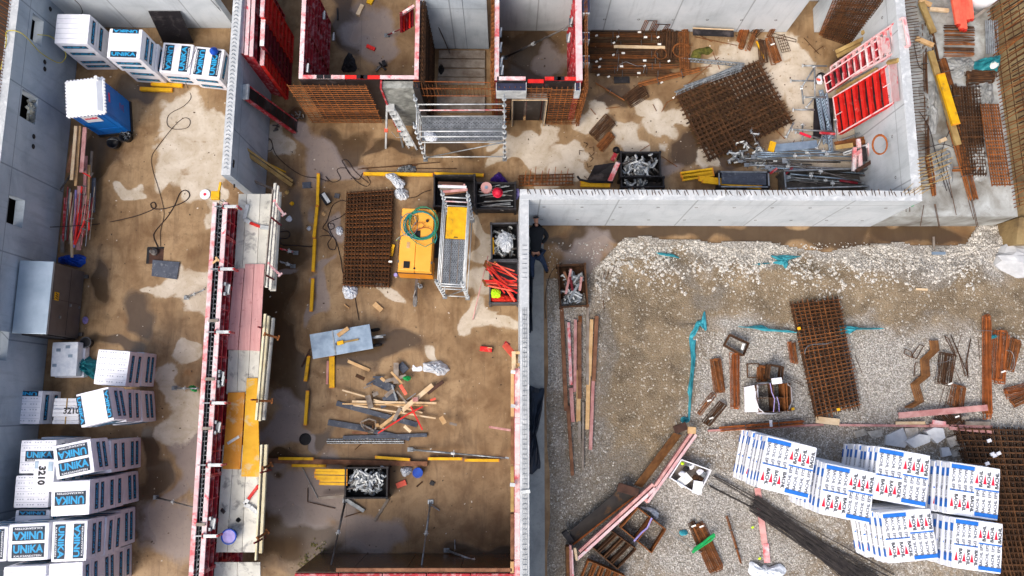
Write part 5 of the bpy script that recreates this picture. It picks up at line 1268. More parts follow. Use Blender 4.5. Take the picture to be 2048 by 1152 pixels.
 # SCAFFOLD TOWERS
def scaffold(label,quad_fn,quad,zd,ztop,hatch,group='small scaffold towers',deckn=3):
 q=[quad_fn(x,y,zd)for x,y in quad];c,a,w,d=quad_frame(q)
 t_=thing('scaffold_tower',label,'scaffold',(c.x,c.y,0),group)
 def B(mb,name,mat,bv=0,sm=False,par=t_):return mb.build(name,mat,par,org=(0,0,0),bevel=bv,smooth=sm)
 for sx in(-1,1):
  for sy in(-1,1):
   x,y=sx*(w/2+.03),sy*(d/2+.03);p_=B(MB().tube([(x,y,.05),(x,y,ztop)],.026,8),'standard','galv',sm=True)
   mb=MB()
   for z in[.3+.5*k for k in range(int((ztop-.3)/.5)+1)]:mb.lathe((x,y,z),[(.03,-.012),(.07,-.012),(.07,.012),(.03,.012)],8)
   B(mb,'rosette','galv_white',par=p_)
   B(MB().box(x-.075,x+.075,y-.075,y+.075,0,.012),'base_plate','galv')
 for z in(zd-.06,zd+.5,zd+1.0,.3):
  for sy in(-1,1):
   m_4='red_worn' if(z==zd+.5 and sy>0)else 'galv_white'
   B(MB().tube([(-w/2,sy*(d/2+.03),z),(w/2,sy*(d/2+.03),z)],.022,6),'ledger',m_4,sm=True)
  for sx in(-1,1):B(MB().tube([(sx*(w/2+.03),-d/2,z),(sx*(w/2+.03),d/2,z)],.022,6),'transom','galv_white',sm=True)
 B(MB().tube([(-w/2,-d/2-.06,.3),(w/2,-d/2-.06,zd)],.02,6),'brace','galv',sm=True)
 long_x=w>d;n=deckn;span=d if long_x else w;LL=w if long_x else d
 hl=hatch*LL
 for k in range(n):
  s0,s1=-span/2+span*k/n+.008,-span/2+span*(k+1)/n-.008
  r0,r1=-LL/2+.02,LL/2-.02-hl
  mb=MB();box=(lambda a0,a1,b0,b1,z0,z1:mb.box(a0,a1,b0,b1,z0,z1))if long_x else(lambda a0,a1,b0,b1,z0,z1:mb.box(b0,b1,a0,a1,z0,z1))
  box(r0,r1,s0,s1,zd-.05,zd);dk_=B(mb,'deck_board','galv',.004)
  mb=MB();r=r0+.06;box=(lambda a0,a1,b0,b1,z0,z1:mb.box(a0,a1,b0,b1,z0,z1))if long_x else(lambda a0,a1,b0,b1,z0,z1:mb.box(b0,b1,a0,a1,z0,z1));i=0
  while r<r1-.04:
   for j in range(3):
    s=s0+(s1-s0)*(j+.25+.5*(i%2)*.6)/3.2;box(r,r+.032,s,s+.02,zd,zd+.004)
   r+=.06;i+=1
  B(mb,'grip_holes','black_steel',par=dk_)
 if hatch:
  mb=MB();mb.box(-w/2+.03,w/2-.03,d/2-hl,d/2-.02,zd-.03,zd+.02);B(mb,'hatch','yellow',.01)
  B(MB().box(-.06,.06,d/2-hl+.03,d/2-hl+.06,zd+.02,zd+.03),'hatch_grip','black_steel')
 t_.rotation_euler=(0,0,a)
 return t_
scaffold('steel scaffold tower with a yellow hatch in its deck beside the compressor',B4,[(922,332),(1082,340),(1024,925),(862,916)],2.0,3.75,.40)
scaffold('steel scaffold tower in front of the stair shaft, plain steel deck',A3,[(60,707),(566,707),(568,852),(72,856)],1.9,3.7,0,deckn=2)
crumple('plastic_sheet','bluish plastic sheet crumpled on the scaffold deck by the shaft','plastic sheet',cpts(A3,[(85,800),(130,790),(165,830),(150,855),(95,850)],1.95),.12,'clear_film',z0=1.93,seed=3)
st=thing('step_ladder','white aluminium step ladder standing left of the shaft scaffold','ladder',A2(1100,880,0))
ta,tb_=A2(1012,650,2.0),A2(1052,648,2.0);ba,bb=A2(1145,895,.0),A2(1192,905,.0);sa=A2(1006,900,0)
for k,(p,q_)in enumerate(((ta,ba),(tb_,bb))):MB().bar(p,q_,.05,.09).build('rail','galv_white',st)
for k in range(1,8):
 f=k/8;p,q_=ta+(ba-ta)*f,tb_+(bb-tb_)*f;MB().bar(p,q_,.17,.035).build('tread','galv_white',st,bevel=.005)
MB().bar(ta+Vector((-.02,0,.03)),tb_+Vector((.04,0,.03)),.32,.04).build('top_step','galv_white',st,bevel=.01)
MB().bar(ta+Vector((0,.1,-.03)),sa,.06,.05).build('support_leg','galv_white',st);MB().bar(tb_+Vector((0,.1,-.03)),sa+Vector((.6,.05,0)),.06,.05).build('support_leg','galv',st)
for p in(ta+(ba-ta)*.55,sa+(ta-sa)*.45):MB().box(p.x-.06,p.x+.06,p.y-.06,p.y+.06,p.z-.03,p.z+.05).build('joint_cap','orange_pale',st)
MB().tube([A2(1040,800,.9),A2(1070,835,.5),A2(1110,830,.9)],.008,5).build('safety_cord','galv_white',st)
# MIDDLE ROOM
def mat_quad(label,fn,quad,z0,layers,nx,ny,mat='rust',r=.011,gap=.05,grp=None,seed=1,jit=.02,zlift=None,over=.07,mats=None):
 """pile of welded meshes lying in the quad (first corner, along x, ..., ccw from top left)"""
 q=[fn(x,y,z0+gap*layers)for x,y in quad];rr=random.Random(seed);c=sum(q,Vector())/4
 out=[];t_=thing('rebar_mesh_pile',label,'rebar mesh',(c.x,c.y,z0),grp)if layers>1 else None
 for l in range(layers):
  mb=MB();z=z0+gap*l+.02;dx,dy=rr.uniform(-.018,.018),rr.uniform(-.018,.018)
  P_=lambda s,t:(q[0]*(1-s)+q[1]*s)*(1-t)+(q[3]*(1-s)+q[2]*s)*t+Vector((dx,dy,0))
  def flat(v,zz):return Vector((v.x,v.y,zz))
  for k in range(nx+1):
   s=k/nx;e1,e2=-rr.uniform(0,over)/3,1+rr.uniform(0,over)/3;mb.bar(flat(P_(s,e1),z),flat(P_(s,e2),z+rr.uniform(0,.02)),r*2)
  for k in range(ny+1):
   s=k/ny;e1,e2=-rr.uniform(0,over)/2,1+rr.uniform(0,over)/2;mb.bar(flat(P_(e1,s),z+r*2),flat(P_(e2,s),z+r*2+rr.uniform(0,.02)),r*2)
  m_5=mats[l%len(mats)]if mats else mat
  if t_ is None:return one('rebar_mesh',mb,m_5,label,'rebar mesh',(c.x,c.y,z0),grp)
  mb.build('mesh_sheet',m_5,t_)
 return t_
mat_quad('dark rusty pile of square meshes lying left of the orange compressor',B4,[(195,235),(520,212),(492,905),(168,893)],.02,5,13,24,'rust_dark',.009,.06,seed=4,mats=['rust_dark','rust_dark','rust_dark','rust','rust_dark'])
q=[B4(588,342,1.3),B4(832,350,1.3),B4(806,812,1.3),B4(548,795,1.3)];c,a,w,d=quad_frame(q)
cp=thing('compressor','orange yellow towable compressor with a hose coil on its hood','compressor',(c.x,c.y,0))
K=lambda mb,n_,m_2,p=cp,bv=0,sm=False:mb.build(n_,m_2,p,org=(0,0,0),bevel=bv,smooth=sm)
mb=MB();mb.quadbox([(-w/2,-d/2-.1,.45),(w/2,-d/2-.1,.45),(w/2,d/2,.45),(-w/2,d/2,.45)],[(-w/2,-d/2-.04,1.1),(w/2,-d/2-.04,1.1),(w/2,d/2,1.1),(-w/2,d/2,1.1)]);hood=K(mb,'body','amber_dark',bv=.03)
mb=MB();mb.quadbox([(-w/2,-d/2-.02,1.1),(-.004,-d/2-.02,1.1),(-.004,d/2,1.1),(-w/2,d/2,1.1)],[(-w/2+.05,-d/2+.03,1.3),(-.004,-d/2+.03,1.33),(-.004,d/2-.03,1.33),(-w/2+.05,d/2-.03,1.3)]);K(mb,'hood','amber_paint',bv=.02)
mb=MB();mb.quadbox([(.004,-d/2-.02,1.1),(w/2,-d/2-.02,1.1),(w/2,d/2,1.1),(.004,d/2,1.1)],[(.004,-d/2+.03,1.33),(w/2-.05,-d/2+.03,1.3),(w/2-.05,d/2-.03,1.3),(.004,d/2-.03,1.33)]);K(mb,'hood','amber_paint',bv=.02)
for x0,y0,x1,y1 in((-.1,.0,.12,.3),(-.36,-d/2+.1,-.16,-d/2+.32)):K(MB().box(x0,x1,y0,y1,1.32,1.345),'black_plate','black')
K(MB().box(-.3,-.2,-.3,-.1,1.315,1.335),'sticker','wood')
K(MB().lathe((0,-d/2+.1,1.32),[(.02,0),(.035,.02),(0,.03)],10),'hood_lock','black')
for s in(-1,1):
 K(MB().box(s*(w/2)-.012,s*(w/2)+.012,-d*.3,d*.1,.65,.95),'side_vent','black_steel')
 for yy in(-.35,.0,.35):K(MB().box(s*(w/2-.03)-.03,s*(w/2-.03)+.03,yy*d-.04,yy*d+.04,1.27,1.3),'hinge','steel_dull')
 wh_=K(MB().lathe((s*(w/2+.02),-.1,.3),[(.0,-.08),(.2,-.08),(.29,-.06),(.3,0),(.29,.06),(.2,.08),(0,.08)],20,ax=(1,0,0)),'wheel','rubber',sm=True)
 K(MB().lathe((s*(w/2+.105),-.1,.3),[(.15,0),(.13,.01),(0,.01)],14,ax=(s,0,0)),'rim','galv',wh_)
 K(MB().box(s*(w/2)-.1,s*(w/2)+.12,-.45,.25,.6,.64),'mudguard','black_steel',bv=.01)
K(MB().box(-w/2+.05,w/2-.05,-d/2,d/2-.05,.32,.45),'chassis','black_steel')
mb=MB()
for k in range(7):mb.box(-.30+k*.05,-.28+k*.05,d*.22,d*.38,1.315,1.335)
K(mb,'top_grille','black_steel');K(MB().lathe((w*.28,d*.3,1.3),[(.05,0),(.05,.07),(.035,.09),(0,.09)],12),'exhaust','black_steel');K(MB().box(-w/2-.004,w/2+.004,-d/2-.045,d/2+.004,1.085,1.1),'body_seam','black_steel')
db=K(MB().bar((0,-d/2,.42),(0,-d/2-.75,.5),.1,.1),'drawbar','steel_dull',bv=.01)
K(MB().bar((0,-d/2-.7,.52),(.0,-d/2-1.0,.5),.14,.1).bar((-.06,-d/2-.75,.56),(.02,-d/2-.5,.7),.04).lathe((0,-d/2-1.0,.44),[(.06,0),(.07,.08),(0,.1)],10),'coupling','steel_dull',db,bv=.008)
K(MB().tube([(.09,-d/2-.3,.1),(.09,-d/2-.3,.72)],.025,8).lathe((.09,-d/2-.3,.0),[(.08,.0),(.08,.12),(0,.12)],12),'jockey_wheel','galv',db)
cp.rotation_euler=(0,0,a)
def coil(label,fn,cx,cy,rx,ry,n,z,r,mat,seed,cat='hose',name='hose',tail=None):
 rr=random.Random(seed);pts=[]
 for k in range(n*18):
  t_=k/18*2*PI;f=1+.05*math.sin(t_*.37+seed)+.03*math.sin(t_*1.3)
  p=fn(cx+rx*f*math.cos(t_),cy+ry*f*math.sin(t_),z+.012*(k/18)+.01*math.sin(t_*3));pts.append(p)
 if tail:pts+=[fn(x,y,z)for x,y in tail]
 return one(name,MB().tube(pts,r,6),mat,label,cat,pts[0],smooth=True)
coil('thick teal hose coiled on top of the orange compressor',B4,722,470,112,100,3,1.38,.022,'hose_teal',2,tail=[(835,520),(842,560),(825,600)])
coil('light green hose ring lying over the teal coil on the compressor',B4,745,455,100,115,2,1.42,.014,'hose_green',5,tail=[(820,590),(760,625),(700,600),(650,560)])
coil('pale grey green hose loop at the left side of the compressor hood',B4,640,465,60,78,1,1.42,.013,'galv',7,tail=[(640,520),(580,550),(548,575)])
cable('copper coloured hose tangle on the compressor hood',B4,[(680,500),(690,460),(740,455),(745,480),(700,505),(640,525),(700,500),(760,488),(800,500),(812,540)],.014,'hose_copper',zs=[1.4]*10)
cable('green yellow hose end hanging off the compressor left side',B4,[(600,540),(565,560),(550,580)],.012,'lime_cloth',zs=[1.4,1.3,.9])
q=B4(525,650,.1);one('yellow_wedge',MB().bar(B4(512,690,.1),B4(530,610,.1),.1,.1),'yellow','small yellow block beside the left compressor wheel','block',q)
q=B4(506,731,.4);one('paper_tag',MB().box(q.x-.06,q.x+.06,q.y-.03,q.y+.03,.38,.39),'paper','white tag wired to the edge of the dark mesh pile','tag',q)
one('blue_plug',MB().lathe(B4(547,828,.02),[(.07,0),(.07,.08),(.05,.1),(0,.1)],14),'lilac_plastic','small pale blue cap on the floor at the compressor corner','cap',B4(547,828,.02))
# steel crates and their contents
def crate(label,fn,quad,h,mat='black_steel',open_side=None,grp='steel crates',wall=.03,rim='black_steel',z0=0,slat=False):
 q=[fn(x,y,z0+h)for x,y in quad];c,a,w,d=quad_frame(q);t_=thing('steel_crate',label,'crate',(c.x,c.y,z0),grp)
 K=lambda mb,n_,m_2,bv=0:mb.build(n_,m_2,t_,org=(0,0,0),bevel=bv)
 K(MB().box(-w/2,w/2,-d/2,d/2,.08,.12),'floor_plate',mat)
 for s in(-1,1):
  K(MB().box(s*w/2-wall*(s>0),s*w/2+wall*(s<0),-d/2+.03,d/2-.03,.1,h-.04),'side_wall',mat,.003)
  K(MB().box(-w/2+.03,w/2-.03,s*d/2-wall*(s>0),s*d/2+wall*(s<0),.1,h-.04),'end_wall',mat,.003)
 mb=MB()
 for sx in(-1,1):
  for sy in(-1,1):mb.box(sx*w/2-.04,sx*w/2+.04,sy*d/2-.04,sy*d/2+.04,0,h+.03)
 K(mb,'corner_posts',mat,.004)
 mb=MB()
 for s in(-1,1):mb.box(s*w/2-.025,s*w/2+.025,-d/2+.04,d/2-.04,h-.04,h);mb.box(-w/2+.04,w/2-.04,s*d/2-.025,s*d/2+.025,h-.04,h)
 K(mb,'rim',rim,.004)
 t_.rotation_euler=(0,0,a);t_['_w']=w;w_,d_=w,d;del t_['_w']
 CR[label]=(Vector((c.x,c.y,z0)),a,w,d,h);return t_
CR={}
def clamp_proto(name,label,kind):
 t_=thing('formwork_clamp',label,'clamp',(0,0,0))
 if kind==0:
  MB().box(-.18,.18,-.03,.03,0,.06).box(-.18,-.12,.03,.16,0,.06).box(.12,.18,.03,.14,0,.06).build('jaw','galv',t_,org=(0,0,0),bevel=.01)
  MB().bar((-.1,-.08,.06),(.16,.06,.09),.045,.03).build('wedge','galv_white',t_,org=(0,0,0))
 else:
  MB().tube([(-.24,0,.03),(.2,0,.03)],.03,7).build('spindle','steel_dull',t_,org=(0,0,0),smooth=True)
  MB().lathe((.2,0,.03),[(.03,-.02),(.075,-.015),(.075,.015),(.03,.02)],8,ax=(1,0,0)).build('nut','galv_white',t_,org=(0,0,0))
 return t_
CP=None
def fill_clamps(key,n,label,grp,zone=(-1,1,-1,1),z=(.35,.62),seed=1,scale=1.0):
 global CP
 c,a,w,d,h=CR[key];rr=random.Random(seed)
 for i in range(n):
  if CP is None:
   CP=[clamp_proto('c','',0),clamp_proto('c','',1)];index_kids(None);CPU=[False,False]
   CP.append([False,False])
  k=0 if rr.random()<.7 else 1
  if not CP[2][k]:o=CP[k];CP[2][k]=True
  else:o=dup(CP[k])
  x=rr.uniform(zone[0],zone[1])*(w/2-.2);y=rr.uniform(zone[2],zone[3])*(d/2-.2)
  o.location=c+Matrix.Rotation(a,3,'Z')@Vector((x,y,0))+Vector((0,0,rr.uniform(*z)))
  o.rotation_euler=(rr.uniform(-.6,.6),rr.uniform(-.6,.6),rr.uniform(0,6.3));o.scale=(scale,)*3;o['label']=label;o['group']=grp;o['category']='clamp'
C_A='black crate with red and white boards touching the scaffold tower'
crate(C_A,B4,[(812,104),(1112,116),(1112,322),(832,338)],.9)
for i,(x0,y0,x1,y1,mt)in enumerate([(850,165,1030,172,'dark_wood'),(850,190,1055,196,'print_white'),(880,178,1045,182,'pink_wood'),(885,230,1062,214,'pink_wood'),(900,245,1055,222,'brown_wood'),(862,210,1000,206,'grey_wood')]):
 plank(B4(x0,y0,.8-.02*i),B4(x1,y1,.8-.02*i),.09,.05,mt,['dark board at the back of the black crate by the scaffold','white board lying across the black crate by the scaffold','pinkish board under the white one in the black crate','pinkish board slanting at the front of the black crate','brown board slanting beside the pinkish one in the crate','short grey board in the black crate by the scaffold'][i],grp='boards in the black crate')
C_B='dark crate with rods, a reel and a red helmet'
crate(C_B,B4,[(1125,162),(1408,166),(1404,350),(1122,352)],.7)
for i in range(22):
 x0,x1=rnd.uniform(1130,1220),rnd.uniform(1300,1400);y=rnd.uniform(175,340);a,b=B4(x0,y,.5),B4(x1,y+rnd.uniform(-40,40),.55)
 one('steel_rod',MB().tube([a,b],.014,6),['steel_dull','galv'][i%2],'steel rod lying loose in the dark crate with the reel','rod',a,'rods in the crate with the reel')
t_=thing('cable_reel','copper coloured wire reel with a blue centre in the dark crate','reel',B4(1198,205,.62));q=B4(1198,205,.62)
MB().lathe(q,[(.19,0),(.19,.03),(.14,.035),(.14,.1),(.19,.11),(.19,.14),(.05,.14)],22).build('spool','pink_wood',t_);MB().lathe(q,[(.06,.14),(.06,.16),(0,.16)],14).build('hub','galv_blue',t_)
t_=thing('helmet','bright red safety helmet lying in the dark crate','helmet',B4(1278,236,.6));q=B4(1278,236,.6)
MB().lathe(q,[(.15,0),(.145,.05),(.12,.1),(.07,.14),(0,.155)],18).build('shell','print_red',t_,smooth=True);MB().lathe(q,[(.15,0),(.18,-.005),(.18,.01),(.15,.012)],18).build('brim','print_red',t_,smooth=True)
crumple('purple_sack','dark purple plastic sack behind the dark crate','sack',cpts(B4,[(1225,145),(1250,110),(1290,82),(1320,115),(1355,160),(1290,160)],.1),.22,'purple_plastic',seed=12)
crumple('lilac_sheet','pale lilac plastic sheet hanging at the crate beside the wall corner','plastic sheet',cpts(B4,[(1405,215),(1430,205),(1438,250),(1412,285)],.5),.1,'lilac_plastic',z0=.45,seed=13)
C_C='grey rimmed crate of clamps with a plastic film on top'
crate(C_C,B4,[(1232,458),(1425,452),(1426,718),(1236,718)],.75,rim='grey_plastic')
fill_clamps(C_C,34,'galvanised clamp in the film covered crate next to the narrow wall','clamps in the film covered crate',z=(.3,.55),seed=3)
crumple('clear_film','clouded plastic film lying on clamps in the grey rimmed crate','film',cpts(B4,[(1285,540),(1330,510),(1375,540),(1390,600),(1360,660),(1310,650),(1290,590)],.7),.16,'clear_film',z0=.62,seed=14)
yellow_beam(B4(1246,560,.55),B4(1250,680,.55),.05,.05,'thin yellow strip at the left inside the film covered crate')
C_D='grey crate with orange bars and a lime vest beside the narrow wall'
crate(C_D,B4,[(1222,728),(1424,728),(1426,1030),(1224,1030)],.8,mat='grey_plastic',rim='grey_plastic')
ors=[(1190,745,1420,830),(1185,760,1415,850),(1195,730,1400,800),(1200,790,1420,900),(1180,875,1420,890),(1185,885,1420,905),(1175,868,1415,870),(1190,900,1420,925),(1215,745,1400,1020),(1230,760,1405,1010),(1210,760,1390,980),(1260,740,1420,860),(1195,770,1330,960),(1188,752,1350,900),(1200,905,1400,945),(1240,850,1420,960)]
for i,(x0,y0,x1,y1)in enumerate(ors):
 a,b=B4(x0,y0,.85+.012*i),B4(x1,y1,.82+.012*i);t_=thing('orange_bar','orange red painted steel bar sticking out of the crate with the lime vest','bar',(a+b)/2,'orange bars in the crate')
 MB().bar(a,b,.045,.03).build('bar',['red_vivid','orange_cloth','orange_pale'][i%3],t_);MB().lathe(a,[(.045,-.02),(.045,.03)],8).build('eye','rust',t_)
crumple('lime_vest','crumpled lime yellow safety vest in the crate of orange bars','vest',cpts(B4,[(1235,935),(1262,925),(1298,940),(1296,985),(1262,992),(1235,985)],.9),.1,'lime_cloth',z0=.86,seed=15)
crumple('orange_vest','crumpled dark orange cloth at the bottom of the crate','cloth',cpts(B4,[(1235,990),(1300,965),(1400,990),(1410,1020),(1300,1022),(1238,1018)],.75),.12,'orange_cloth',z0=.7,seed=16)
plank(B4(1210,690,.85),B4(1100,1150,.05),.035,.035,'pink_wood','thin reddish bar leaning from the crate down to the floor','bar')
# yellow edge beams on the floor
for x0,y0,x1,y1,fn,lb_ in[(762,22,757,200,B2,'yellow beam, topmost of the row right of the platform'),(755,204,738,375,B2,'yellow beam, second of the row right of the platform'),(742,380,733,560,B2,'yellow beam, third of the row right of the platform'),(732,597,722,778,B2,'yellow beam, fourth of the row right of the platform'),(710,1020,690,1160,B2,'yellow beam below the steel table, its upper length')]:
 yellow_beam(fn(x0,y0,.1),fn(x1,y1,.1),.1,.1,lb_)
yellow_beam(B5(62,620,.1),B5(44,885,.1),.1,.1,'yellow beam below the steel table, its lower length')
yellow_beam(B5(248,356,.02),B5(247,600,.02),.18,.08,'broad yellow board running down from under the steel table')
plank(B5(215,390,.03),B5(208,570,.03),.08,.03,'pink_wood','faded pink board left of the broad yellow one')
plank(B5(78,300,.3),B5(12,435,.02),.05,.04,'dark_wood','dark thin stick leaning at the left end of the table')
yellow_beam(B4(315,103,.1),B4(815,110,.1),.11,.1,'long yellow beam above the dark mesh pile')
yellow_beam(B4(822,104,.1),B4(1180,114,.1),.11,.1,'yellow beam passing behind the black crate')
for x0,y0,x1,y1,lb_ in[(145,215,410,218,'short yellow beam at the left of the long brown board'),(876,205,1140,224,'yellow beam above the middle of the brown board'),(1275,217,1535,218,'yellow beam left of the pair near the right formwork'),(1552,228,1815,230,'yellow beam right of the pair near the right formwork'),(245,268,505,272,'thin yellow beam above the beams in the lower crate')]:
 yellow_beam(B6(x0,y0,.1),B6(x1,y1,.1),.09,.09,lb_)
plank(B6(60,232,.12),B6(1270,257,.12),.16,.1,'brown_wood','very long brown board lying across the lower middle room')
one('wood_piece',MB().bar(B5(368,392,.05),B5(535,465,.05),.1,.06),'wood','tan batten lying under the right half of the steel table','batten',B5(450,430,0))
C_E='dark crate with yellow beams and bright clamps in the lower room'
crate(C_E,B6,[(648,288),(965,286),(962,515),(645,518)],.7)
for i,(y,x0)in enumerate([(303,422),(325,416),(352,418),(380,455),(405,452),(365,430)]):
 yellow_beam(B6(x0,y,.55+.0*i),B6(665,y+4,.6),.085,.08,'%s of the yellow beams sticking out of the lower dark crate'%['topmost','second','third','fifth','lowest','fourth'][i])
fill_clamps(C_E,60,'galvanised clamp in the dark crate beside the yellow beams','clamps in the lower dark crate',z=(.3,.6),seed=5,scale=1.05)
plank(B6(445,517,.3),B6(640,500,.3),.1,.08,'grey_wood','grey board at the left foot of the lower dark crate')
plank(B6(655,530,.1),B6(790,615,.05),.12,.05,'galv','pale metal strip below the lower dark crate','strip')
plank(B6(975,520,.05),B6(868,692,.03),.09,.03,'grey_wood','grey batten lying diagonal right of the lower dark crate')
for x0,y0,x1,y1,lb_ in[(320,285,440,520,'thin pale rod leaning on the left of the yellow beams'),(640,662,770,622,'thin rusty rod below the lower dark crate'),(362,440,362,545,'thin bent wire left of the lower crate, upright part'),(362,545,570,595,'thin bent wire left of the lower crate, flat part'),(720,150,780,95,'thin rusty rod above the long brown board')]:
 one('rod',MB().tube([B6(x0,y0,.06),B6(x1,y1,.03)],.014,5),'rust_dark' if 'pale' not in lb_ else 'galv',lb_,'rod',B6(x0,y0,.02))
crumple('film_bag','clear crumpled film bag beside the blue pot in the lower room','bag',cpts(B6,[(1062,300),(1090,282),(1140,280),(1155,310),(1120,345),(1085,355)],.1),.2,'clear_film',seed=17)
bucket('bright blue tipped pot next to the film bag',B6(1203,320,.02),.15,.26,'blue_plastic','blue_plastic')
one('red_pad',MB().bar(B6(1035,425,.05),B6(1108,395,.05),.18,.05),'orange_pale','small red pad on the floor right of the lower crate','pad',B6(1070,410,0),bevel=.01)
one('dark_scrap',MB().bar(B6(1290,395,.03),B6(1322,412,.03),.13,.04).bar(B6(1295,420,.03),B6(1318,395,.05),.04),'black_steel','small black scrap on the bare floor right of the blue pot','scrap',B6(1305,405,0))
one('thin_strip',MB().bar(B6(1188,430,.02),B6(1232,392,.02),.05,.02),'rust_dark','thin brown strip between red pad and black scrap','strip',B6(1210,410,0))
t_=thing('floor_drain','round black floor drain beside the end of the yellow beams','drain',B6(343,70,0));q=B6(343,70,0)
MB().lathe(q,[(.2,0),(.2,.014),(.155,.02),(.15,.008),(0,.008)],24).build('pipe_mouth','black',t_)
prop('long steel prop lying towards the right formwork above yellow beams',B6(1140,148,.05),B6(1890,215,1.2),.035)
prop('steel prop running down to the bottom edge, leftmost',B6(648,535,.05),B6(520,1110,2.2),.035,'steel_dull')
prop('upright steel prop in the centre of the lower room',B6(1294,545,.05),B6(1215,1110,2.2),.035)
prop('slanting steel prop bracing the bottom right corner',B6(1415,912,.05),B6(1900,1095,2.2),.035)
for x0,y0,x1,y1,lb_ in[(1300,570,1362,612,'short grey rod at the foot of the central prop'),(1480,905,1478,830,'short pale rod at the foot of the slanting corner prop')]:
 one('rod',MB().tube([B6(x0,y0,.1),B6(x1,y1,.05)],.02,6),'galv',lb_,'rod',B6(x0,y0,0))
for i,(x,y)in enumerate([(410,880),(470,905),(435,980),(340,1010),(360,975),(320,1040)]):
 mb=MB();q=B6(x,y,.02)
 for k in range(16):
  p=q+Vector((rnd.gauss(0,.07),rnd.gauss(0,.09),rnd.uniform(0,.03)));t_=rnd.uniform(0,6.3);mb.bar(p,p+Vector((math.cos(t_)*.06,math.sin(t_)*.06,.01)),.02,.004)
 one('leaf_clump',mb,'leaf','small clump of yellow leaves in the dark puddle','leaves',q,'leaf clumps in the puddle')
 # steel table (wheeled mixing tray)
q=[B5(76,190,.8),B5(536,105,.8),B5(560,298,.8),B5(96,374,.8)];c,a,w,d=quad_frame(q)
tb2=thing('steel_table','blue grey steel topped work table on wheels in the middle room','table',(c.x,c.y,0))
K=lambda mb,n_,m_2,p=tb2,bv=0,sm=False:mb.build(n_,m_2,p,org=(0,0,0),bevel=bv,smooth=sm)
K(MB().box(-w/2,-w*.12,-d/2,d/2,.74,.8),'top_plate','galv_blue',bv=.006);K(MB().box(-w*.12+.006,w/2,-d/2,d/2,.745,.808),'top_plate','galv_blue',bv=.006)
K(MB().box(-w*.12-.02,-w*.12+.02,-d/2-.01,d/2+.01,.8,.83),'hinge_strip','galv')
K(MB().box(-w/2+.05,w/2-.05,-d/2+.05,d/2-.05,.35,.74),'tray','steel_dull')
for s in(-1,1):
 K(MB().lathe((w/2+.05,s*(d/2-.15),.2),[(0,-.04),(.16,-.04),(.19,0),(.16,.04),(0,.04)],18,ax=(0,1,0)),'wheel','rubber',sm=True)
 K(MB().box(-w/2+.1,-w/2+.16,s*(d/2-.1)-.03,s*(d/2-.1)+.03,0,.36),'leg','steel_dull')
K(MB().tube([(w/2-.05,-.0,.62),(w/2+.45,-.02,.66)],.025,8),'handle','galv',sm=True)
K(MB().bar((w/2,-.04,.62),(w/2+.35,-.07,.62),.05,.03),'handle_bracket','galv')
tb2.rotation_euler=(0,0,a)
one('wood_block',MB().bar(B5(290,198,.86),B5(372,138,.86),.13,.07),'wood','light wooden block on the steel table','block',B5(330,170,.82),bevel=.006)
t_=thing('angle_grinder','yellow headed tool lying on the steel table','tool',B5(360,245,.82))
MB().bar(B5(285,258,.87),B5(335,245,.87),.13,.09).build('head','yellow',t_,bevel=.02);MB().bar(B5(335,247,.86),B5(450,225,.86),.06,.05).build('handle','old_wood',t_,bevel=.01);MB().bar(B5(275,262,.87),B5(287,258,.87),.08,.07).build('nose','print_grey',t_)
# plastic bags and film
crumple('film_bag','large pale plastic film bag lying on the open floor','bag',cpts(B5,[(945,410),(1000,398),(1070,388),(1120,420),(1145,455),(1110,495),(1060,503),(1010,480),(950,470)],.1),.26,'clear_film',seed=18,n=34)
crumple('mortar_patch','thin white mortar spill left of the film bag','mortar',cpts(B5,[(862,440),(870,420),(885,440),(930,430),(940,455),(925,470),(865,468)],0),.02,'print_white',seed=19,z0=.006)
crumple('plastic_bag','crumpled white plastic bag below the dark mesh pile','bag',cpts(B4,[(160,905),(215,895),(262,910),(265,960),(240,995),(175,990)],.1),.24,'clear_film',seed=20)
crumple('plastic_bag','crumpled white plastic bag at the top right of the mesh pile','bag',cpts(B4,[(532,215),(580,195),(630,215),(632,270),(580,285),(538,260)],.1),.24,'clear_film',seed=21)
crumple('plastic_sheet','clouded plastic sheet folded over the long yellow beam','plastic sheet',cpts(B4,[(462,100),(530,85),(575,125),(608,150),(600,190),(550,200),(510,150)],.25),.2,'clear_film',z0=.16,seed=22)
crumple('ribbed_bag','pale ribbed plastic tube above the long yellow beam','bag',cpts(B4,[(550,70),(580,40),(660,32),(690,55),(680,90),(610,98),(570,90)],.1),.2,'galv',seed=23,amp=.9)
crumple('small_bag','tiny white bag left of the dark mesh pile','bag',cpts(B4,[(115,485),(150,478),(165,510),(150,540),(118,530)],.05),.12,'clear_film',seed=24)
for i,(x0,y0,x1,y1,w_,mt,lb_)in enumerate([(390,1035,445,1085,.17,'wood','tan wooden offcut below the dark mesh pile'),(175,1040,210,1068,.03,'wood','thin splinter below the white plastic bag'),(105,255,140,262,.16,'grey_plastic','small dark square scrap left of the mesh pile'),(705,820,740,830,.05,'wood','x')]):
 if lb_=='x':break
 one('offcut',MB().bar(B4(x0,y0,.04),B4(x1,y1,.04),w_,.06),mt,lb_,'offcut',B4(x0,y0,0))
t_=thing('toolbox','small black and white tool box beside the top yellow beam','tool box',B2(800,155,.1))
MB().bar(B2(780,130,.15),B2(815,185,.15),.22,.2).build('case','black',t_,bevel=.01);MB().bar(B2(785,128,.26),B2(818,178,.26),.12,.02).build('label_plate','galv_white',t_)
one('slate_pad',MB().bar(B2(672,85,.03),B2(718,82,.03),.22,.04),'slate','dark square pad near the top of the yellow beams','pad',B2(695,85,0))
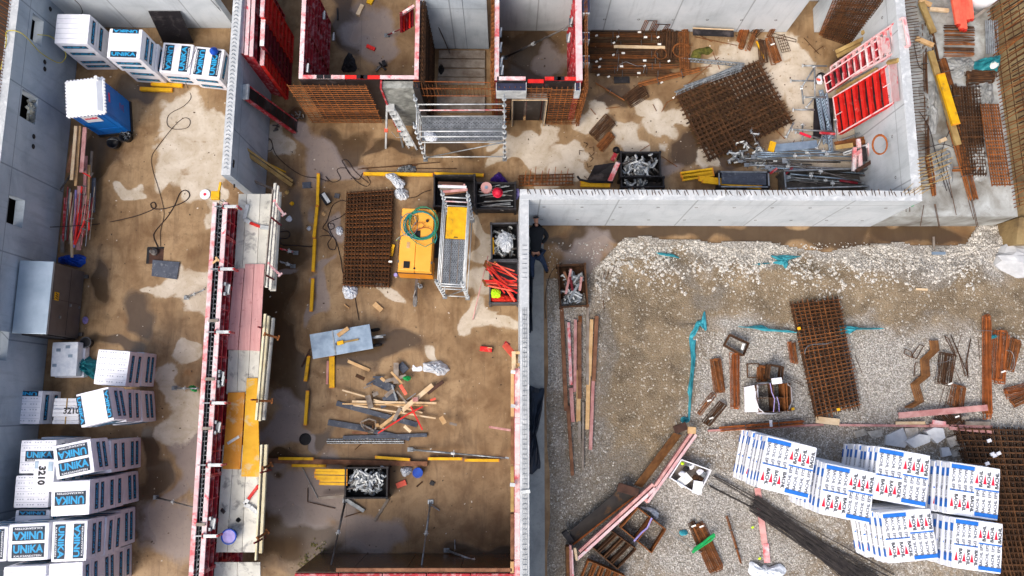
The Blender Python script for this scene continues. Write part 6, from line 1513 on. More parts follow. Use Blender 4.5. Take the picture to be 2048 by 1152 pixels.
for i,(x,y,s,mt)in enumerate([(710,322,.1,'clear_film'),(600,270,.13,'clear_film'),(790,240,.1,'wood'),(615,185,.09,'yellow'),(588,122,.1,'old_wood')]):
 q=B2(x,y,.02);crumple('litter',['small white litter on the dark floor right of platform','crumpled grey litter below the guard board','brown offcut by the black tool box','yellow scrap near the guard clamp','tan scrap at the top end of the guard boards'][i],'litter',[(q.x-s,q.y),(q.x,q.y+s),(q.x+s*.8,q.y),(q.x,q.y-s*.8)],.08,mt,seed=30+i,n=12)
for i,(x0,y0,x1,y1)in enumerate([(548,430,635,455),(548,500,620,528)]):
 prop(['red prop foot showing from under the upper platform','pale prop foot showing from under the upper platform'][i],B2(x1,y1,.04),B2(x0,y0,.5),.035,['red_paint','galv'][i],grp='prop feet under the platform')
cable('thin black cable snaking from the wall over the floor to the yellow beam',A2,[(205,730),(215,820),(260,900),(300,915),(320,890),(300,840),(280,860),(310,850),(335,930),(400,1000),(500,1065),(600,1082),(660,1100),(640,1070),(680,1105),(730,1085),(710,1030),(760,1020),(800,1070),(840,1110),(890,1130),(910,1100),(870,1050),(840,1090),(790,1060),(760,1010),(740,975),(775,975),(820,1040),(900,1110)],.011,'cable_black')
cable('black cable looping down the left side of the dark mesh pile',B4,[(190,375),(150,410),(60,455),(70,500),(100,490),(95,460),(60,465),(75,520),(120,600),(150,720),(170,830),(240,940),(255,1010),(280,1152)],.012,'cable_black')
cable('black cable ring at the left of the yellow beam row',B4,[(0,550),(60,545),(110,570),(110,640),(70,640),(55,600),(80,560),(60,520),(20,490),(50,440),(90,330),(150,292),(190,300)],.012,'cable_black')
cable('black cable under the platform end reaching the yellow beam row',B2,[(548,340),(590,335),(603,355),(585,375),(550,375),(560,408),(640,415),(720,420),(735,400)],.016,'cable_black')
cable('black cable between the mesh pile and the black crate',B4,[(635,275),(690,265),(740,235),(800,215)],.012,'cable_black')
for i,(x0,y0,x1,y1)in enumerate([(272,66,862,16),(300,60,700,38),(640,62,985,62)]):
 one('rod',MB().tube([B4(x0,y0,.04),B4(x1,y1,.04)],.016,5),'rust_dark',['longest rusty rod above the ribbed bag','shorter rusty rod above the ribbed bag','thin dark rod right of the ribbed bag'][i],'rod',B4(x0,y0,0))
 # heap of offcuts and dark strips
heap=[(280,715,900,882,.17,'slate','long dark strip slanting under the wood heap'),(215,862,560,920,.2,'slate','dark grey strip with a scuffed left end'),(440,905,840,990,.14,'slate','dark strip below the bent metal frame'),(330,980,975,960,.12,'slate','straight dark strip just above the spiral spacer'),(570,540,720,610,.28,'slate','broad dark slab at the top of the heap'),(765,415,815,470,.26,'slate','dark square slab at the top right of the heap'),(510,575,610,520,.06,'slate','thin dark bar at the upper left of the heap'),(640,700,745,660,.25,'slate','dark slab in the middle of the heap'),(560,515,640,515,.06,'slate','short dark bar above the broad slab'),(620,745,660,730,.12,'slate','dark tip below the middle of the heap')]
for i,(x0,y0,x1,y1,w_,mt,lb_)in enumerate(heap):one('dark_strip',MB().bar(B5(x0,y0,.04+.01*i),B5(x1,y1,.04+.01*i),w_,.04),mt,lb_,'strip',B5(x0,y0,0),'dark strips of the waste heap',bevel=.004)
bats=[(325,615,500,665,.05,'pale_wood','thin pale lath pointing to the upper left'),(565,688,940,790,.05,'pale_wood','thin pale lath crossing the heap centre'),(400,702,1048,715,.07,'pale_wood','longest pale batten lying level across the heap'),(325,720,980,733,.05,'wood','slim tan batten just below the longest pale one'),(410,730,1042,832,.05,'pale_wood','thin pale lath reaching furthest to the lower right'),(1018,575,780,775,.15,'pale_wood','thick pale board slanting up to the right'),(780,775,615,900,.11,'wood','tan board slanting down to the lower left'),(1100,548,980,640,.12,'dark_wood','dark brown board end at the upper right'),(770,755,720,850,.12,'grey_wood','short grey board under the crossing laths'),(650,548,815,505,.11,'grey_wood','grey board at the top of the heap'),(738,405,738,565,.17,'grey_wood','broad upright grey board at the top of the heap'),(700,475,795,575,.07,'wood','tan batten crossing the upright grey board'),(705,575,742,695,.06,'galv','thin grey batten in the heap centre'),(742,620,820,715,.06,'grey_wood','second grey batten right of the heap centre'),(655,665,720,610,.12,'grey_wood','short grey piece left of the heap centre'),(520,655,545,755,.18,'grey_wood','broken grey block at the left of the heap'),(600,945,830,800,.05,'red_vivid','long thin red stick lower half of the heap'),(830,800,945,740,.05,'red_vivid','thin red stick continuing to the upper right'),(850,740,940,920,.05,'red_vivid','thin red stick pointing down at the right'),(1000,695,1042,680,.07,'orange_pale','short red stick end at the right'),(770,575,815,650,.11,'orange_pale','orange red clamp piece in the heap centre'),(865,690,905,685,.14,'pink_wood','pink painted end of the thick pale board'),(800,890,850,935,.1,'pale_wood','pale offcut block below the heap'),(1080,820,1112,872,.15,'wood','tan block right of the heap'),(1148,868,1205,882,.08,'grey_wood','small dark tipped wedge right of the tan block'),(400,940,520,945,.08,'brown_wood','reddish brown board end at the lower left'),(580,885,605,885,.11,'wood','small tan cube by the bent frame'),(620,520,650,545,.1,'wood','small tan offcut at the top of the heap'),(560,655,600,635,.12,'grey_wood','pale grey chip at the left of the heap'),(430,500,495,530,.12,'rust_dark','rusty scrap at the upper left of the heap'),(490,600,550,575,.05,'grey_wood','thin grey stick at the upper left of the heap'),(820,690,890,640,.03,'galv','thin pale wire stick in the heap centre')]
for i,(x0,y0,x1,y1,w_,mt,lb_)in enumerate(bats):one('offcut',MB().bar(B5(x0,y0,.16+.008*i),B5(x1,y1,.12+.009*i),w_,.04),mt,lb_,'offcut',B5(x0,y0,0),'wood offcuts of the waste heap',bevel=.003)
q=B5(825,525,.2);crumple('green_plastic','small bright green plastic cap in the waste heap','cap',cpts(B5,[(785,520),(810,505),(848,510),(848,535),(820,545)],.2),.1,'green_plastic',z0=.2,seed=40)
t_=thing('bent_ring','bent grey metal frame in the lower left of the waste heap','scrap',B5(530,890,.1))
fr_=[(468,860),(530,835),(580,850),(585,900),(560,940),(500,920),(475,890),(468,860)]
MB().tube([B5(x,y,.2)for x,y in fr_],.03,6).build('outer_ring','grey_wood',t_);MB().tube([B5(x*.6+212,y*.6+356,.24)for x,y in fr_],.03,6).build('inner_ring','rust_dark',t_);MB().bar(B5(480,880,.25),B5(570,930,.25),.06,.03).build('cross_strip','steel_dull',t_)
def spacer(label,a,b,w,n,mat='galv',r=.012,z=.05):
 """zigzag distance strip"""
 a,b=Vector(a),Vector(b);d=(b-a);s=Vector((-d.y,d.x,0)).normalized()*w/2;mb=MB()
 mb.bar(a+s,b+s,r*2);mb.bar(a-s,b-s,r*2);up=Vector((0,0,w*.7));mb.bar(a+up,b+up,r*2)
 for k in range(n):
  p0,p1,p2=a+d*(k/n),a+d*((k+.5)/n),a+d*((k+1)/n)
  mb.bar(p0+s,p1+up,r*1.6);mb.bar(p1+up,p2+s,r*1.6);mb.bar(p0-s,p1+up,r*1.6);mb.bar(p1+up,p2-s,r*1.6)
 return one('lattice_spacer',mb,mat,label,'lattice spacer',(a+b)/2,'zigzag wire spacers')
spacer('grey zigzag wire spacer lying below the waste heap',B5(208,1008,.04),B5(800,1008,.04),.13,26)
for i,(x0,y0,x1,y1,mt,lb_)in enumerate([(1382,300,1475,300,'red_vivid','red tube piece lying on the open floor'),]):
 t_=thing('red_sleeve',lb_,'tube',B5(x0,y0,.05));MB().bar(B5(1382,296,.08),B5(1475,306,.08),.17,.12).build('sleeve','red_vivid',t_,bevel=.015);MB().bar(B5(1440,288,.145),B5(1475,292,.145),.03,.01).build('pale_lip','wood',t_);MB().bar(B5(1468,305,.08),B5(1477,306,.08),.14,.1).build('mouth','print_black',t_)
t_=thing('red_hook','red painted bracket at the top end of the right formwork','bracket',B5(1600,300,2.6));MB().bar(B5(1575,270,2.6),B5(1640,345,3.0),.2,.12).build('arm','orange_pale',t_,bevel=.02);MB().bar(B5(1568,262,2.5),B5(1600,280,2.6),.22,.1).build('head','red_paint',t_,bevel=.02)
# right hand formwork along the narrow wall, and the one at the bottom edge
yj=[737,835,930,1025,1120,1215]
zq=3.3
for i in range(5):
 a,b=at(1031,yj[i],zq),at(1031,yj[i+1],zq);L=a.y-b.y-.01
 w_=['first','second','third','fourth','fifth'][i]
 xw=xl0-.275
 panel('red rimmed panel against the narrow wall, %s from the top'%w_,(xw,b.y,0),(0,1,0)if False else(0,-1,0),(0,0,1),L,zq,.14,8,'red_paint',['red_worn','pink_worn','red_worn','pink_worn','red_worn'][i],grp='panels against the narrow wall')if False else panel('red rimmed panel against the narrow wall, %s from the top'%w_,(xw,a.y,0),(0,-1,0),(0,0,1),L,zq,.14,8,'red_paint',['red_worn','pink_worn','red_worn','pink_worn','red_worn'][i],grp='panels against the narrow wall')
 c_,d_=at(1026,yj[i]+2,2.9),at(1026,yj[i+1]-2,2.9)
 plank((xw-.21,c_.y,2.9),(xw-.21,d_.y,2.9),.1,.16,['wood','brown_wood','old_wood','brown_wood','wood'][i],'timber waler along the right formwork, %s from the top'%w_,'beam','timber walers on the right formwork')
a=at(1024,703,3.2);t_=thing('timber_trestle','light timber frame standing at the top end of the right formwork','frame',(a.x,a.y,0))
b=at(1024,745,3.2)
MB().bar((a.x+.05,a.y,3.2),(b.x+.05,b.y,3.2),.12,.1).build('beam','pale_wood',t_);MB().bar((a.x+.05,a.y-.04,3.2),(a.x+.38,a.y-.04,3.2),.08,.08).bar((a.x+.05,a.y-.4,3.15),(a.x+.38,a.y-.4,3.15),.1,.08).build('cross_piece','wood',t_);MB().bar((a.x+.05,a.y-.05,0),(a.x+.05,a.y-.05,3.15),.1).build('post','wood',t_)
plank(B5(1455,898,1.2),B5(1645,928,2.2),.07,.05,'pink_wood','pink lath sticking out from the right formwork','lath')
ya=at(700,1146,3.0).y
for i in range(4):
 a,b=at(590+110*i,1146,3.0),at(699+110*i,1146,3.0)
 one('ply_sheet',MB().box(a.x,b.x,ya,ya+.02,.01,2.95),'film_ply','brown film faced sheet on the bottom formwork, %s from the left'%['first','second','third','fourth'][i],'shuttering sheet',(a.x,ya,0),'film faced sheets at the bottom')
for i in range(5):
 u0,u1=590+88*i,676+88*i;a,b=at(u0,1141,3.0),at(u1,1141,3.0)
 panel('dark red ribbed panel along the bottom picture edge, %s from the left'%['first','second','third','fourth','fifth'][i],(a.x,ya-.02,0),(-1,0,0)if False else(1,0,0),(0,0,1),b.x-a.x,3.0,.14,8,'red_paint','red_paint',grp='panels along the bottom edge')
plank((at(672,1128,3).x,ya+.08,2.93),(at(1024,1128,3).x,ya+.08,2.93),.1,.1,'brown_wood','long brown timber waler along the bottom formwork','beam')
# TOP RIGHT ROOM
def bars_bundle(label,a,b,n,w,mat='rust',r=.012,grp=None,tie=True,h=.08,seed=1,splay=.3,tag_=False,name='rebar_bundle'):
 a=Vector(a);b=Vector(b);d=(b-a);L=d.length;d.normalize();s=Vector((-d.y,d.x,0)).normalized();rr=random.Random(seed)
 t_=thing(name,label,'rebar bundle',(a+b)/2,grp);mb=MB()
 for i in range(n):
  o=s*rr.uniform(-w/2,w/2)+Vector((0,0,rr.uniform(0,h)));o2=s*rr.uniform(-w/2,w/2)*splay+o*(1-splay);e1,e2=rr.uniform(-.06,.06)*L*.3,rr.uniform(-.06,.06)*L*.3
  m_6=(a+b)/2+o+Vector((0,0,.01))
  mb.tube([a+o+d*e1,m_6,b+o2+d*e2+Vector((0,0,rr.uniform(0,.02)))],r,4)
 mb.build('bars',mat,t_)
 if tie:
  for f in((.3,.7)if L>1.2 else(.5,)):
   c=a+d*L*f;MB().bar(c-s*(w/2+.02)+Vector((0,0,h/2)),c+s*(w/2+.02)+Vector((0,0,h/2)),.016,h+.05).build('wire_tie','steel_dull',t_)
 if tag_:
  c=a+d*L*rr.uniform(.3,.7);MB().box(c.x-.06,c.x+.06,c.y-.03,c.y+.04,c.z+h+.02,c.z+h+.03).build('paper_tag','paper',t_)
 return t_
def stirrups(label,a,b,w,n=12,mat='rust',r=.011,h=.1,grp=None,seed=1,tagc=None,shift=.6,tall=0):
 """bundle of rectangular links: long side a->b, width w; links lie staggered on each other"""
 a=Vector(a);b=Vector(b);d=(b-a);L=d.length;d.normalize();s=Vector((-d.y,d.x,0)).normalized();rr=random.Random(seed)
 t_=thing('stirrup_bundle',label,'stirrups',(a+b)/2,grp);mb=MB();ww=w*(1-shift)
 n=max(3,int(n*.75))
 for i in range(n):
  f=i/max(1,n-1);off=s*(-w/2+ww/2+(w-ww)*f)+Vector((0,0,.01+h*(.5-abs(f-.5))*1.2+rr.uniform(0,.02)));e=d*rr.uniform(-.07,.07)*max(.6,L*.7);sk=s*rr.uniform(-.03,.03)
  q=[a+off-s*ww/2+e+sk,b+off-s*ww/2+e-sk,b+off+s*ww/2+e-sk+Vector((0,0,tall)),a+off+s*ww/2+e+sk+Vector((0,0,tall))]
  for k in range(4):mb.bar(q[k],q[(k+1)%4],r*2)
 mb.build('links',mat,t_)
 if tagc is not None:
  c=a+d*L*tagc[0];c=c+s*w*tagc[1];MB().bar(c+Vector((-.07,-.02,h+.03)),c+Vector((.07,.03,h+.035)),.05,.012).build('paper_tag','paper',t_)
 return t_
gb='rusty bar bundles along the back wall'
ll=[(60,600,190),(55,500,205),(60,560,225),(50,480,245),(60,640,262),(52,600,290),(60,560,310),(55,610,332),(60,590,352),(80,620,372),(70,560,392),(60,520,408),(90,600,425)]
for i,(x0,x1,y)in enumerate(ll):
 bars_bundle('rusty bundle of long bars by the back wall, %s from the wall'%['first','second','third','fourth','fifth','sixth','seventh','eighth','ninth','tenth','eleventh','twelfth','thirteenth'][i],A4(x0,y,.06),A4(x1,y+rnd.uniform(-8,12),.06),9,.18,['rust_dark','rust','rust_dark'][i%3],.009,gb,seed=60+i,tag_=i%2==0)
bars_bundle('rusty bundle of long bars lying at a slant below the wall bundles',A4(340,495,.08),A4(690,405,.08),10,.22,'rust',.013,seed=81)
bars_bundle('thin rusty bundle pointing down left of the slanting bundle',A4(90,480,.06),A4(255,580,.04),5,.06,'rust',.012,seed=82)
stirrups('dark rusty link bundle standing right of the long bars',A4(510,182,.1),A4(500,345,.1),.75,16,'rust_dark',.012,.2,seed=83,shift=.88)
stirrups('curled rusty link bundle at the right of the long bars',A4(600,180,.1),A4(600,400,.1),.35,10,'rust',.012,.15,seed=84)
coil('rusty wire coil at the end of the long bars',A4,585,290,50,40,3,.2,.012,'rust',4,'wire coil','wire_coil')
coil('thin rusty wire ring lying on the long bars',A4,465,310,34,30,2,.25,.008,'rust',6,'wire coil','wire_coil')
cable('pale wire bow lying on the long bars',A4,[(215,410),(220,380),(260,357),(290,365),(330,380),(370,380),(365,420)],.008,'galv',zs=[.2,.25,.3,.3,.28,.25,.2])
plank(A4(195,268,.26),A4(490,274,.26),.11,.03,'pale_wood','pale board lying on the long rusty bars')
for i,(x,y)in enumerate([(95,205),(218,212),(195,247),(193,316),(95,355),(112,385),(372,380),(105,432),(165,442),(512,352),(450,215),(470,475),(540,563),(675,180),(118,340)]):
 q=A4(x,y,.2 if y<450 else .02);one('paper_tag',MB().bar(q+Vector((-.04,-.02,0)),q+Vector((.04,.02,.01)),.06,.01),'paper','small white paper tag lying on the rusty bars in the top right room','tag',q,'paper tags on the rusty bars')
one('black_mat',MB().bar(A4(195,462,.03),A4(285,460,.03),.24,.03),'black_steel','dark square mat beneath the long rusty bars','mat',A4(240,460,0))
for i,(x0,y0,x1,y1)in enumerate([(375,120,408,180),(437,140,484,186)]):
 a,b=A4(x0,y0,1.0),A4(x1,y1,.05);t_=thing('rebar_link',['left open rusty link leaning on the back wall','right open rusty link leaning on the back wall'][i],'stirrups',b)
 mb=MB();w_=(b.x-a.x)
 for k in range(3):x=a.x+k*.06;mb.bar((x,a.y,1.0),(x,b.y,.05),.02);mb.bar((x+w_*.8,a.y,1.0),(x+w_*.8,b.y,.05),.02);mb.bar((x,a.y,1.0),(x+w_*.8,a.y,1.0),.02)
 mb.build('links','rust',t_)
mb=MB();a,b=A4(650,182,.55),A4(885,192,.4)
mb.bar(a,b,.28,.03);o=one('edge_board',mb,'black_ply','dark board with a pale edge lying at the back wall','board',a)
MB().bar(a+Vector((0,.12,.02)),b+Vector((0,.12,.02)),.04,.03).build('pale_edge','pale_wood',o,org=o.location)
for o_ in[o.children[0]]if o.children else[]:pass
for i,(x0,y0,x1,y1,w_,n,mt,lb_)in enumerate([(925,280,990,78,.2,14,'rust','tall narrow rusty link bundle below the back wall'),(912,240,950,105,.16,10,'rust_bright','shorter bright link bundle beside the tall narrow one'),(965,290,1035,120,.14,9,'rust','thin slanting link bundle right of the tall narrow one'),(1000,200,1060,140,.3,8,'rust_dark','open dark link bundle touching the wall foot'),(1085,215,1125,142,.16,8,'rust','small upright link bundle nearest the doorway'),(1060,360,1040,235,.3,12,'rust_dark','dark link bundle with yellow stripe by the mesh corner'),(1130,365,1090,225,.36,14,'rust','broad rusty link bundle above the big mesh corner')]):
 stirrups(lb_,A4(x0,y0,.08+.02*i),A4(x1,y1,.1+.02*i),w_,n,mt,.009,.12,seed=100+i,tagc=(.7,0)if i in(2,6)else None)
yellow_beam(A4(1015,240,.2),A4(1058,340,.2),.05,.05,'thin yellow strip beside the dark link bundle')
for i,(pts)in enumerate([[(1110,190),(1245,228),(1245,243),(1105,210)],[(1290,218),(1375,310)],[(1350,300),(1400,265)]]):
 one('rebar_link',MB().tube([A4(x,y,.03)for x,y in pts+(pts[:1]if len(pts)>2 else[])],.012,5),'rust_dark',['long thin open link near the doorway','single bent bar on the pale floor near the doorway','short bar crossing the bent one near the doorway'][i],'rebar',A4(pts[0][0],pts[0][1],0))
mat_quad('faint thin mesh piece lying on the pale floor near the doorway',A4,[(1135,205),(1180,195),(1215,290),(1165,300)],.02,1,4,6,'rust_dark',.006,seed=7)
crumple('weed_clump','dark green brown tuft on the floor above the mesh','tuft',cpts(A4,[(640,320),(660,285),(700,275),(745,268),(765,295),(735,315),(700,310),(690,345),(655,345)],.05),.1,'leaf',seed=50)
for i,(x0,y0,x1,y1,w_)in enumerate([(578,340,945,374,.13),(548,540,935,372,.13),(600,505,930,385,.13),(640,500,925,398,.13)]):
 spacer('zigzag wire spacer fanned out above the big mesh, %s'%['the uppermost','the longest','the third','the lowest'][i],A4(x0,y0,.06+.03*i),A4(x1,y1,.3+.03*i),w_,18)
for i,(x0,y0,x1,y1)in enumerate([(660,212,905,262),(600,500,800,330),(765,300,805,400),(690,205,760,240),(630,400,760,380),(470,645,500,590),(500,590,560,560),(1130,750,1180,800),(345,870,400,835),(420,600,440,640),(60,625,90,660),(150,625,230,615),(300,960,260,1000),(470,900,560,960)]):
 one('loose_bar',MB().tube([A4(x0,y0,.04),A4(x1,y1,.04)],.012,5),'rust','short loose rusty bar on the floor of the top right room','rebar',A4(x0,y0,0),'loose bars in the top right room')
mat_quad('big tilted pile of square rusty meshes in the top right room',A4,[(568,548),(1030,350),(1218,695),(752,912)],0.02,5,19,15,'rust_dark',.010,.05,seed=8,over=.12,mats=['rust_dark','rust_dark','rust_dark','rust_dark','rust_dark','rust'])
for i,(a_,b_,w_,lb_)in enumerate([((270,590),(370,520),.55,'tangled link bundle on the floor below the black mat'),((75,790),(175,690),.5,'dark rusty link bundle right of the right box form'),((110,860),(180,780),.3,'lower loose link bundle right of the right box form')]):
 stirrups(lb_,A4(*a_,.06),A4(*b_,.06),w_,18,['rust_dark','rust_dark','rust'][i],.009,.2,seed=120+i,shift=.75)
for i,(x,y)in enumerate([(30,850),(50,880),(80,870),(40,940),(60,930),(20,870),(25,1015),(70,1050)]):
 q=A4(x,y,.03);mb=MB();t0=rnd.uniform(0,6)
 mb.tube([q,q+Vector((.15*math.cos(t0),.15*math.sin(t0),0)),q+Vector((.2*math.cos(t0+.9),.2*math.sin(t0+.9),.02))],.012,5);one('loose_hook',mb,'rust_dark','small bent rusty hook scattered near the right box form','rebar',q,'scattered bent hooks')
mat_quad('rusty low mesh strip lying behind the long white wall',A3,[(660,1065),(985,1055),(985,1120),(665,1125)],.05,2,16,3,'rust',.01,.05,seed=9)
for i,x in enumerate([690,720,750,790,830,870,905,945]):
 one('loose_bar',MB().tube([A3(x,1120,.2),A3(x+15,1035-(i%3)*12,.8)],.011,5),'rust_bright','upright rusty bar end in the low mesh behind the white wall','rebar',A3(x,1120,0),'bar ends in the low mesh')
C_F='black crate of bright clamps below the top right room mesh'
crate(C_F,A4,[(238,876),(455,876),(472,1015),(236,1015)],.8)
fill_clamps(C_F,44,'bright galvanised clamp in the black crate beside the leaning board','clamps in the black crate of the top right room',z=(.4,.68),seed=9,scale=1.1)
C_G='second black crate in front of the one with bright clamps'
crate(C_G,A4,[(240,1022),(480,1022),(485,1075),(240,1075)],.55)
fill_clamps(C_G,8,'dull clamp in the front black crate against the white wall','clamps in the front black crate',z=(.25,.4),seed=10)
t_=thing('leaning_board','black board with pink and white rim leaning on the clamp crate','board',A4(120,1000,0))
q=[A4(82,955,.6),A4(200,938,.75),A4(160,1043,.35),A4(40,1043,.2)];mb=MB();up=Vector((0,0,.05));mb.quadbox([q[3],q[2],q[1],q[0]],[q[3]+up,q[2]+up,q[1]+up,q[0]+up]);mb.build('board','black_ply',t_)
MB().bar(A4(220,935,.85),A4(172,1043,.45),.16,.1).build('rim','red_worn',t_,bevel=.01);MB().bar(A4(185,925,.85),A4(205,885,.85),.14,.1).build('corner','red_paint',t_,bevel=.01)
one('black_ball',MB().lathe(A4(207,870,.7),[(0,0),(.1,.03),(.13,.1),(.1,.18),(0,.22)],14),'black','black rounded bag on the corner of the clamp crate','bag',A4(207,870,.7),smooth=True)
yellow_beam(A4(0,1062,.5),A4(172,1066,.5),.2,.12,'yellow board under the leaning black board')
t_=thing('black_hose','thick black bow lying over the yellow board','hose',A4(0,1030,.7));MB().tube([A4(-15,1015,.7),A4(0,1035,.7),A4(60,1048,.7),(A4(190,1050,.7))],.04,8).build('tube','black',t_,smooth=True)
for i,(x0,y0,x1,y1,w_)in enumerate([(577,1010,765,985,.2),(585,1030,768,1002,.2),(680,1025,1040,1066,.12),(680,1036,1045,1075,.12),(700,1048,1040,1084,.1)]):
 yellow_beam(A4(x0,y0,.3+.03*i),A4(x1,y1,.3+.03*i),w_,.08,'yellow beam behind the white wall, %s'%['broad upper one','broad second one','long top one','long middle one','long lowest one'][i])
C_H='grey rimmed rack with dark strips beside the yellow beams'
crate(C_H,A4,[(805,988),(1090,992),(1085,1075),(800,1075)],.6,rim='galv')
for i in range(5):one('dark_strip',MB().bar(A4(815,1000+13*i,.55),A4(1072,1008+13*i,.55),.09,.05),'slate','dark strip in the grey rimmed rack, %s from the top'%['first','second','third','fourth','fifth'][i],'strip',A4(815,1000+13*i,.55),'dark strips in the rack')
C_I='long grey rack full of props at the right end of the white wall'
crate(C_I,A5,[(30,990),(540,960),(540,1078),(30,1078)],.8,rim='galv',mat='steel_dull')
hp=[(1020,890,1690,905,.3),(930,912,1720,930,.34),(925,925,1500,935,.28),(1010,880,1600,878,.25),(960,950,1640,975,.4),(1060,945,1700,985,.3),(1080,965,1660,1000,.45),(1020,970,1500,975,.2),(1180,930,1620,1050,.75),(1190,1000,1620,1040,.6),(1200,1020,1640,1060,.5),(1240,1045,1640,1068,.6),(1000,905,1400,895,.4),(1300,900,1600,870,.35),(1100,985,1640,1012,.5),(1230,860,1560,880,.3),(1190,1035,1500,1045,.4),(1060,935,1350,950,.3)]
for i,(x0,y0,x1,y1,z)in enumerate(hp):
 prop('grey steel prop in the heap below the red panels',A4(x0,y0,z),A4(x1,y1,z+rnd.uniform(-.05,.1)),.032,['galv_blue','galv','steel_dull'][i%3],foot=i%2==0,grp='steel props in the heap',collar=rnd.uniform(.3,.6))
for i,(x0,y0,x1,y1,mt)in enumerate([(1095,1000,1135,970,'red_paint'),(1180,1005,1225,965,'red_dark'),(1265,765,1330,790,'print_red'),(1380,765,1470,772,'red_paint'),(1495,1040,1600,1055,'red_dark')]):
 one('red_sleeve',MB().bar(A4(x0,y0,.7),A4(x1,y1,.7),.08,.06),mt,['leftmost red sleeve on the prop heap','second red sleeve on the prop heap','bright red sleeve above the prop heap','red sleeve on the upper grey frame','dark red sleeve in the long prop rack'][i],'sleeve',A4(x0,y0,.7),bevel=.01)
for i in range(46):
 pass
C0=(A4(940,880,0),.3,1.6,1.5,.3);CR['loose']=C0
fill_clamps('loose',26,'loose clamp in the jumble between the big mesh and the props','clamps in the jumble by the mesh',z=(.03,.22),seed=12)
t_=thing('perforated_strip','grey blue perforated steel plank with a yellow end','plank',A4(1240,850,.4));MB().bar(A4(1120,855,.45),A4(1365,830,.5),.28,.06).build('plank','galv_blue',t_,bevel=.006);MB().bar(A4(1088,840,.5),A4(1122,850,.5),.36,.07).build('end','yellow',t_)
gf='grey steel frame parts on the pale floor'
for i,(x0,y0,x1,y1,z0,z1)in enumerate([(130,378,270,380,.5,.5),(62,465,205,465,.5,.6),(75,632,200,632,.3,.4),(125,500,195,395,.5,.6),(125,510,135,600,.5,.3),(198,385,202,560,.7,.5),(140,560,265,560,.4,.5),(150,620,200,560,.3,.4),(35,790,80,705,.3,.4),(130,720,130,810,.3,.5),(70,745,320,758,.6,.6),(90,760,240,800,.5,.4),(212,855,258,750,.5,.6),(320,690,320,800,.7,.6),(345,812,540,735,.4,.4)]):
 t_=thing('frame_tube','grey steel tube among the dismantled trestles, %s piece'%['topmost level','second level','lowest level','upper slanting','short upright','long upright','third level','lower slanting','leaning left','thin upright','long crossing','short crossing','slanting right','upright by the red panel','slanting under the red panel'][i],'tube',A5(x0,y0,0),gf)
 MB().tube([A5(x0,y0,z0),A5(x1,y1,z1)],.03,8).build('tube','galv',t_,smooth=True);q=A5(x0,y0,z0);MB().lathe(q,[(.07,-.02),(.07,.02)],4,ax=(A5(x1,y1,z1)-q).normalized()).build('end_plate','galv_white',t_)
t_=thing('paint_can','open black and white can beside the pink panel foot','can',A5(225,460,0));q=A5(220,462,.02);MB().lathe(q,[(.15,0),(.17,.3),(.13,.3),(.12,.05),(0,.05)],18).build('can','black',t_,smooth=True);crumple('rag','x','rag',cpts(A5,[(210,440),(240,430),(245,480),(215,480)],.3),.1,'print_white',z0=.28,seed=60)
_r=bpy.data.objects['rag'];_r['label']='white and orange rags stuffed into the black can'
one('orange_scrap',MB().bar(A5(210,455,.42),A5(232,462,.42),.07,.03),'orange_pale','small orange scrap on the white rags','scrap',A5(220,460,.4))
one('black_sheet',MB().quadbox([A5(195,565,.1),A5(190,800,.1),A5(310,800,.1),A5(305,565,.1)][::-1][::-1],[A5(195,565,.14),A5(190,800,.14),A5(310,800,.14),A5(305,565,.14)]),'black_ply','dark navy sheet lying left of the lower red panel','sheet',A5(250,680,.1))
for i,(x0,y0,x1,y1)in enumerate([(235,520,300,800),(218,560,262,830),(262,540,296,880)]):
 spacer('grey serrated steel strip lying on the dark sheet, %s'%['the middle one','the left one','the right one'][i],A5(x0,y0,.25),A5(x1,y1,.25),.13,16,'galv_blue',.016)
def leaning(label,fn,A,B,C,D,n,dep,mat,edge,ply=None,cut=1.0,grp='red panels leaning on the right wall',rib=.07,mid=False):
 A,B,C,D=[fn(*p)for p in(A,B,C,D)];t_=thing('shuttering_form',label,'formwork',(A+D)/2,grp)
 nrm_=(B-A).cross(D-A).normalized();nrm_=nrm_ if nrm_.z>0 else-nrm_;dn=-nrm_*dep
 for nm,p,q_ in(('side_rail',A,B),('side_rail',D,C),('end_rail',A,D),('end_rail',B,C)):
  MB().bar(p+dn/2,q_+dn/2,.06,dep,up=tuple(nrm_)).build(nm,mat,t_,bevel=.005)
  MB().bar(p+nrm_*.004,q_+nrm_*.004,.045,.012,up=tuple(nrm_)).build('worn_edge',edge,t_)
 for k in range(1,n):
  f=k/n;p,q_=A+(B-A)*f,D+(C-D)*f;MB().bar(p+dn/2,q_+dn/2,rib,dep*.9,up=tuple(nrm_)).build('rib',mat,t_,bevel=.005)
 if mid:
  for(f0,f1)in((0,1/n),((n-1)/n,1)):
   MB().bar((A+(B-A)*f0+D+(C-D)*f0)/2,(A+(B-A)*f1+D+(C-D)*f1)/2,.03,.03,up=tuple(nrm_)).build('short_rib',edge,t_)
 if ply:
  B2_,C2_=A+(B-A)*cut,D+(C-D)*cut;mb=MB();e=dn*1.05;mb.quadbox([A+e*1.1,D+e*1.1,C2_+e*1.1,B2_+e*1.1],[A+e,D+e,C2_+e,B2_+e]);mb.build('ply_face',ply,t_)
 return t_
leaning('pink ladder like panel leaning highest against the white right wall',A5,(290,385,.5),(705,100,3.62),(735,262,3.62),(300,500,.4),12,.12,'red_worn','pink_worn')
leaning('long pinkish red ribbed panel lying over the lower edge of the pink one',A5,(252,440,.45),(585,215,2.6),(590,315,2.55),(272,530,.35),9,.14,'red_paint','pink_worn','black_ply',mid=True)
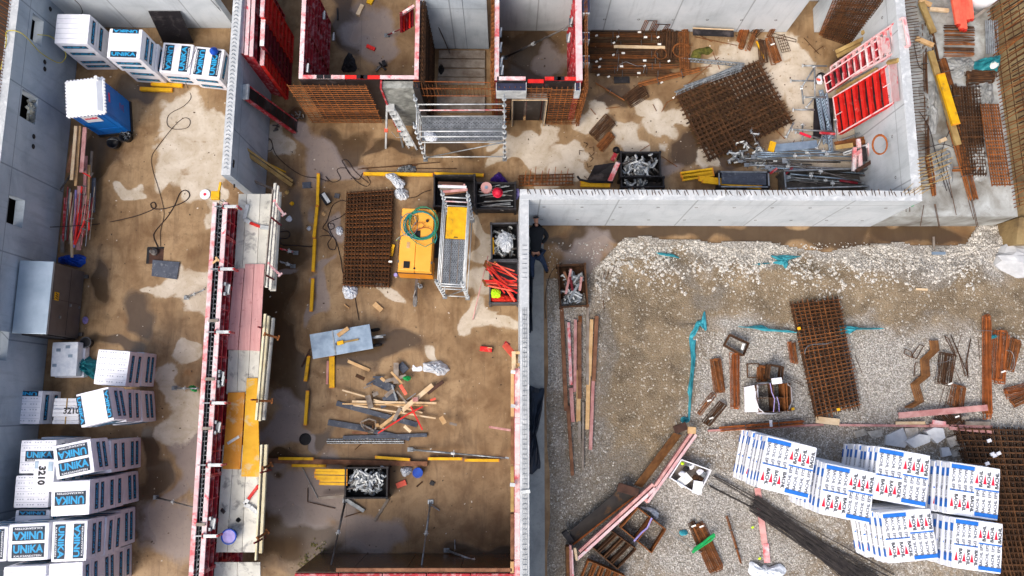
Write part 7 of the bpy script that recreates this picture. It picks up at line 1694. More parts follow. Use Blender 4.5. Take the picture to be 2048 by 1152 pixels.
leaning('bright red ribbed panel with pale rims leaning lowest on the right wall',A5,(305,560,.4),(625,368,2.75),(650,590,2.9),(335,772,.3),8,.16,'red_vivid','pink_worn','black_ply',mid=True,rib=.12)
one('worn_flap',MB().quadbox([A5(585,215,2.7),A5(630,215,3.2),A5(640,300,3.2),A5(590,310,2.65)],[A5(585,215,2.74),A5(630,215,3.24),A5(640,300,3.24),A5(590,310,2.69)]),'pink_worn','whitish pink end plate between the two upper red panels','plate',A5(600,260,2))
one('grey_flap',MB().quadbox([A5(628,366,2.8),A5(672,358,3.3),A5(690,580,3.4),A5(650,590,2.95)],[A5(628,366,2.84),A5(672,358,3.34),A5(690,580,3.44),A5(650,590,2.99)]),'pink_worn','greyish pink end plate at the right of the bright red panel','plate',A5(650,480,2))
for i,(x0,y0,x1,y1,z0,z1,lb_)in enumerate([(322,300,520,205,.5,1.3,'upper tan beam leaning behind the pink ladder like panel'),(330,325,470,255,.4,1.0,'lower tan beam leaning behind the pink ladder like panel'),(330,530,560,400,.2,2.1,'tan beam between the two upper red panels'),(470,190,540,175,1.2,1.5,'short tan block at the head of the leaning beams'),(620,360,680,348,3.0,3.4,'short brown block above the bright red panel')]):
 plank(A5(x0,y0,z0),A5(x1,y1,z1),.13,.1,'old_wood',lb_,'beam')
for i,(x0,y0,x1,y1,mt)in enumerate([(430,850,425,985,'red_worn'),(458,865,462,960,'pink_worn'),(510,825,520,905,'pink_worn'),(425,900,525,820,'red_worn'),(450,800,455,850,'red_worn'),(440,985,560,910,'dark_wood'),(480,845,490,930,'black_ply'),(560,830,565,900,'black_ply')]):
 one('pink_bracket',MB().bar(A5(x0,y0,.9+.02*i),A5(x1,y1,.85+.02*i),.12,.12),mt,'piece of the pink and black bracket stack, %s'%['left upright','inner upright','right upright','slanting top','small top piece','dark base board','dark inner panel','dark outer panel'][i],'bracket',A5(x0,y0,.8),'bracket stack at the wall foot',bevel=.01)
coil('orange brown banding coil leaning on the white wall',A5,575,833,42,55,5,2.5,.018,'rust_bright',3,'coil','banding_coil')
for i,(x0,y0,x1,y1)in enumerate([(315,830,530,790),(330,845,520,812),(320,850,420,835)]):plank(A5(x0,y0,.6+.05*i),A5(x1,y1,.7+.05*i),.16,.04,'rust' if i<2 else 'old_wood','brown board above the bracket stack, %s'%['top','middle','short'][i])
leaning('pale grey leaning grating beside the bracket stack',A5,(365,880,.6),(500,835,1.0),(500,850,.95),(370,892,.55),8,.04,'galv','galv_white',grp='x')
leaning_o=[o for o in bpy.data.objects if o.get('group')=='x']
for o in leaning_o:del o['group'];o.name='steel_grating';o['category']='grating'
q=[A5(330,-60,3.2),A5(640,-60,3.2),A5(415,262,.05),A5(225,200,.05)];rr=random.Random(31);mb=MB()
for k in range(19):
 f=k/18;mb.bar(q[0]+(q[1]-q[0])*f,q[3]+(q[2]-q[3])*f,.022)
for k in range(34):
 f=k/33;mb.bar(q[0]+(q[3]-q[0])*f+Vector((0,0,.02)),q[1]+(q[2]-q[1])*f+Vector((0,0,.02)),.022)
one('rebar_mesh',mb,'rust','large rusty mesh leaning in the corner beside the doorway','rebar mesh',q[3])
mb=MB()
for k in range(16):
 f=k/15;o_=Vector((.12,-.1,.02));mb.bar(q[0]+(q[1]-q[0])*f+o_,q[3]+(q[2]-q[3])*f+o_,.022)
for k in range(26):f=k/25;o_=Vector((.12,-.1,.02));mb.bar(q[0]+(q[3]-q[0])*f+o_,q[1]+(q[2]-q[1])*f+o_,.022)
one('rebar_mesh',mb,'rust_dark','darker rusty mesh leaning behind the first in the doorway corner','rebar mesh',q[3]+Vector((.1,-.1,0)))
# RAISED SLAB AND PIT OUTSIDE THE RIGHT WALL
S=ZS
rebar_grid('dark rusty upright mesh tied against the outer side of the right wall',(RP1[0]+.42,RP1[1]+.3,S),Vector((RP0[0]-RP1[0],RP0[1]-RP1[1],0)),(0,0,1),9.5,1.7,.12,.2,'rust_dark',.014,2,.06,seed=41)
tb_list=[(812,15,885,190,.2,'old_wood','thick tan beam at the top right outside the wall'),(860,52,970,62,.12,'pale_wood','short pale board crossing near the top right'),(782,220,882,262,.14,'wood','short tan board resting across dark bars outside the wall'),(866,295,1025,835,.2,'old_wood','long tan beam under the yellow one outside the wall'),(800,0,870,30,.14,'wood','tan board end at the very top outside the wall'),(1080,130,1260,0,.1,'grey_wood','pale beam crossing the top right corner at a slant'),(918,815,955,800,.12,'pale_wood','small pale board chip right of the long tan beam')]
for i,(x0,y0,x1,y1,w_,mt,lb_)in enumerate(tb_list):plank(A5(x0,y0,S+.25),A5(x1,y1,S+.22),w_,.1,mt,lb_,'beam' if w_>.15 else 'plank')
yb2=yellow_beam(A5(918,430,S+.34),A5(1008,722,S+.32),.26,.1,'broad yellow beam lying on the long tan beam outside the wall')
for i,(x0,y0,x1,y1,n,w_,mt,lb_)in enumerate([(862,190,915,430,9,.18,'rust_dark','dark bar bundle above the long tan beam outside'),(940,340,985,490,16,.34,'rust','rusty bar bundle right of the yellow beam head'),(985,700,1110,1150,22,.34,'rust','long rusty bar bundle continuing the line of the yellow beam'),(985,490,1030,720,14,.3,'rust_dark','rusty bar bundle beside the lower half of the yellow beam'),(848,900,885,1130,12,.2,'rust','rusty bar bundle at the outer corner of the right wall'),(822,150,845,900,8,.14,'rust_dark','very long dark bars lying along the right wall outside'),(990,980,1155,975,6,.16,'rust','short rusty bundle lying crosswise on the raised slab')]):
 bars_bundle(lb_,A5(x0,y0,S+.05),A5(x1,y1,S+.05),n,w_,mt,.014,'bar bundles outside the right wall',seed=140+i)
for i,y in enumerate([165,195,225,255,285,310]):
 bars_bundle('short rusty bar stack on the raised slab below the orange beams, %s layer'%['top','second','third','fourth','fifth','lowest'][i],A5(942,y,S+.1),A5(1114,y+4,S+.1),7,.2,['rust_dark','rust'][i%2],.014,'short bar stack outside the wall',seed=150+i,tie=False)
for i,(x0,y0,x1,y1)in enumerate([(995,-30,1025,140),(1015,-30,1045,165),(1040,-30,1062,170),(1060,-30,1080,115),(1085,-30,1100,110)]):
 t_=thing('orange_beam','orange red steel beam at the top right, %s from the left'%['first','second','third','fourth','fifth'][i],'beam',A5(x0,y0,S),'orange red steel beams');MB().bar(A5(x0,y0,S+.6-.05*i),A5(x1,y1,S+.5-.05*i),.16,.12).build('beam','orange_pale',t_,bevel=.01);MB().bar(A5(x1,y1,S+.5-.05*i),A5(x1+3,y1+12,S+.5-.05*i),.1,.1).build('end_piece','orange_cloth',t_)
t_=thing('white_basin','white rounded plastic container at the top right edge','container',A5(1130,0,S));q=A5(1130,-10,S);MB().lathe(q,[(.5,0),(.52,.7),(.4,.8),(.1,.82),(0,.82)],24).build('tank','toilet_roof',t_,smooth=True);MB().lathe(q+Vector((-.15,-.1,.8)),[(.12,0),(.12,.08),(0,.08)],14).build('lid','print_grey',t_)
crumple('teal_sack','teal rubbish sack with pale litter spilling out on the raised slab','sack',cpts(A5,[(1130,350),(1170,330),(1230,320),(1285,312),(1272,370),(1262,410),(1200,412),(1140,400)],S+.2),.45,'teal_plastic',z0=S+.01,seed=70)
crumple('litter','pale green litter in the mouth of the teal sack','litter',cpts(A5,[(1225,355),(1260,340),(1272,365),(1250,385),(1225,385)],S+.5),.1,'paper',z0=S+.38,seed=71)
for i,(pp,lb_)in enumerate([([(780,140),(860,130),(900,250),(880,330),(800,320)],'top left crumpled grey film on the raised slab'),([(960,340),(1110,330),(1120,420),(1000,440)],'crumpled film right of the rusty bars on the slab'),([(810,480),(900,470),(920,640),(900,760),(830,760),(815,600)],'long crumpled grey film left of the yellow beam'),([(1100,480),(1220,460),(1230,600),(1130,620)],'crumpled white film above the reddish mesh'),([(1100,830),(1220,810),(1240,980),(1140,1040),(1090,960)],'crumpled grey film at the lower end of the raised slab'),([(880,880),(980,860),(1000,1040),(900,1060)],'crumpled film between two bar bundles on the slab')]):
 crumple('plastic_film',lb_,'film',cpts(A5,pp,S+.1),.14,'dusty_film',z0=S+.01,seed=72+i,n=40,amp=.9,grp='dusty films on the raised slab')
mat_quad('rusty mesh pile lying on the raised slab right of the yellow beam',A5,[(1000,500),(1150,500),(1190,1000),(1060,1000)],S+.02,3,9,26,'rust_dark',.01,.05,seed=77)
mat_quad('reddish mesh sheets lying along the edge of the raised slab',A5,[(1160,600),(1260,600),(1330,1060),(1225,1060)],S+.3,2,7,24,'rust',.01,.05,seed=78)
for i in range(7):
 x=1185+11*i;one('steel_rod',MB().tube([A5(x,118,S+.2),A5(x+5,310,S+.1)],.022,6),'galv','pale steel rod lying beside the short bar stack, %s from the left'%['first','second','third','fourth','fifth','sixth','seventh'][i],'rod',A5(x,118,S),'pale rods on the raised slab')
stirrups('dark tangle of links below the teal sack',A5(1070,450,S+.05),A5(1220,440,S+.05),.5,18,'rust_dark',.013,.3,seed=79,shift=.7)
sbp=thing('edge_reinforcement','tall rusty bars rising along the outer edge of the raised slab','rebar',(c1.x,c1.y,S));rr=random.Random(44);mb=MB()
p0_,p1_=Vector((c1.x-.1,c1.y+.3,S)),Vector((at(1965,0,ZS).x-.1,18.5,S));k=0.0;L=(p1_-p0_).length
while k<L:
 q=p0_+(p1_-p0_)*(k/L);mb.bar(q,q+Vector((rr.uniform(.15,.5),rr.uniform(-.1,.25),rr.uniform(1.2,1.8))),.024);k+=.13
mb.build('upright_bars','rust',sbp)['kind']='stuff';mb=MB()
for z in(.2,.5,.8,1.1,1.4):mb.bar(p0_+Vector((.3*z,0,z)),p1_+Vector((.3*z,0,z)),.02)
mb.build('long_bars','rust_dark',sbp)
mb=MB();q0,q1=Vector((c1.x+.75,c1.y+1.5,.9)),Vector((at(1965,0,ZS).x+.9,18.5,.9));k=0.0;L=(q1-q0).length
while k<L:
 q=q0+(q1-q0)*(k/L);mb.bar(q,q+Vector((rr.uniform(.3,.6),.1,rr.uniform(2.2,2.6))),.03);k+=.19
one('wall_reinforcement',mb,'dark_wood','row of tall dark bars standing in the pit beyond the raised slab','rebar',q0)
for i,(x0,y0,x1,y1)in enumerate([(960,0,1065,500),(740,400,705,610),(845,390,890,620),(855,390,900,622),(1185,350,1240,545),(1215,350,1270,620),(1225,350,1285,622),(560,410,562,470),(598,410,600,468)]):
 D1=crop(1700,330,5.009);one('overhanging_bar',MB().tube([D1(x0,y0,S+.35),D1(x1,y1,S+.12)],.011,5),'rust_dark','thin rusty bar hanging over the front edge of the raised slab','rebar',D1(x1,y1,S),'bars over the slab edge')
for i,(pts)in enumerate([[(770,250),(800,380),(840,400)],[(800,640),(860,740),(900,900),(960,1100)],[(820,860),(930,830),(1000,850)],[(1000,700),(930,900),(990,1140)]]):
 cable('thin wire strewn over the raised slab, %s'%['near the short tan board','longest curve','crossing curve','beside the yellow beam'][i],A5,pts,.012,'cable_black',z=S+.15,name='wire')
crumple('green_rag','small green rag at the outer corner of the white wall','rag',cpts(crop(1700,330,5.009),[(600,385),(630,372),(660,380),(650,405),(610,408)],S+.3),.08,'green_plastic',z0=S+.2,seed=80)
a,b=C2(1590,390,0),C2(1735,220,1.2)
mb=MB();x0=C2(1590,300,.0).x
mb.quadbox([(x0,C2(1600,395,0).y,-.05),(x0+4,C2(1600,395,0).y,-.05),(x0+4,c1.y+.05,-.05),(x0,c1.y+.05,-.05)],[(C2(1730,395,1.1).x,C2(1600,370,.9).y,.9),(x0+4,C2(1600,370,.9).y,.9),(x0+4,c1.y+.05,1.0),(C2(1725,220,1.1).x,c1.y+.05,1.1)])
struct('clay_bank',mb,'clay_bank')
q=C2(1715,445,.5);mb=MB();mb.lathe((q.x+.35,q.y,0),[(1.0,0),(1.05,.25),(.95,.5),(.6,.68),(0,.75)],16);mb.tf(Matrix.Translation(Vector((q.x+.35,q.y,0)))@Matrix.Diagonal((1,.62,1,1))@Matrix.Translation(-Vector((q.x+.35,q.y,0))))
rl=random.Random(5)
for v_ in mb.v:v_+=Vector((rl.uniform(-.12,.12),rl.uniform(-.1,.1),rl.uniform(-.07,.05)))
one('concrete_lump',mb,'broken_concrete','big white lump of concrete at the right edge below the clay bank','boulder',(q.x,q.y,0),bevel=.04)
# GRAVEL YARD
YARD0=set(o.name for o in bpy.data.objects)
def gz(p):
 a=np.array([p.x]);b=np.array([p.y]);return float(max(0,yard_z(a,b,stain_shade_map(a,b,GR))[0]))
C_J='rusty crate of clamps and reddish bars by the wall in the yard'
crate(C_J,C1,[(278,492),(432,488),(445,722),(288,735)],.55,mat='rust_dark',rim='rust_dark')
fill_clamps(C_J,26,'grey clamp in the rusty crate in the gravel yard','clamps in the rusty yard crate',z=(.25,.4),seed=21,zone=(-1,1,-1,.8))
for i,(x0,y0,x1,y1,mt)in enumerate([(350,515,320,660,'pink_wood'),(345,560,360,640,'red_dark'),(410,560,400,640,'pink_wood'),(310,530,340,600,'brown_wood'),(395,600,340,690,'galv')]):
 plank(C1(x0,y0,.5),C1(x1,y1,.48),.08,.04,mt,['pinkish board lying up in the rusty yard crate','dark red bar in the rusty yard crate','short pinkish board right in the rusty yard crate','brown board in the rusty yard crate','pale strip low in the rusty yard crate'][i])
one('slate_board',MB().bar(C1(515,625,.12),C1(470,715,.1),.26,.04),'slate','dark slate coloured board right of the rusty crate','board',C1(490,670,0))
gt='long timbers lying on the gravel by the wall'
for i,(x0,y0,x1,y1,w_,mt,lb_)in enumerate([(296,740,322,1330,.13,'brown_wood','longest brown timber at the left of the row'),(320,815,350,1150,.08,'grey_wood','thin grey timber with dark tip beside the red one'),(335,822,350,1180,.1,'red_worn','red painted timber near the left of the row'),(375,805,372,1220,.1,'pink_wood','pinkish brown timber in the middle of the row'),(398,820,398,1260,.14,'brown_wood','broad brown timber in the middle of the row'),(402,785,402,830,.12,'rust','short rusty block on the broad brown timber'),(446,730,444,1180,.1,'grey_wood','long grey timber starting at the rusty crate'),(468,805,456,1130,.12,'wood','tan timber right of the long grey one'),(497,785,480,1160,.13,'brown_wood','rightmost brown timber with a greenish tip')]):
 plank(C1(x0,y0,.16),C1(x1,y1,.14),w_,.1,mt,lb_,'timber',gt)
for i,(x0,y0,x1,y1,w_,mt,lb_)in enumerate([(322,200,348,588,.11,'brown_wood','brown timber reaching lowest in the row'),(340,100,350,290,.12,'pink_wood','pink timber end in the middle of the row'),(383,0,380,290,.14,'wood','tan brown timber end in the middle of the row'),(386,286,386,405,.1,'grey_wood','grey timber end below the tan brown one'),(408,180,405,558,.07,'grey_wood','thin grey timber reaching low in the row'),(438,0,430,332,.13,'wood','light tan timber end right of the thin grey one'),(463,60,448,445,.11,'pink_wood','pale timber at the lower right of the row')]):
 plank(C3(x0,y0,.14),C3(x1,y1,.12),w_,.1,mt,lb_,'timber',gt)
cable('thin wire hoop around the rusty crate and timbers',C1,[(300,480),(240,530),(210,620),(200,720),(205,800)],.012,'cable_black',z=.12,name='wire')
for i,(x0,y0,x1,y1)in enumerate([(545,530,520,600),(570,520,530,640),(600,500,545,640),(530,640,540,760),(640,470,560,560)]):
 one('loose_bar',MB().tube([C1(x0,y0,.2),C1(x1,y1,.1)],.012,5),'rust_dark','thin rusty bar on the gravel right of the rusty crate','rebar',C1(x0,y0,0),'thin bars right of the rusty crate')
crumple('black_membrane','black plastic membrane hanging at the foot of the narrow wall','membrane',cpts(C3,[(100,105),(186,105),(182,190),(165,300),(140,400),(165,470),(163,558),(100,560),(96,400),(96,250)],.1),.25,'membrane',seed=90,n=44,z0=.02)
crumple('black_membrane','thin black membrane strip along the wall behind the worker','membrane',cpts(C1,[(100,460),(130,450),(132,600),(128,760),(130,860),(112,866),(96,700)],.1),.18,'membrane',seed=91,z0=.02)
one('floor_seam',MB().box(at(1050,700).x,at(1088,700).x,at(1060,733).y-.006,at(1060,733).y+.006,.0,.016),'print_grey','dark joint across the concrete footing beside the wall','joint',at(1060,733))if False else None
plank(C3(106,342,2.9),C3(104,610,2.9),.05,.08,'pink_wood','thin pink batten fixed to the yard side of the narrow wall','batten')
one('wall_strap',MB().bar(C3(60,684,3.54),C3(112,678,3.54),.1,.04),'galv_white','pale strap across the top of the narrow wall','strap',C3(80,680,3.5))
for i,v in enumerate([200,640,10]):
 one('wall_strap',MB().bar(C3(5 if i!=1 else 0,v,3.45),C3(30,v+3,3.45),.1,.1),'galv_white','pale clamp on the right formwork rim, %s'%['upper','lower','top'][i],'strap',C3(15,v,3.4))
def tcr(label,fn,pts,seed,h=.12):return crumple('teal_sheet',label,'plastic sheet',cpts(fn,pts,.15),h,'teal_sheet',seed=seed,z0=.14,n=40,amp=1.0)
tcr('turquoise sheet strip running down beside the link bundles',C4,[(100,150),(135,170),(130,260),(135,320),(120,460),(105,620),(90,780),(82,880),(66,880),(70,700),(60,640),(82,500),(95,320),(88,290),(98,220),(72,165)],92)
tcr('crumpled top of the turquoise strip with two points',C4,[(120,60),(150,10),(190,0),(200,-60),(222,-55),(228,90),(205,80),(200,20),(160,30),(135,90),(130,140),(78,170),(85,130)],93)
tcr('turquoise bunch at the foot of the strip',C4,[(0,875),(25,855),(70,870),(75,900),(30,915),(5,900)],94)
tcr('turquoise sheet edge left of the long mesh',C4,[(500,62),(560,60),(640,55),(710,45),(745,65),(750,85),(900,95),(1030,105),(1030,118),(880,108),(740,100),(640,78)],95)
tcr('turquoise sheet edge right of the long mesh',C4,[(1385,62),(1440,52),(1540,60),(1600,70),(1772,72),(1772,84),(1600,88),(1510,95),(1480,130),(1400,125)],96)
tcr('turquoise sheet scrap in the white rubble band',C2,[(290,440),(350,436),(460,440),(420,455),(385,470),(390,500),(370,522),(350,500),(290,478),(330,470)],97,.14)
tcr('small turquoise scrap left of the rubble sheet',C2,[(170,490),(220,480),(290,480),(250,492),(190,500)],98,.08)
tcr('small turquoise scrap at the left rubble end',C1,[(840,420),(905,425),(940,430),(975,455),(930,445),(870,436)],99,.1)
tcr('tiny turquoise scrap under the upright rusty bundle',C2,[(1550,895),(1590,890),(1590,912),(1555,915)],100,.1)
one('paper_scrap',MB().bar(C2(1222,330,.1),C2(1225,402,.1),.07,.03),'grey_wood','pale upright batten piece on the wet strip below the wall','batten',C2(1222,360,0))
one('grey_batten',MB().bar(C2(1212,425,.2),C2(1290,425,.2),.1,.04),'galv_blue','grey slat lying on the rubble below the pale batten','slat',C2(1250,425,0))
one('board_scrap',MB().bar(C2(1120,630,.15),C2(1188,634,.15),.07,.03),'pale_wood','small pale board scrap on the brown gravel','board',C2(1150,632,0))
gs='rusty link bundles on the white gravel'
H0=.13
for i,(fn,a_,b_,w_,n,mt,tg,lb_)in enumerate([(C4,(305,355),(345,635),.36,16,'rust',None,'tilted rusty link bundle left of the straight one'),(C4,(480,300),(475,775),.3,12,'rust_bright',None,'long straight bright rusty link bundle'),(C4,(150,830),(290,660),.2,6,'rust',(.65,.1),'open rusty link bundle pointing up right near the strip foot'),(C4,(225,920),(370,740),.3,10,'rust_dark',(.25,.1),'dark rusty link bundle beside the open one'),(C4,(955,205),(985,385),.1,6,'rust_bright',None,'small left link bundle near the long mesh'),(C4,(995,205),(1015,385),.09,6,'rust',None,'small right link bundle near the long mesh'),(C5,(940,70),(950,868),.28,16,'rust_bright',None,'very long upright rusty bundle at the right'),(C5,(1060,190),(1030,590),.55,18,'rust_bright',(.8,.1),'bright rusty bundle right of the very long one'),(C5,(1180,250),(1120,490),.4,14,'rust',None,'darker rusty bundle lying on the bright one at the right'),(C5,(715,630),(690,800),.5,16,'rust',None,'short fan shaped link bundle above the pink board'),(C5,(620,370),(590,610),.55,18,'rust_dark',(.98,.2),'dark link bundle right of the zigzag bundle'),(C5,(1090,685),(1310,640),.35,12,'rust_bright',None,'rusty bundle end cut by the right picture edge, upper'),(C5,(1150,770),(1310,700),.3,12,'rust',None,'rusty bundle end cut by the right picture edge, lower'),(C5,(570,850),(640,930),.45,12,'rust_dark',(.2,.3),'dark rusty link heap under the pink board'),(C5,(650,930),(730,900),.4,12,'rust_dark',(.5,.4),'dark rusty link heap right of the other below the pink board')]):
 stirrups(lb_,fn(*a_,H0),fn(*b_,H0),w_,n,mt,.0085,.2,gs,seed=200+i,tagc=tg)
def nest(label,fn,quad,n,mat,tag_=None,h=.25,grp=None):
 q=[fn(x,y,H0+h)for x,y in quad];t_=thing('link_nest',label,'stirrups',q[0]-Vector((0,0,h+H0)),grp);rr=random.Random(len(label));mb=MB()
 for k in range(n):
  z=-h*k/n;j=Vector((rr.uniform(-.02,.02),rr.uniform(-.02,.02),z))
  for e in range(4):mb.bar(q[e]+j,q[(e+1)%4]+j,.022)
 mb.build('links',mat,t_)
 if tag_:c=fn(*tag_,H0+h+.03);MB().bar(c+Vector((-.03,-.1,0)),c+Vector((.04,.1,0)),.08,.012).build('paper_tag','paper',t_)
 return t_
nest('rectangular nest of dark links at the top left of the bundles',C4,[(440,130),(605,205),(560,315),(390,220)],9,'rust_dark',(548,238))
nest('single square rusty link above the film wrapped bundle',C4,[(585,388),(690,385),(695,505),(590,508)],3,'rust_dark',h=.05)
nest('dark open box of links above the film wrapped bundle',C4,[(790,392),(905,412),(895,525),(775,515)],12,'rust_dark',h=.5)
stirrups('rusty link row left of the dark open box of links',C4(715,410,H0),C4(722,535,H0),.35,12,'rust',.012,.2,seed=231)
for i,(quad,lb_)in enumerate([([(280,325),(330,350),(345,400),(270,365)],'thin bent link left of the zigzag bundle'),([(360,440),(410,440),(405,550),(350,545)],'thin square link below the bent one'),([(330,385),(395,290),(430,300),(370,405)],'thin open link above the square one'),([(600,210),(690,380),(700,385),(640,240)],'long thin link right of the zigzag bundle'),([(650,200),(790,520),(770,540),(720,370)],'long thin link beside the very long bundle'),([(820,240),(790,420),(800,560),(780,450)],'thin tall link left of the very long bundle')]):
 nest(lb_,C5,quad,1,'rust_dark',h=.02)
for i,(x0,y0,x1,y1)in enumerate([(680,470,740,610),(600,630,555,790),(640,640,600,800),(740,200,700,360),(880,250,890,420)]):
 one('loose_bar',MB().tube([C5(x0,y0,.18),C5(x1,y1,.16)],.01,5),'rust_dark','thin loose bar on the white gravel near the zigzag bundle','rebar',C5(x0,y0,0),'thin bars on the white gravel')
for i,(x0,y0,x1,y1)in enumerate([(910,490,1075,560),(925,510,1100,590),(1500,310,1560,480),(1540,310,1600,470)]):
 one('loose_bar',MB().tube([C4(x0,y0,.18),C4(x1,y1,.16)],.009,5),'rust_dark','thin loose bar on the gravel beside the long mesh','rebar',C4(x0,y0,0),'thin bars beside the long mesh')
zz=[(515,250),(525,330),(440,410),(450,540),(360,610),(400,750),(310,800)]
t_=thing('zigzag_bundle','brown bundle of zigzag bent bars on the white gravel','rebar bundle',C5(450,540,H0));mb=MB()
for k in range(14):
 mb.tube([C5(x+(k-7)*5.5,y+(k%3)*3,H0+.05+.12*(.5-abs(k/13-.5)))for x,y in zz],.013,5)
mb.build('bars','old_rust',t_);MB().tube([C5(x,y,H0+.2)for x,y in((500,435),(560,438),(620,425),(665,400))],.008,5).build('wire','galv',t_);MB().tube([C5(x,y,H0+.2)for x,y in((500,432),(545,460),(535,540),(470,600),(440,680))],.008,5).build('wire','galv',t_)
cable('pale wire across the very long upright bundle',C5,[(860,165),(900,172),(985,175),(985,200)],.008,'galv',z=.36,name='wire')
cable('pale wire loop over the right hand bundles',C5,[(1105,335),(1150,345),(1172,400),(1165,480),(1120,510)],.008,'galv',z=.42,name='wire')
mat_quad('long rusty mesh pile lying across the turquoise sheet',C4,[(1000,-130),(1400,-175),(1585,755),(1215,850)],H0-.02,5,9,30,'rust',.010,.06,seed=11,mats=['rust_dark','rust_dark','rust_dark','rust_dark','rust'],over=.15)
cable('pale wire bow on the long rusty mesh pile',C4,[(1095,300),(1110,250),(1150,222),(1220,215),(1290,212),(1335,195)],.009,'galv',z=.5,name='wire')
for i,(x,y)in enumerate([(1032,80),(1380,795),(978,790)]):q=C4(x,y,.5 if i<2 else .15);one('yellow_tag',MB().bar(q,q+Vector((.1,.02,.01)),.09,.02),'yellow',['yellow tag at the upper left of the long mesh','yellow tag at the lower right of the long mesh','yellow tag by the film wrapped bundle'][i],'tag',q)
t_=thing('wrapped_bundle','dark square links wrapped in white film with purple straps','stirrups',C4(800,700,H0))
q=[C4(665,575,.75),C4(965,560,.7),C4(975,805,.6),C4(690,815,.65)];mb=MB();mb2=MB()
for k in range(14):
 z=-.55*k/14
 def L4(p):return[v+Vector((0,0,z))for v in p]
 m1,m2=(q[0]+q[3])/2,(q[1]+q[2])/2
 c1_,c2_=(q[0]+q[1])/2,(q[3]+q[2])/2
 for a,b in((q[0],q[1]),(q[1],q[2]),(q[2],q[3]),(q[3],q[0]),(m1,m2),(c1_,c2_)):mb.bar(a+Vector((0,0,z)),b+Vector((0,0,z)),.024)
 for s_ in(.82,.9):a,b=q[0]+(q[1]-q[0])*s_,q[3]+(q[2]-q[3])*s_;mb2.bar(a+Vector((0,0,z+.01)),b+Vector((0,0,z+.01)),.024)
mb.build('links','rust_dark',t_);mb2.build('inner_links','rust',t_)
ring=[(665,640),(690,590),(760,560),(850,555),(940,560),(975,600),(985,720),(960,790),(860,825),(740,822),(690,780),(662,700)]
mb=MB();R0=[C4(x,y,.72)for x,y in ring];cc=sum(R0,Vector())/len(R0);N=len(R0)
for j in range(3):
 for p in R0:d=(p-cc);mb.v.append(Vector((cc.x+d.x*(1.0+.05*j),cc.y+d.y*(1.0+.05*j),[.76,.45,.12][j])))
for j in range(2):
 for k in range(N):k2=(k+1)%N;mb.f.append((j*N+k,j*N+k2,(j+1)*N+k2,(j+1)*N+k))
mb.build('film_wrap','foil',t_)
mb=MB()
for k in range(9):
 x=570+k*13;mb.bar(C4(x,595-k*3,.4+.03*k),C4(x+5,815,.4+.03*k),.06,.05)
mb.build('film_layers','foil',t_,bevel=.01)
for pts in([(790,560),(805,640),(830,700),(820,815)],[(850,680),(868,740),(870,812)]):MB().tube([C4(x,y,.78)for x,y in pts],.014,5).build('strap','lilac_plastic',t_)
MB().bar(C4(805,545,.78),C4(895,535,.78),.2,.06).build('torn_film','foil',t_,bevel=.02)
bars_bundle('bright rusty bar bundle lying along the thin pink plank',C4(345,965,.2),C4(1080,905,.2),14,.16,'rust_bright',.013,seed=240)
one('white_strap',MB().bar(C4(795,885,.34),C4(800,945,.34),.09,.02),'tape_white','white strap around the bright bar bundle by the pink plank','strap',C4(797,915,.3))
plank(C4(240,980,.1),C4(1260,925,.1),.07,.08,'pink_wood','thin pink plank below the bright bar bundle')
plank(C4(1195,882,.22),C4(1400,905,.22),.22,.08,'pale_wood','pale thick board end right of the bright bar bundle')
plank(C4(1400,930,.1),C5(640,955,.1),.08,.06,'pink_wood','long thin pink plank running to the dark link heaps')
one('wire',MB().tube([C4(240,972,.2),C4(700,905,.25),C4(1185,860,.2)],.01,5),'cable_black','thin dark wire above the bright bar bundle','wire',C4(240,972,.2))
plank(C5(225,868,.35),C5(952,803,.35),.2,.06,'pink_wood','broad pale pink plank crossing the very long bundle foot')
for i,(x0,y0,x1,y1,w_,mt,lb_)in enumerate([(200,930,440,928,.1,'pale_wood','pale plank left of the dark link heaps'),(480,950,990,962,.1,'pink_wood','reddish pink plank below the dark link heaps'),(500,920,610,935,.14,'red_worn','short magenta plank left of the link heap'),(770,930,975,935,.13,'grey_wood','grey pink plank right of the link heaps'),(740,890,800,885,.1,'grey_wood','short grey block beside the link heap'),(640,970,1000,1005,.1,'pink_wood','dull red plank leading under the big mesh')]):
 plank(C5(x0,y0,.2+.02*i),C5(x1,y1,.2+.02*i),w_,.06,mt,lb_)
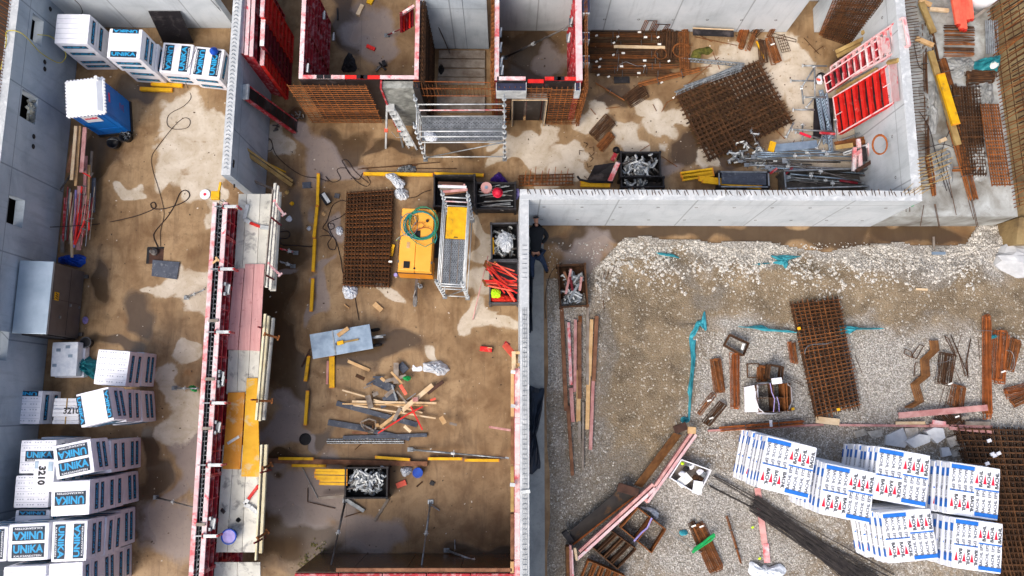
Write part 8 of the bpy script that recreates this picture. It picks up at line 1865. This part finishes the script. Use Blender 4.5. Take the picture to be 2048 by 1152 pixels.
for i,(pts,z,mt,lb_)in enumerate([([(1195,95),(1300,45),(1330,130),(1310,170),(1190,150)],.15,'broken_concrete','pale broken slab half hidden behind the others'),([(1315,130),(1400,85),(1470,95),(1465,135),(1370,172)],.32,'broken_concrete','pale blue grey broken slab in the middle'),([(1440,70),(1490,45),(1545,50),(1560,110),(1510,145),(1465,105)],.28,'broken_concrete','pale broken slab highest of the pieces'),([(1310,50),(1390,45),(1395,95),(1320,120)],.12,'stone','brownish broken slab behind the pale ones'),([(1565,110),(1620,95),(1635,150),(1590,170)],.15,'stone','small grey broken slab right of the pale ones'),([(1532,170),(1580,165),(1600,215),(1540,228)],.15,'broken_concrete','small pale broken slab lowest of the pieces'),([(1080,70),(1170,55),(1175,100),(1110,115)],.12,'stone','flat grey slab left of the pale pieces'),([(995,70),(1060,50),(1085,90),(1010,110)],.1,'stone','flat grey slab above the second insulation stack'),([(1590,180),(1640,195),(1630,225),(1600,230)],.12,'stone','small brown slab at the edge of the big mesh'),([(1635,145),(1680,140),(1680,180),(1640,180)],.15,'stone','tiny pale slab on the edge of the big mesh')]):
 q=[C6(x,y,z)for x,y in pts];mb=MB();mb.prism([(p.x,p.y)for p in reversed(q)],.02,z);mb.tf(Matrix.Translation(q[0])@Matrix.Rotation(.05*(i%3-1),4,'X')@Matrix.Translation(-q[0]))
 one('broken_slab',mb,mt,lb_,'concrete slab',(q[0].x,q[0].y,0),'broken concrete slabs',bevel=.012)
mat_quad('huge dark rusty mesh pile at the bottom right edge',C6,[(1645,55),(2300,70),(2300,1000),(1930,1000)],.02,6,16,26,'rust_dark',.011,.07,seed=12,mats=['rust_dark'])
for i,(x,y)in enumerate([(1812,130),(1832,212),(1870,208),(1845,222),(1800,270)]):q=C6(x,y,.5);one('foam_scrap',MB().bar(q,q+Vector((.12,.05,.02)),.1,.05),'foil','small white scrap on the huge dark mesh pile','scrap',q,'white scraps on the mesh pile')
# steel plates and pink boards at the trench edge
t_=thing('steel_plate','dark steel sheet standing at the trench edge, the long lower one','sheet',C3(500,830,0))
q=[C3(330,900,.45),C3(620,655,.5),C3(715,690,.1),C3(345,970,.05)];mb=MB();up=Vector((0,0,.05));mb.quadbox([q[3],q[2],q[1],q[0]],[v+up for v in(q[3],q[2],q[1],q[0])]);mb.build('plate','trench_plate',t_)
MB().bar(C3(600,650,.6),C3(715,685,.5),.28,.08).build('end_flange','dark_wood',t_,bevel=.02);MB().bar(C3(300,900,.6),C3(345,960,.3),.2,.1).build('lower_flange','black_steel',t_,bevel=.02);MB().bar(C3(350,975,.12),C3(700,700,.14),.05,.05).build('rusty_edge','rust_bright',t_)
t_=thing('steel_plate','rusty brown steel sheet standing at the trench edge, the upper one','sheet',C3(800,520,0))
q=[C3(690,640,.35),C3(910,350,.4),C3(955,365,.1),C3(735,655,.05)];mb=MB();mb.quadbox([q[3],q[2],q[1],q[0]],[v+up for v in(q[3],q[2],q[1],q[0])]);mb.build('plate','old_rust',t_);MB().bar(C3(915,335,.5),C3(985,310,.5),.26,.08).build('end_flange','dark_wood',t_,bevel=.02)
gp='pink formwork boards at the trench'
for i,(x0,y0,x1,y1,w_,lb_)in enumerate([(795,635,385,1010,.09,'left of the two lower pink boards at the trench'),(815,650,370,1055,.09,'right of the two lower pink boards at the trench'),(1010,350,800,655,.09,'left of the two upper pink boards at the trench'),(1035,360,765,735,.09,'right of the two upper pink boards at the trench'),(335,975,340,1200,.07,'left short pink board at the trench foot'),(345,1000,352,1200,.05,'right short pink board at the trench foot')]):
 plank(C3(x0,y0,.45),C3(x1,y1,.45),w_,.2,'pink_worn' if i%2 else 'pink_wood',lb_,'board',gp)
one('wood_block',MB().bar(C3(990,335,.55),C3(1035,338,.55),.22,.12),'wood','tan block at the head of the upper pink boards','block',C3(1010,335,.5),bevel=.01)
one('wood_block',MB().bar(C3(360,990,.5),C3(372,1060,.5),.08,.2),'pale_wood','pale block joining the feet of the lower pink boards','block',C3(365,1020,.4),bevel=.01)
one('wood_block',MB().bar(C3(748,715,.4),C3(768,735,.4),.12,.2),'pink_wood','small block under the right upper pink board','block',C3(755,725,.3),bevel=.01)
mb=MB();mb.bar(C3(318,980,.25),C3(322,1200,.25),.1,.4);one('trench_sheet',mb,'old_rust','rusty sheet edge running to the bottom picture edge','sheet',C3(320,1080,.1))
plank(C6(408,415,.12),C6(452,760,.12),.2,.04,'pink_wood','faded pink board crossing under the dark bars');plank(C6(458,755,.14),C6(468,872,.14),.2,.04,'red_worn','bright pinkish red board end below the dark bars')
def linkbox(label,fn,quad,h,n,mat,strap=None,sub=2):
 q=[fn(x,y,h)for x,y in quad];t_=thing('link_box',label,'stirrups',q[0]-Vector((0,0,h)));mb=MB();rr=random.Random(3)
 for k in range(n):
  z=-(h-.05)*k/n;j=Vector((rr.uniform(-.015,.015),rr.uniform(-.015,.015),z))
  for e in range(4):mb.bar(q[e]+j,q[(e+1)%4]+j,.026)
  for s_ in range(1,sub):
   f=s_/sub
   for g_ in(-.035,.035):mb.bar(q[0]+(q[1]-q[0])*(f+g_)+j,q[3]+(q[2]-q[3])*(f+g_)+j,.026)
 mb.build('links',mat,t_)
 if strap:MB().tube([fn(x,y,h+.05)for x,y in strap],.03,6).build('strap','lilac_plastic',t_)
 return t_
linkbox('rusty double link box with a lilac strap beside the lower pink boards',C3,[(715,770),(870,890),(790,1020),(620,880)],.55,14,'rust',[(790,825),(765,880),(735,905),(690,955)])
linkbox('dark rusty link rows below the lower pink boards',C3,[(555,890),(705,1000),(600,1110),(455,985)],.4,10,'rust_dark',None,4)
linkbox('rusty link rows cut by the bottom edge beside the trench',C3,[(440,1065),(640,1150),(600,1250),(385,1200)],.5,12,'rust',None,5)
t_=thing('white_carton','broken white open carton of scraps on the gravel','carton',C3(1000,600,.1));q=[C3(955,500,.55),C3(1120,560,.55),C3(1050,695,.5),C3(890,600,.5)]
for k in range(4):
 a,b=q[k],q[(k+1)%4];MB().bar(a-Vector((0,0,.2)),b-Vector((0,0,.2)),.03,.45).build('side','foil',t_)
MB().bar((q[0]+q[3])/2-Vector((0,0,.4)),(q[1]+q[2])/2-Vector((0,0,.4)),.75,.03).build('bottom','grey_wood',t_);
MB().bar(C3(1000,590,.5),C3(940,640,.4),.3,.02).build('flap','paper',t_);MB().bar(C3(1050,620,.52),C3(1040,690,.5),.3,.02).build('flap','foil',t_)
for i,(x,y,mt)in enumerate([(985,550,'black_steel'),(1010,540,'foil'),(1035,600,'rust_dark'),(1060,610,'rust_dark'),(960,580,'foil'),(1000,530,'galv'),(1080,585,'galv'),(975,600,'brown_wood'),(1060,570,'foil')]):
 q=C3(x,y,.4);crumple('scrap','crumpled %s scrap inside the broken white carton'%['black','white','brown','second brown','pale','grey','thin grey','wooden','bright'][i],'scrap',[(q.x-.12,q.y),(q.x,q.y+.1),(q.x+.13,q.y+.02),(q.x,q.y-.1)],.12,mt,z0=.35,seed=250+i,n=12,grp='scraps in the carton')
crumple('yellow_scrap','tiny yellow scrap above the broken carton','scrap',cpts(C3,[(950,515),(965,512),(970,525),(955,530)],.5),.05,'lime_cloth',z0=.55,seed=262,n=10)
crumple('clear_film','grey film shreds beside the strapped link box','film',cpts(C3,[(725,765),(790,770),(830,800),(815,835),(770,790)],.2),.15,'clear_film',z0=.15,seed=263)
stirrups('rusty link bundle tied with a green band',C3(1040,870,.15),C3(1150,1110,.15),.5,20,'rust',.009,.2,seed=264,tagc=(.02,.2))
stirrups('narrow rusty link bundle touching the green banded one',C3(1010,850,.14),C3(1070,1010,.14),.22,8,'rust_dark',.009,.16,seed=265,tagc=(.1,0))
t_=thing('green_band','bright green band tied round the rusty link bundle','band',C3(1080,970,.4));MB().tube([C3(x,y,.42)for x,y in((1018,1020),(1030,995),(1075,965),(1110,935),(1140,915))],.045,6).build('band','green_plastic',t_);MB().tube([C3(x,y,.42)for x,y in((1022,1015),(1060,990),(1120,950),(1142,925))],.03,6).build('second_turn','green_plastic',t_)
crumple('teal_scrap','small teal scrap left of the green banded bundle','scrap',cpts(C3,[(948,900),(985,895),(992,920),(955,925)],.2),.08,'teal_sheet',z0=.12,seed=266)
bars_bundle('thin pointed rusty bundle right of the green banded one',C3(1205,815,.15),C3(1285,1075,.12),8,.08,'rust',.011,seed=267,tag_=False)
cable('thin wire from the trench boxes across the gravel',C3,[(870,880),(940,940),(1030,1000),(1120,1035),(1175,1040)],.01,'galv',z=.2,name='wire')
for i,(x,y,r_)in enumerate([(150,650,1),(1500,300,1)]):
 pass
for i,(x,y)in enumerate([(372,660),(415,850),(375,655)][:2]):q=C6(x,y,.15);one('yellow_tag',MB().bar(q,q+Vector((.07,.04,.01)),.06,.02),'lime_cloth',['tiny yellow tag on the gravel below the carton','tiny yellow tag near the red board end'][i],'tag',q)
crumple('film_shreds','grey torn film at the bottom edge near the red board end','film',cpts(C6,[(355,900),(380,865),(400,930),(450,885),(480,900),(560,880),(580,950),(480,960),(380,960)],.15),.2,'clear_film',z0=.1,seed=268,n=40)
rr=random.Random(77)
for i in range(7):
 o=i*.14;a=C6(140-20*(i%2)+250*(i>2),340+60*(i%2)+120*(i>2)+i*4,.15);b=C6(1250-40*i,945+i*12,.15)
 bars_bundle('dark grey straight bar bundle on the gravel, %s'%['top right thin one','thin one reaching the carton','third from top','fourth from top','fifth from top','sixth from top','lowest'][i],a,b,3 if i<3 else 16,.06 if i<3 else .3,'dark_bar',.014,'dark straight bars beside the insulation stacks',seed=270+i,tie=False,h=.06,splay=1.0)
for o in list(bpy.data.objects):
 if o.parent is None and o.name not in YARD0 and o.location.z<2:o.location.z+=.09
 # INSULATION STACKS
def make_pack(seed):
 W_,D_,H_=1.56,1.5,.25
 root=thing('insulation_pack','','insulation');b=wrapped_body(seed,W_,D_,H_).build('wrapping','foil_eps',root)
 bl,rd,bk,gr=MB(),MB(),MB(),MB();z=H_+.007;zh=z+.0035
 def rc(mb,x0,x1,y0,y1):mb.box(x0,x1,y0,y1,z-.004,z)
 rc(bl,-.74,-.02,.58,.70);rc(bl,-.76,-.0,-.06,-.02);rc(bl,0.02,.76,.06,.10);rc(bl,.04,.76,-.70,-.58)
 for k in range(4):
  add_text(gr,'BACHL EPS',frame_mat((-.66+k*.185,.27,z),(0,-1,0),(1,0,0)),.135,.002)
  add_text(gr,'BACHL EPS',frame_mat((.12+k*.185,-.27,z),(0,1,0),(-1,0,0)),.135,.002)
 for k in range(3):
  x=-.60+k*.25;add_text(bk,'BACHL',frame_mat((x+.05,-.38,z),(0,-1,0),(1,0,0)),.15,.004)
  i=len(rd.v);rd.prism([(x-.13,-.52),(x-.02,-.52),(x-.075,-.24)],z-.002,z+.001)
  x=.14+k*.25;add_text(bk,'BACHL',frame_mat((x+.05,.38,z),(0,1,0),(-1,0,0)),.15,.004);rd.prism([(x-.13,.24),(x-.02,.24),(x-.075,.52)],z-.002,z+.001)
 for k in(-1,1):
  pass
 for y in(-.45,.45):bl.box(-W_/2-.008,-W_/2-.004,y-.12,y+.12,.06,.2);
 for y in(-.2,.15):
  i=len(gr.v);add_text(gr,'BACHL EPS',frame_mat((-W_/2-.008,y,.12),(0,-1,0),(0,0,1)),.09,.001)
 bl.build('blue_stripe','print_blue',root);rd.build('red_arrow','print_red',root);bk.build('lettering','print_black',root);gr.build('small_lettering','print_grey',root)
 sm=MB();sm.box(-.004,.004,-D_/2+.02,D_/2-.02,H_+.002,H_+.009);sm.build('film_seam','print_grey_soft',root)
 return root
PK=make_pack(301);index_kids(None);PKU=[False]
def eps_stack(quad,ztop,n,phrase,seed,lean=(0,0)):
 q=[C6(x,y,ztop)for x,y in quad];c,a,w,d=quad_frame(q);h=ztop/n;rr=random.Random(seed)
 nm=['bottom','second','third','fourth','fifth','sixth','seventh','eighth','ninth']
 for k in range(n):
  o=PK if not PKU[0]else dup(PK);PKU[0]=True
  top=k==n-1;f=(n-1-k)
  o.location=(c.x-lean[0]*f+(0 if top else rr.uniform(-.03,.03)),c.y-lean[1]*f+(0 if top else rr.uniform(-.03,.03)),k*h+.01)
  o.rotation_euler=(0,0,a+(0 if top else rr.uniform(-.02,.02)));o.scale=(w/1.56,d/1.5,h/.25*.985)
  o['label']='white blue striped insulation pack, %s layer of %s'%('top' if top else nm[k],phrase);o['group']='insulation packs in stacks'
eps_stack([(455,88),(775,172),(730,488),(428,420)],2.0,8,'the leftmost stack',1,(.03,-.02))
eps_stack([(1152,165),(1480,215),(1440,545),(1125,480)],2.0,8,'the upper middle stack',3,(.04,0))
eps_stack([(825,262),(1135,322),(1105,640),(795,575)],2.2,8,'the stack in front of the leftmost one',2,(.03,-.02))
eps_stack([(1600,258),(1910,300),(1882,620),(1575,572)],2.0,8,'the upper right stack',4,(.03,0))
eps_stack([(1172,565),(1480,545),(1520,850),(1215,885)],1.8,7,'the lower middle stack',5,(.05,0))
eps_stack([(1630,602),(1916,632),(1912,952),(1600,900)],2.2,8,'the lower right stack',6,(.03,0))
# THE WORKER
def skinned(name,joints,edges,mat,parent,sub=2):
 me=bpy.data.meshes.new(name);me.from_pydata([tuple(j[0])for j in joints],edges,[]);me.materials.append(MATS[mat])
 o=bpy.data.objects.new(name,me);COL.objects.link(o);o.parent=parent
 s=o.modifiers.new('skin','SKIN');s.use_smooth_shade=True
 if not me.skin_vertices:
  bpy.context.view_layer.update()
 if not me.skin_vertices:
  bpy.context.view_layer.objects.active=o;bpy.ops.mesh.customdata_skin_add()
 for i,j in enumerate(joints):
  sv=me.skin_vertices[0].data[i];r_=j[1];sv.radius=r_ if isinstance(r_,tuple)else(r_,r_);sv.use_root=i==0
 m_7=o.modifiers.new('sub','SUBSURF');m_7.levels=sub;m_7.render_levels=sub
 bpy.context.view_layer.update()
 dg=bpy.context.evaluated_depsgraph_get();m2=bpy.data.meshes.new_from_object(o.evaluated_get(dg));o.modifiers.clear();o.data=m2
 m2.polygons.foreach_set('use_smooth',[True]*len(m2.polygons));m2.update()
 return o
pw=at(1068,505,0);pr=thing('person','person in a black jacket and blue jeans beside the narrow wall','person',(pw.x,pw.y,0))
def rel(u,v,z):p=at(u,v,z);return Vector((p.x-pw.x,p.y-pw.y,z))
pelv=rel(1071,502,.92);waist=rel(1071,490,1.08);chest=rel(1074,468,1.28);neck=rel(1073,450,1.40);head=rel(1072,438,1.46)
shL,shR=rel(1062,458,1.34),rel(1086,459,1.33);elL,elR=rel(1062,470,1.05),rel(1095,473,1.12);haL,haR=rel(1066,482,.85),rel(1082,489,.92)
hipL,hipR=rel(1066,506,.88),rel(1076,506,.88);knL,knR=rel(1064,530,.5),rel(1088,526,.52);anL,anR=rel(1065,556,.1),rel(1094,543,.1);toL,toR=rel(1064,549,.05),rel(1096,533,.05)
J=[(pelv,(.09,.08)),(waist,(.10,.09)),(chest,(.17,.13)),(neck,.06),(shL,.07),(shR,.07),(elL,.045),(elR,.045),(haL,.03),(haR,.03),(hipL,.06),(hipR,.06),(knL,.045),(knR,.06),(anL,.045),(anR,.045),(toL,.04),(toR,.04),(head,(.085,.10)),(head+(head-neck).normalized()*.1,.07)]
E_=[(0,1),(1,2),(2,3),(2,4),(2,5),(4,6),(5,7),(6,8),(7,9),(0,10),(0,11),(10,12),(11,13),(12,14),(13,15),(14,16),(15,17),(3,18),(18,19)]
body=skinned('body',J,E_,'skin',pr)
skinned('jacket',[(pelv+(pelv-waist)*.15,(.21,.19)),(waist,(.20,.17)),(chest,(.235,.19)),(neck+(head-neck)*.35,.115),(shL,.10),(shR,.10),(elL,.078),(elR,.078),(haL+(elL-haL)*.15,.058),(haR+(elR-haR)*.15,.058)],[(0,1),(1,2),(2,3),(2,4),(2,5),(4,6),(5,7),(6,8),(7,9)],'jacket',pr)
skinned('jeans',[(pelv+Vector((0,0,.06)),(.22,.20)),(hipL,.14),(hipR,.14),(knL,.085),(knR,.085),(anL+Vector((0,0,.03)),.07),(anR+Vector((0,0,.03)),.07)],[(0,1),(0,2),(1,3),(2,4),(3,5),(4,6)],'jeans',pr)
for a_,t2 in((anL,toL),(anR,toR)):
 d=(t2-a_);d.z=0;d.normalize();f0=Vector((a_.x,a_.y,.05));skinned('boot',[(f0-d*.05,.055),(f0+d*.1,.055),(f0+d*.2,.045)],[(0,1),(1,2)],'black',pr,1)
hd=(head-neck).normalized()
skinned('hair',[(head+Vector((0,.0,.03)),(.125,.12)),(head+hd*.09+Vector((0,0,.03)),(.115,.11))],[(0,1)],'print_black',pr)
for hnd,el in((haL,elL),(haR,elR)):
 d=(hnd-el).normalized();sd_=d.cross(Vector((0,0,1))).normalized();palm=hnd+d*.07
 for k in range(4):
  o_=sd_*(-.03+.02*k);l_=[.06,.075,.07,.055][k]
  skinned('finger',[(hnd+o_*.6,.012),(palm+o_,.010),(palm+o_+d*l_*.55-Vector((0,0,.012)),.009),(palm+o_+d*l_-Vector((0,0,.035)),.008)],[(0,1),(1,2),(2,3)],'skin',pr,1)
 skinned('thumb',[(hnd+sd_*.02,.013),(hnd+sd_*.045+d*.03,.011),(hnd+sd_*.055+d*.065-Vector((0,0,.02)),.009)],[(0,1),(1,2)],'skin',pr,1)
for s_ in(-1,1):
 pass
fw=Vector((hd.x,hd.y,-.6)).normalized();sx_=fw.cross(Vector((0,0,1))).normalized()
for s_ in(-1,1):MB().lathe(head+hd*.06+fw*.085+sx_*.032*s_,[(0,-.01),(.012,0),(0,.01)],8).build('eye','print_white',pr,org=(0,0,0));MB().lathe(head+hd*.03+sx_*.09*s_,[(0,-.02),(.018,0),(0,.02)],8).build('ear','skin',pr,org=(0,0,0))
MB().bar(head+hd*.05+fw*.09,head+hd*.03+fw*.115,.025).build('nose','skin',pr,org=(0,0,0),bevel=.005);MB().bar(head+fw*.095-sx_*.025,head+fw*.095+sx_*.025,.012).build('mouth','pink_wood',pr,org=(0,0,0))
for o in list(bpy.data.objects):
 if o.parent is None and o.type=='EMPTY' and not o.get('label'):
  for c_ in list(o.children_recursive):bpy.data.objects.remove(c_)
  bpy.data.objects.remove(o)
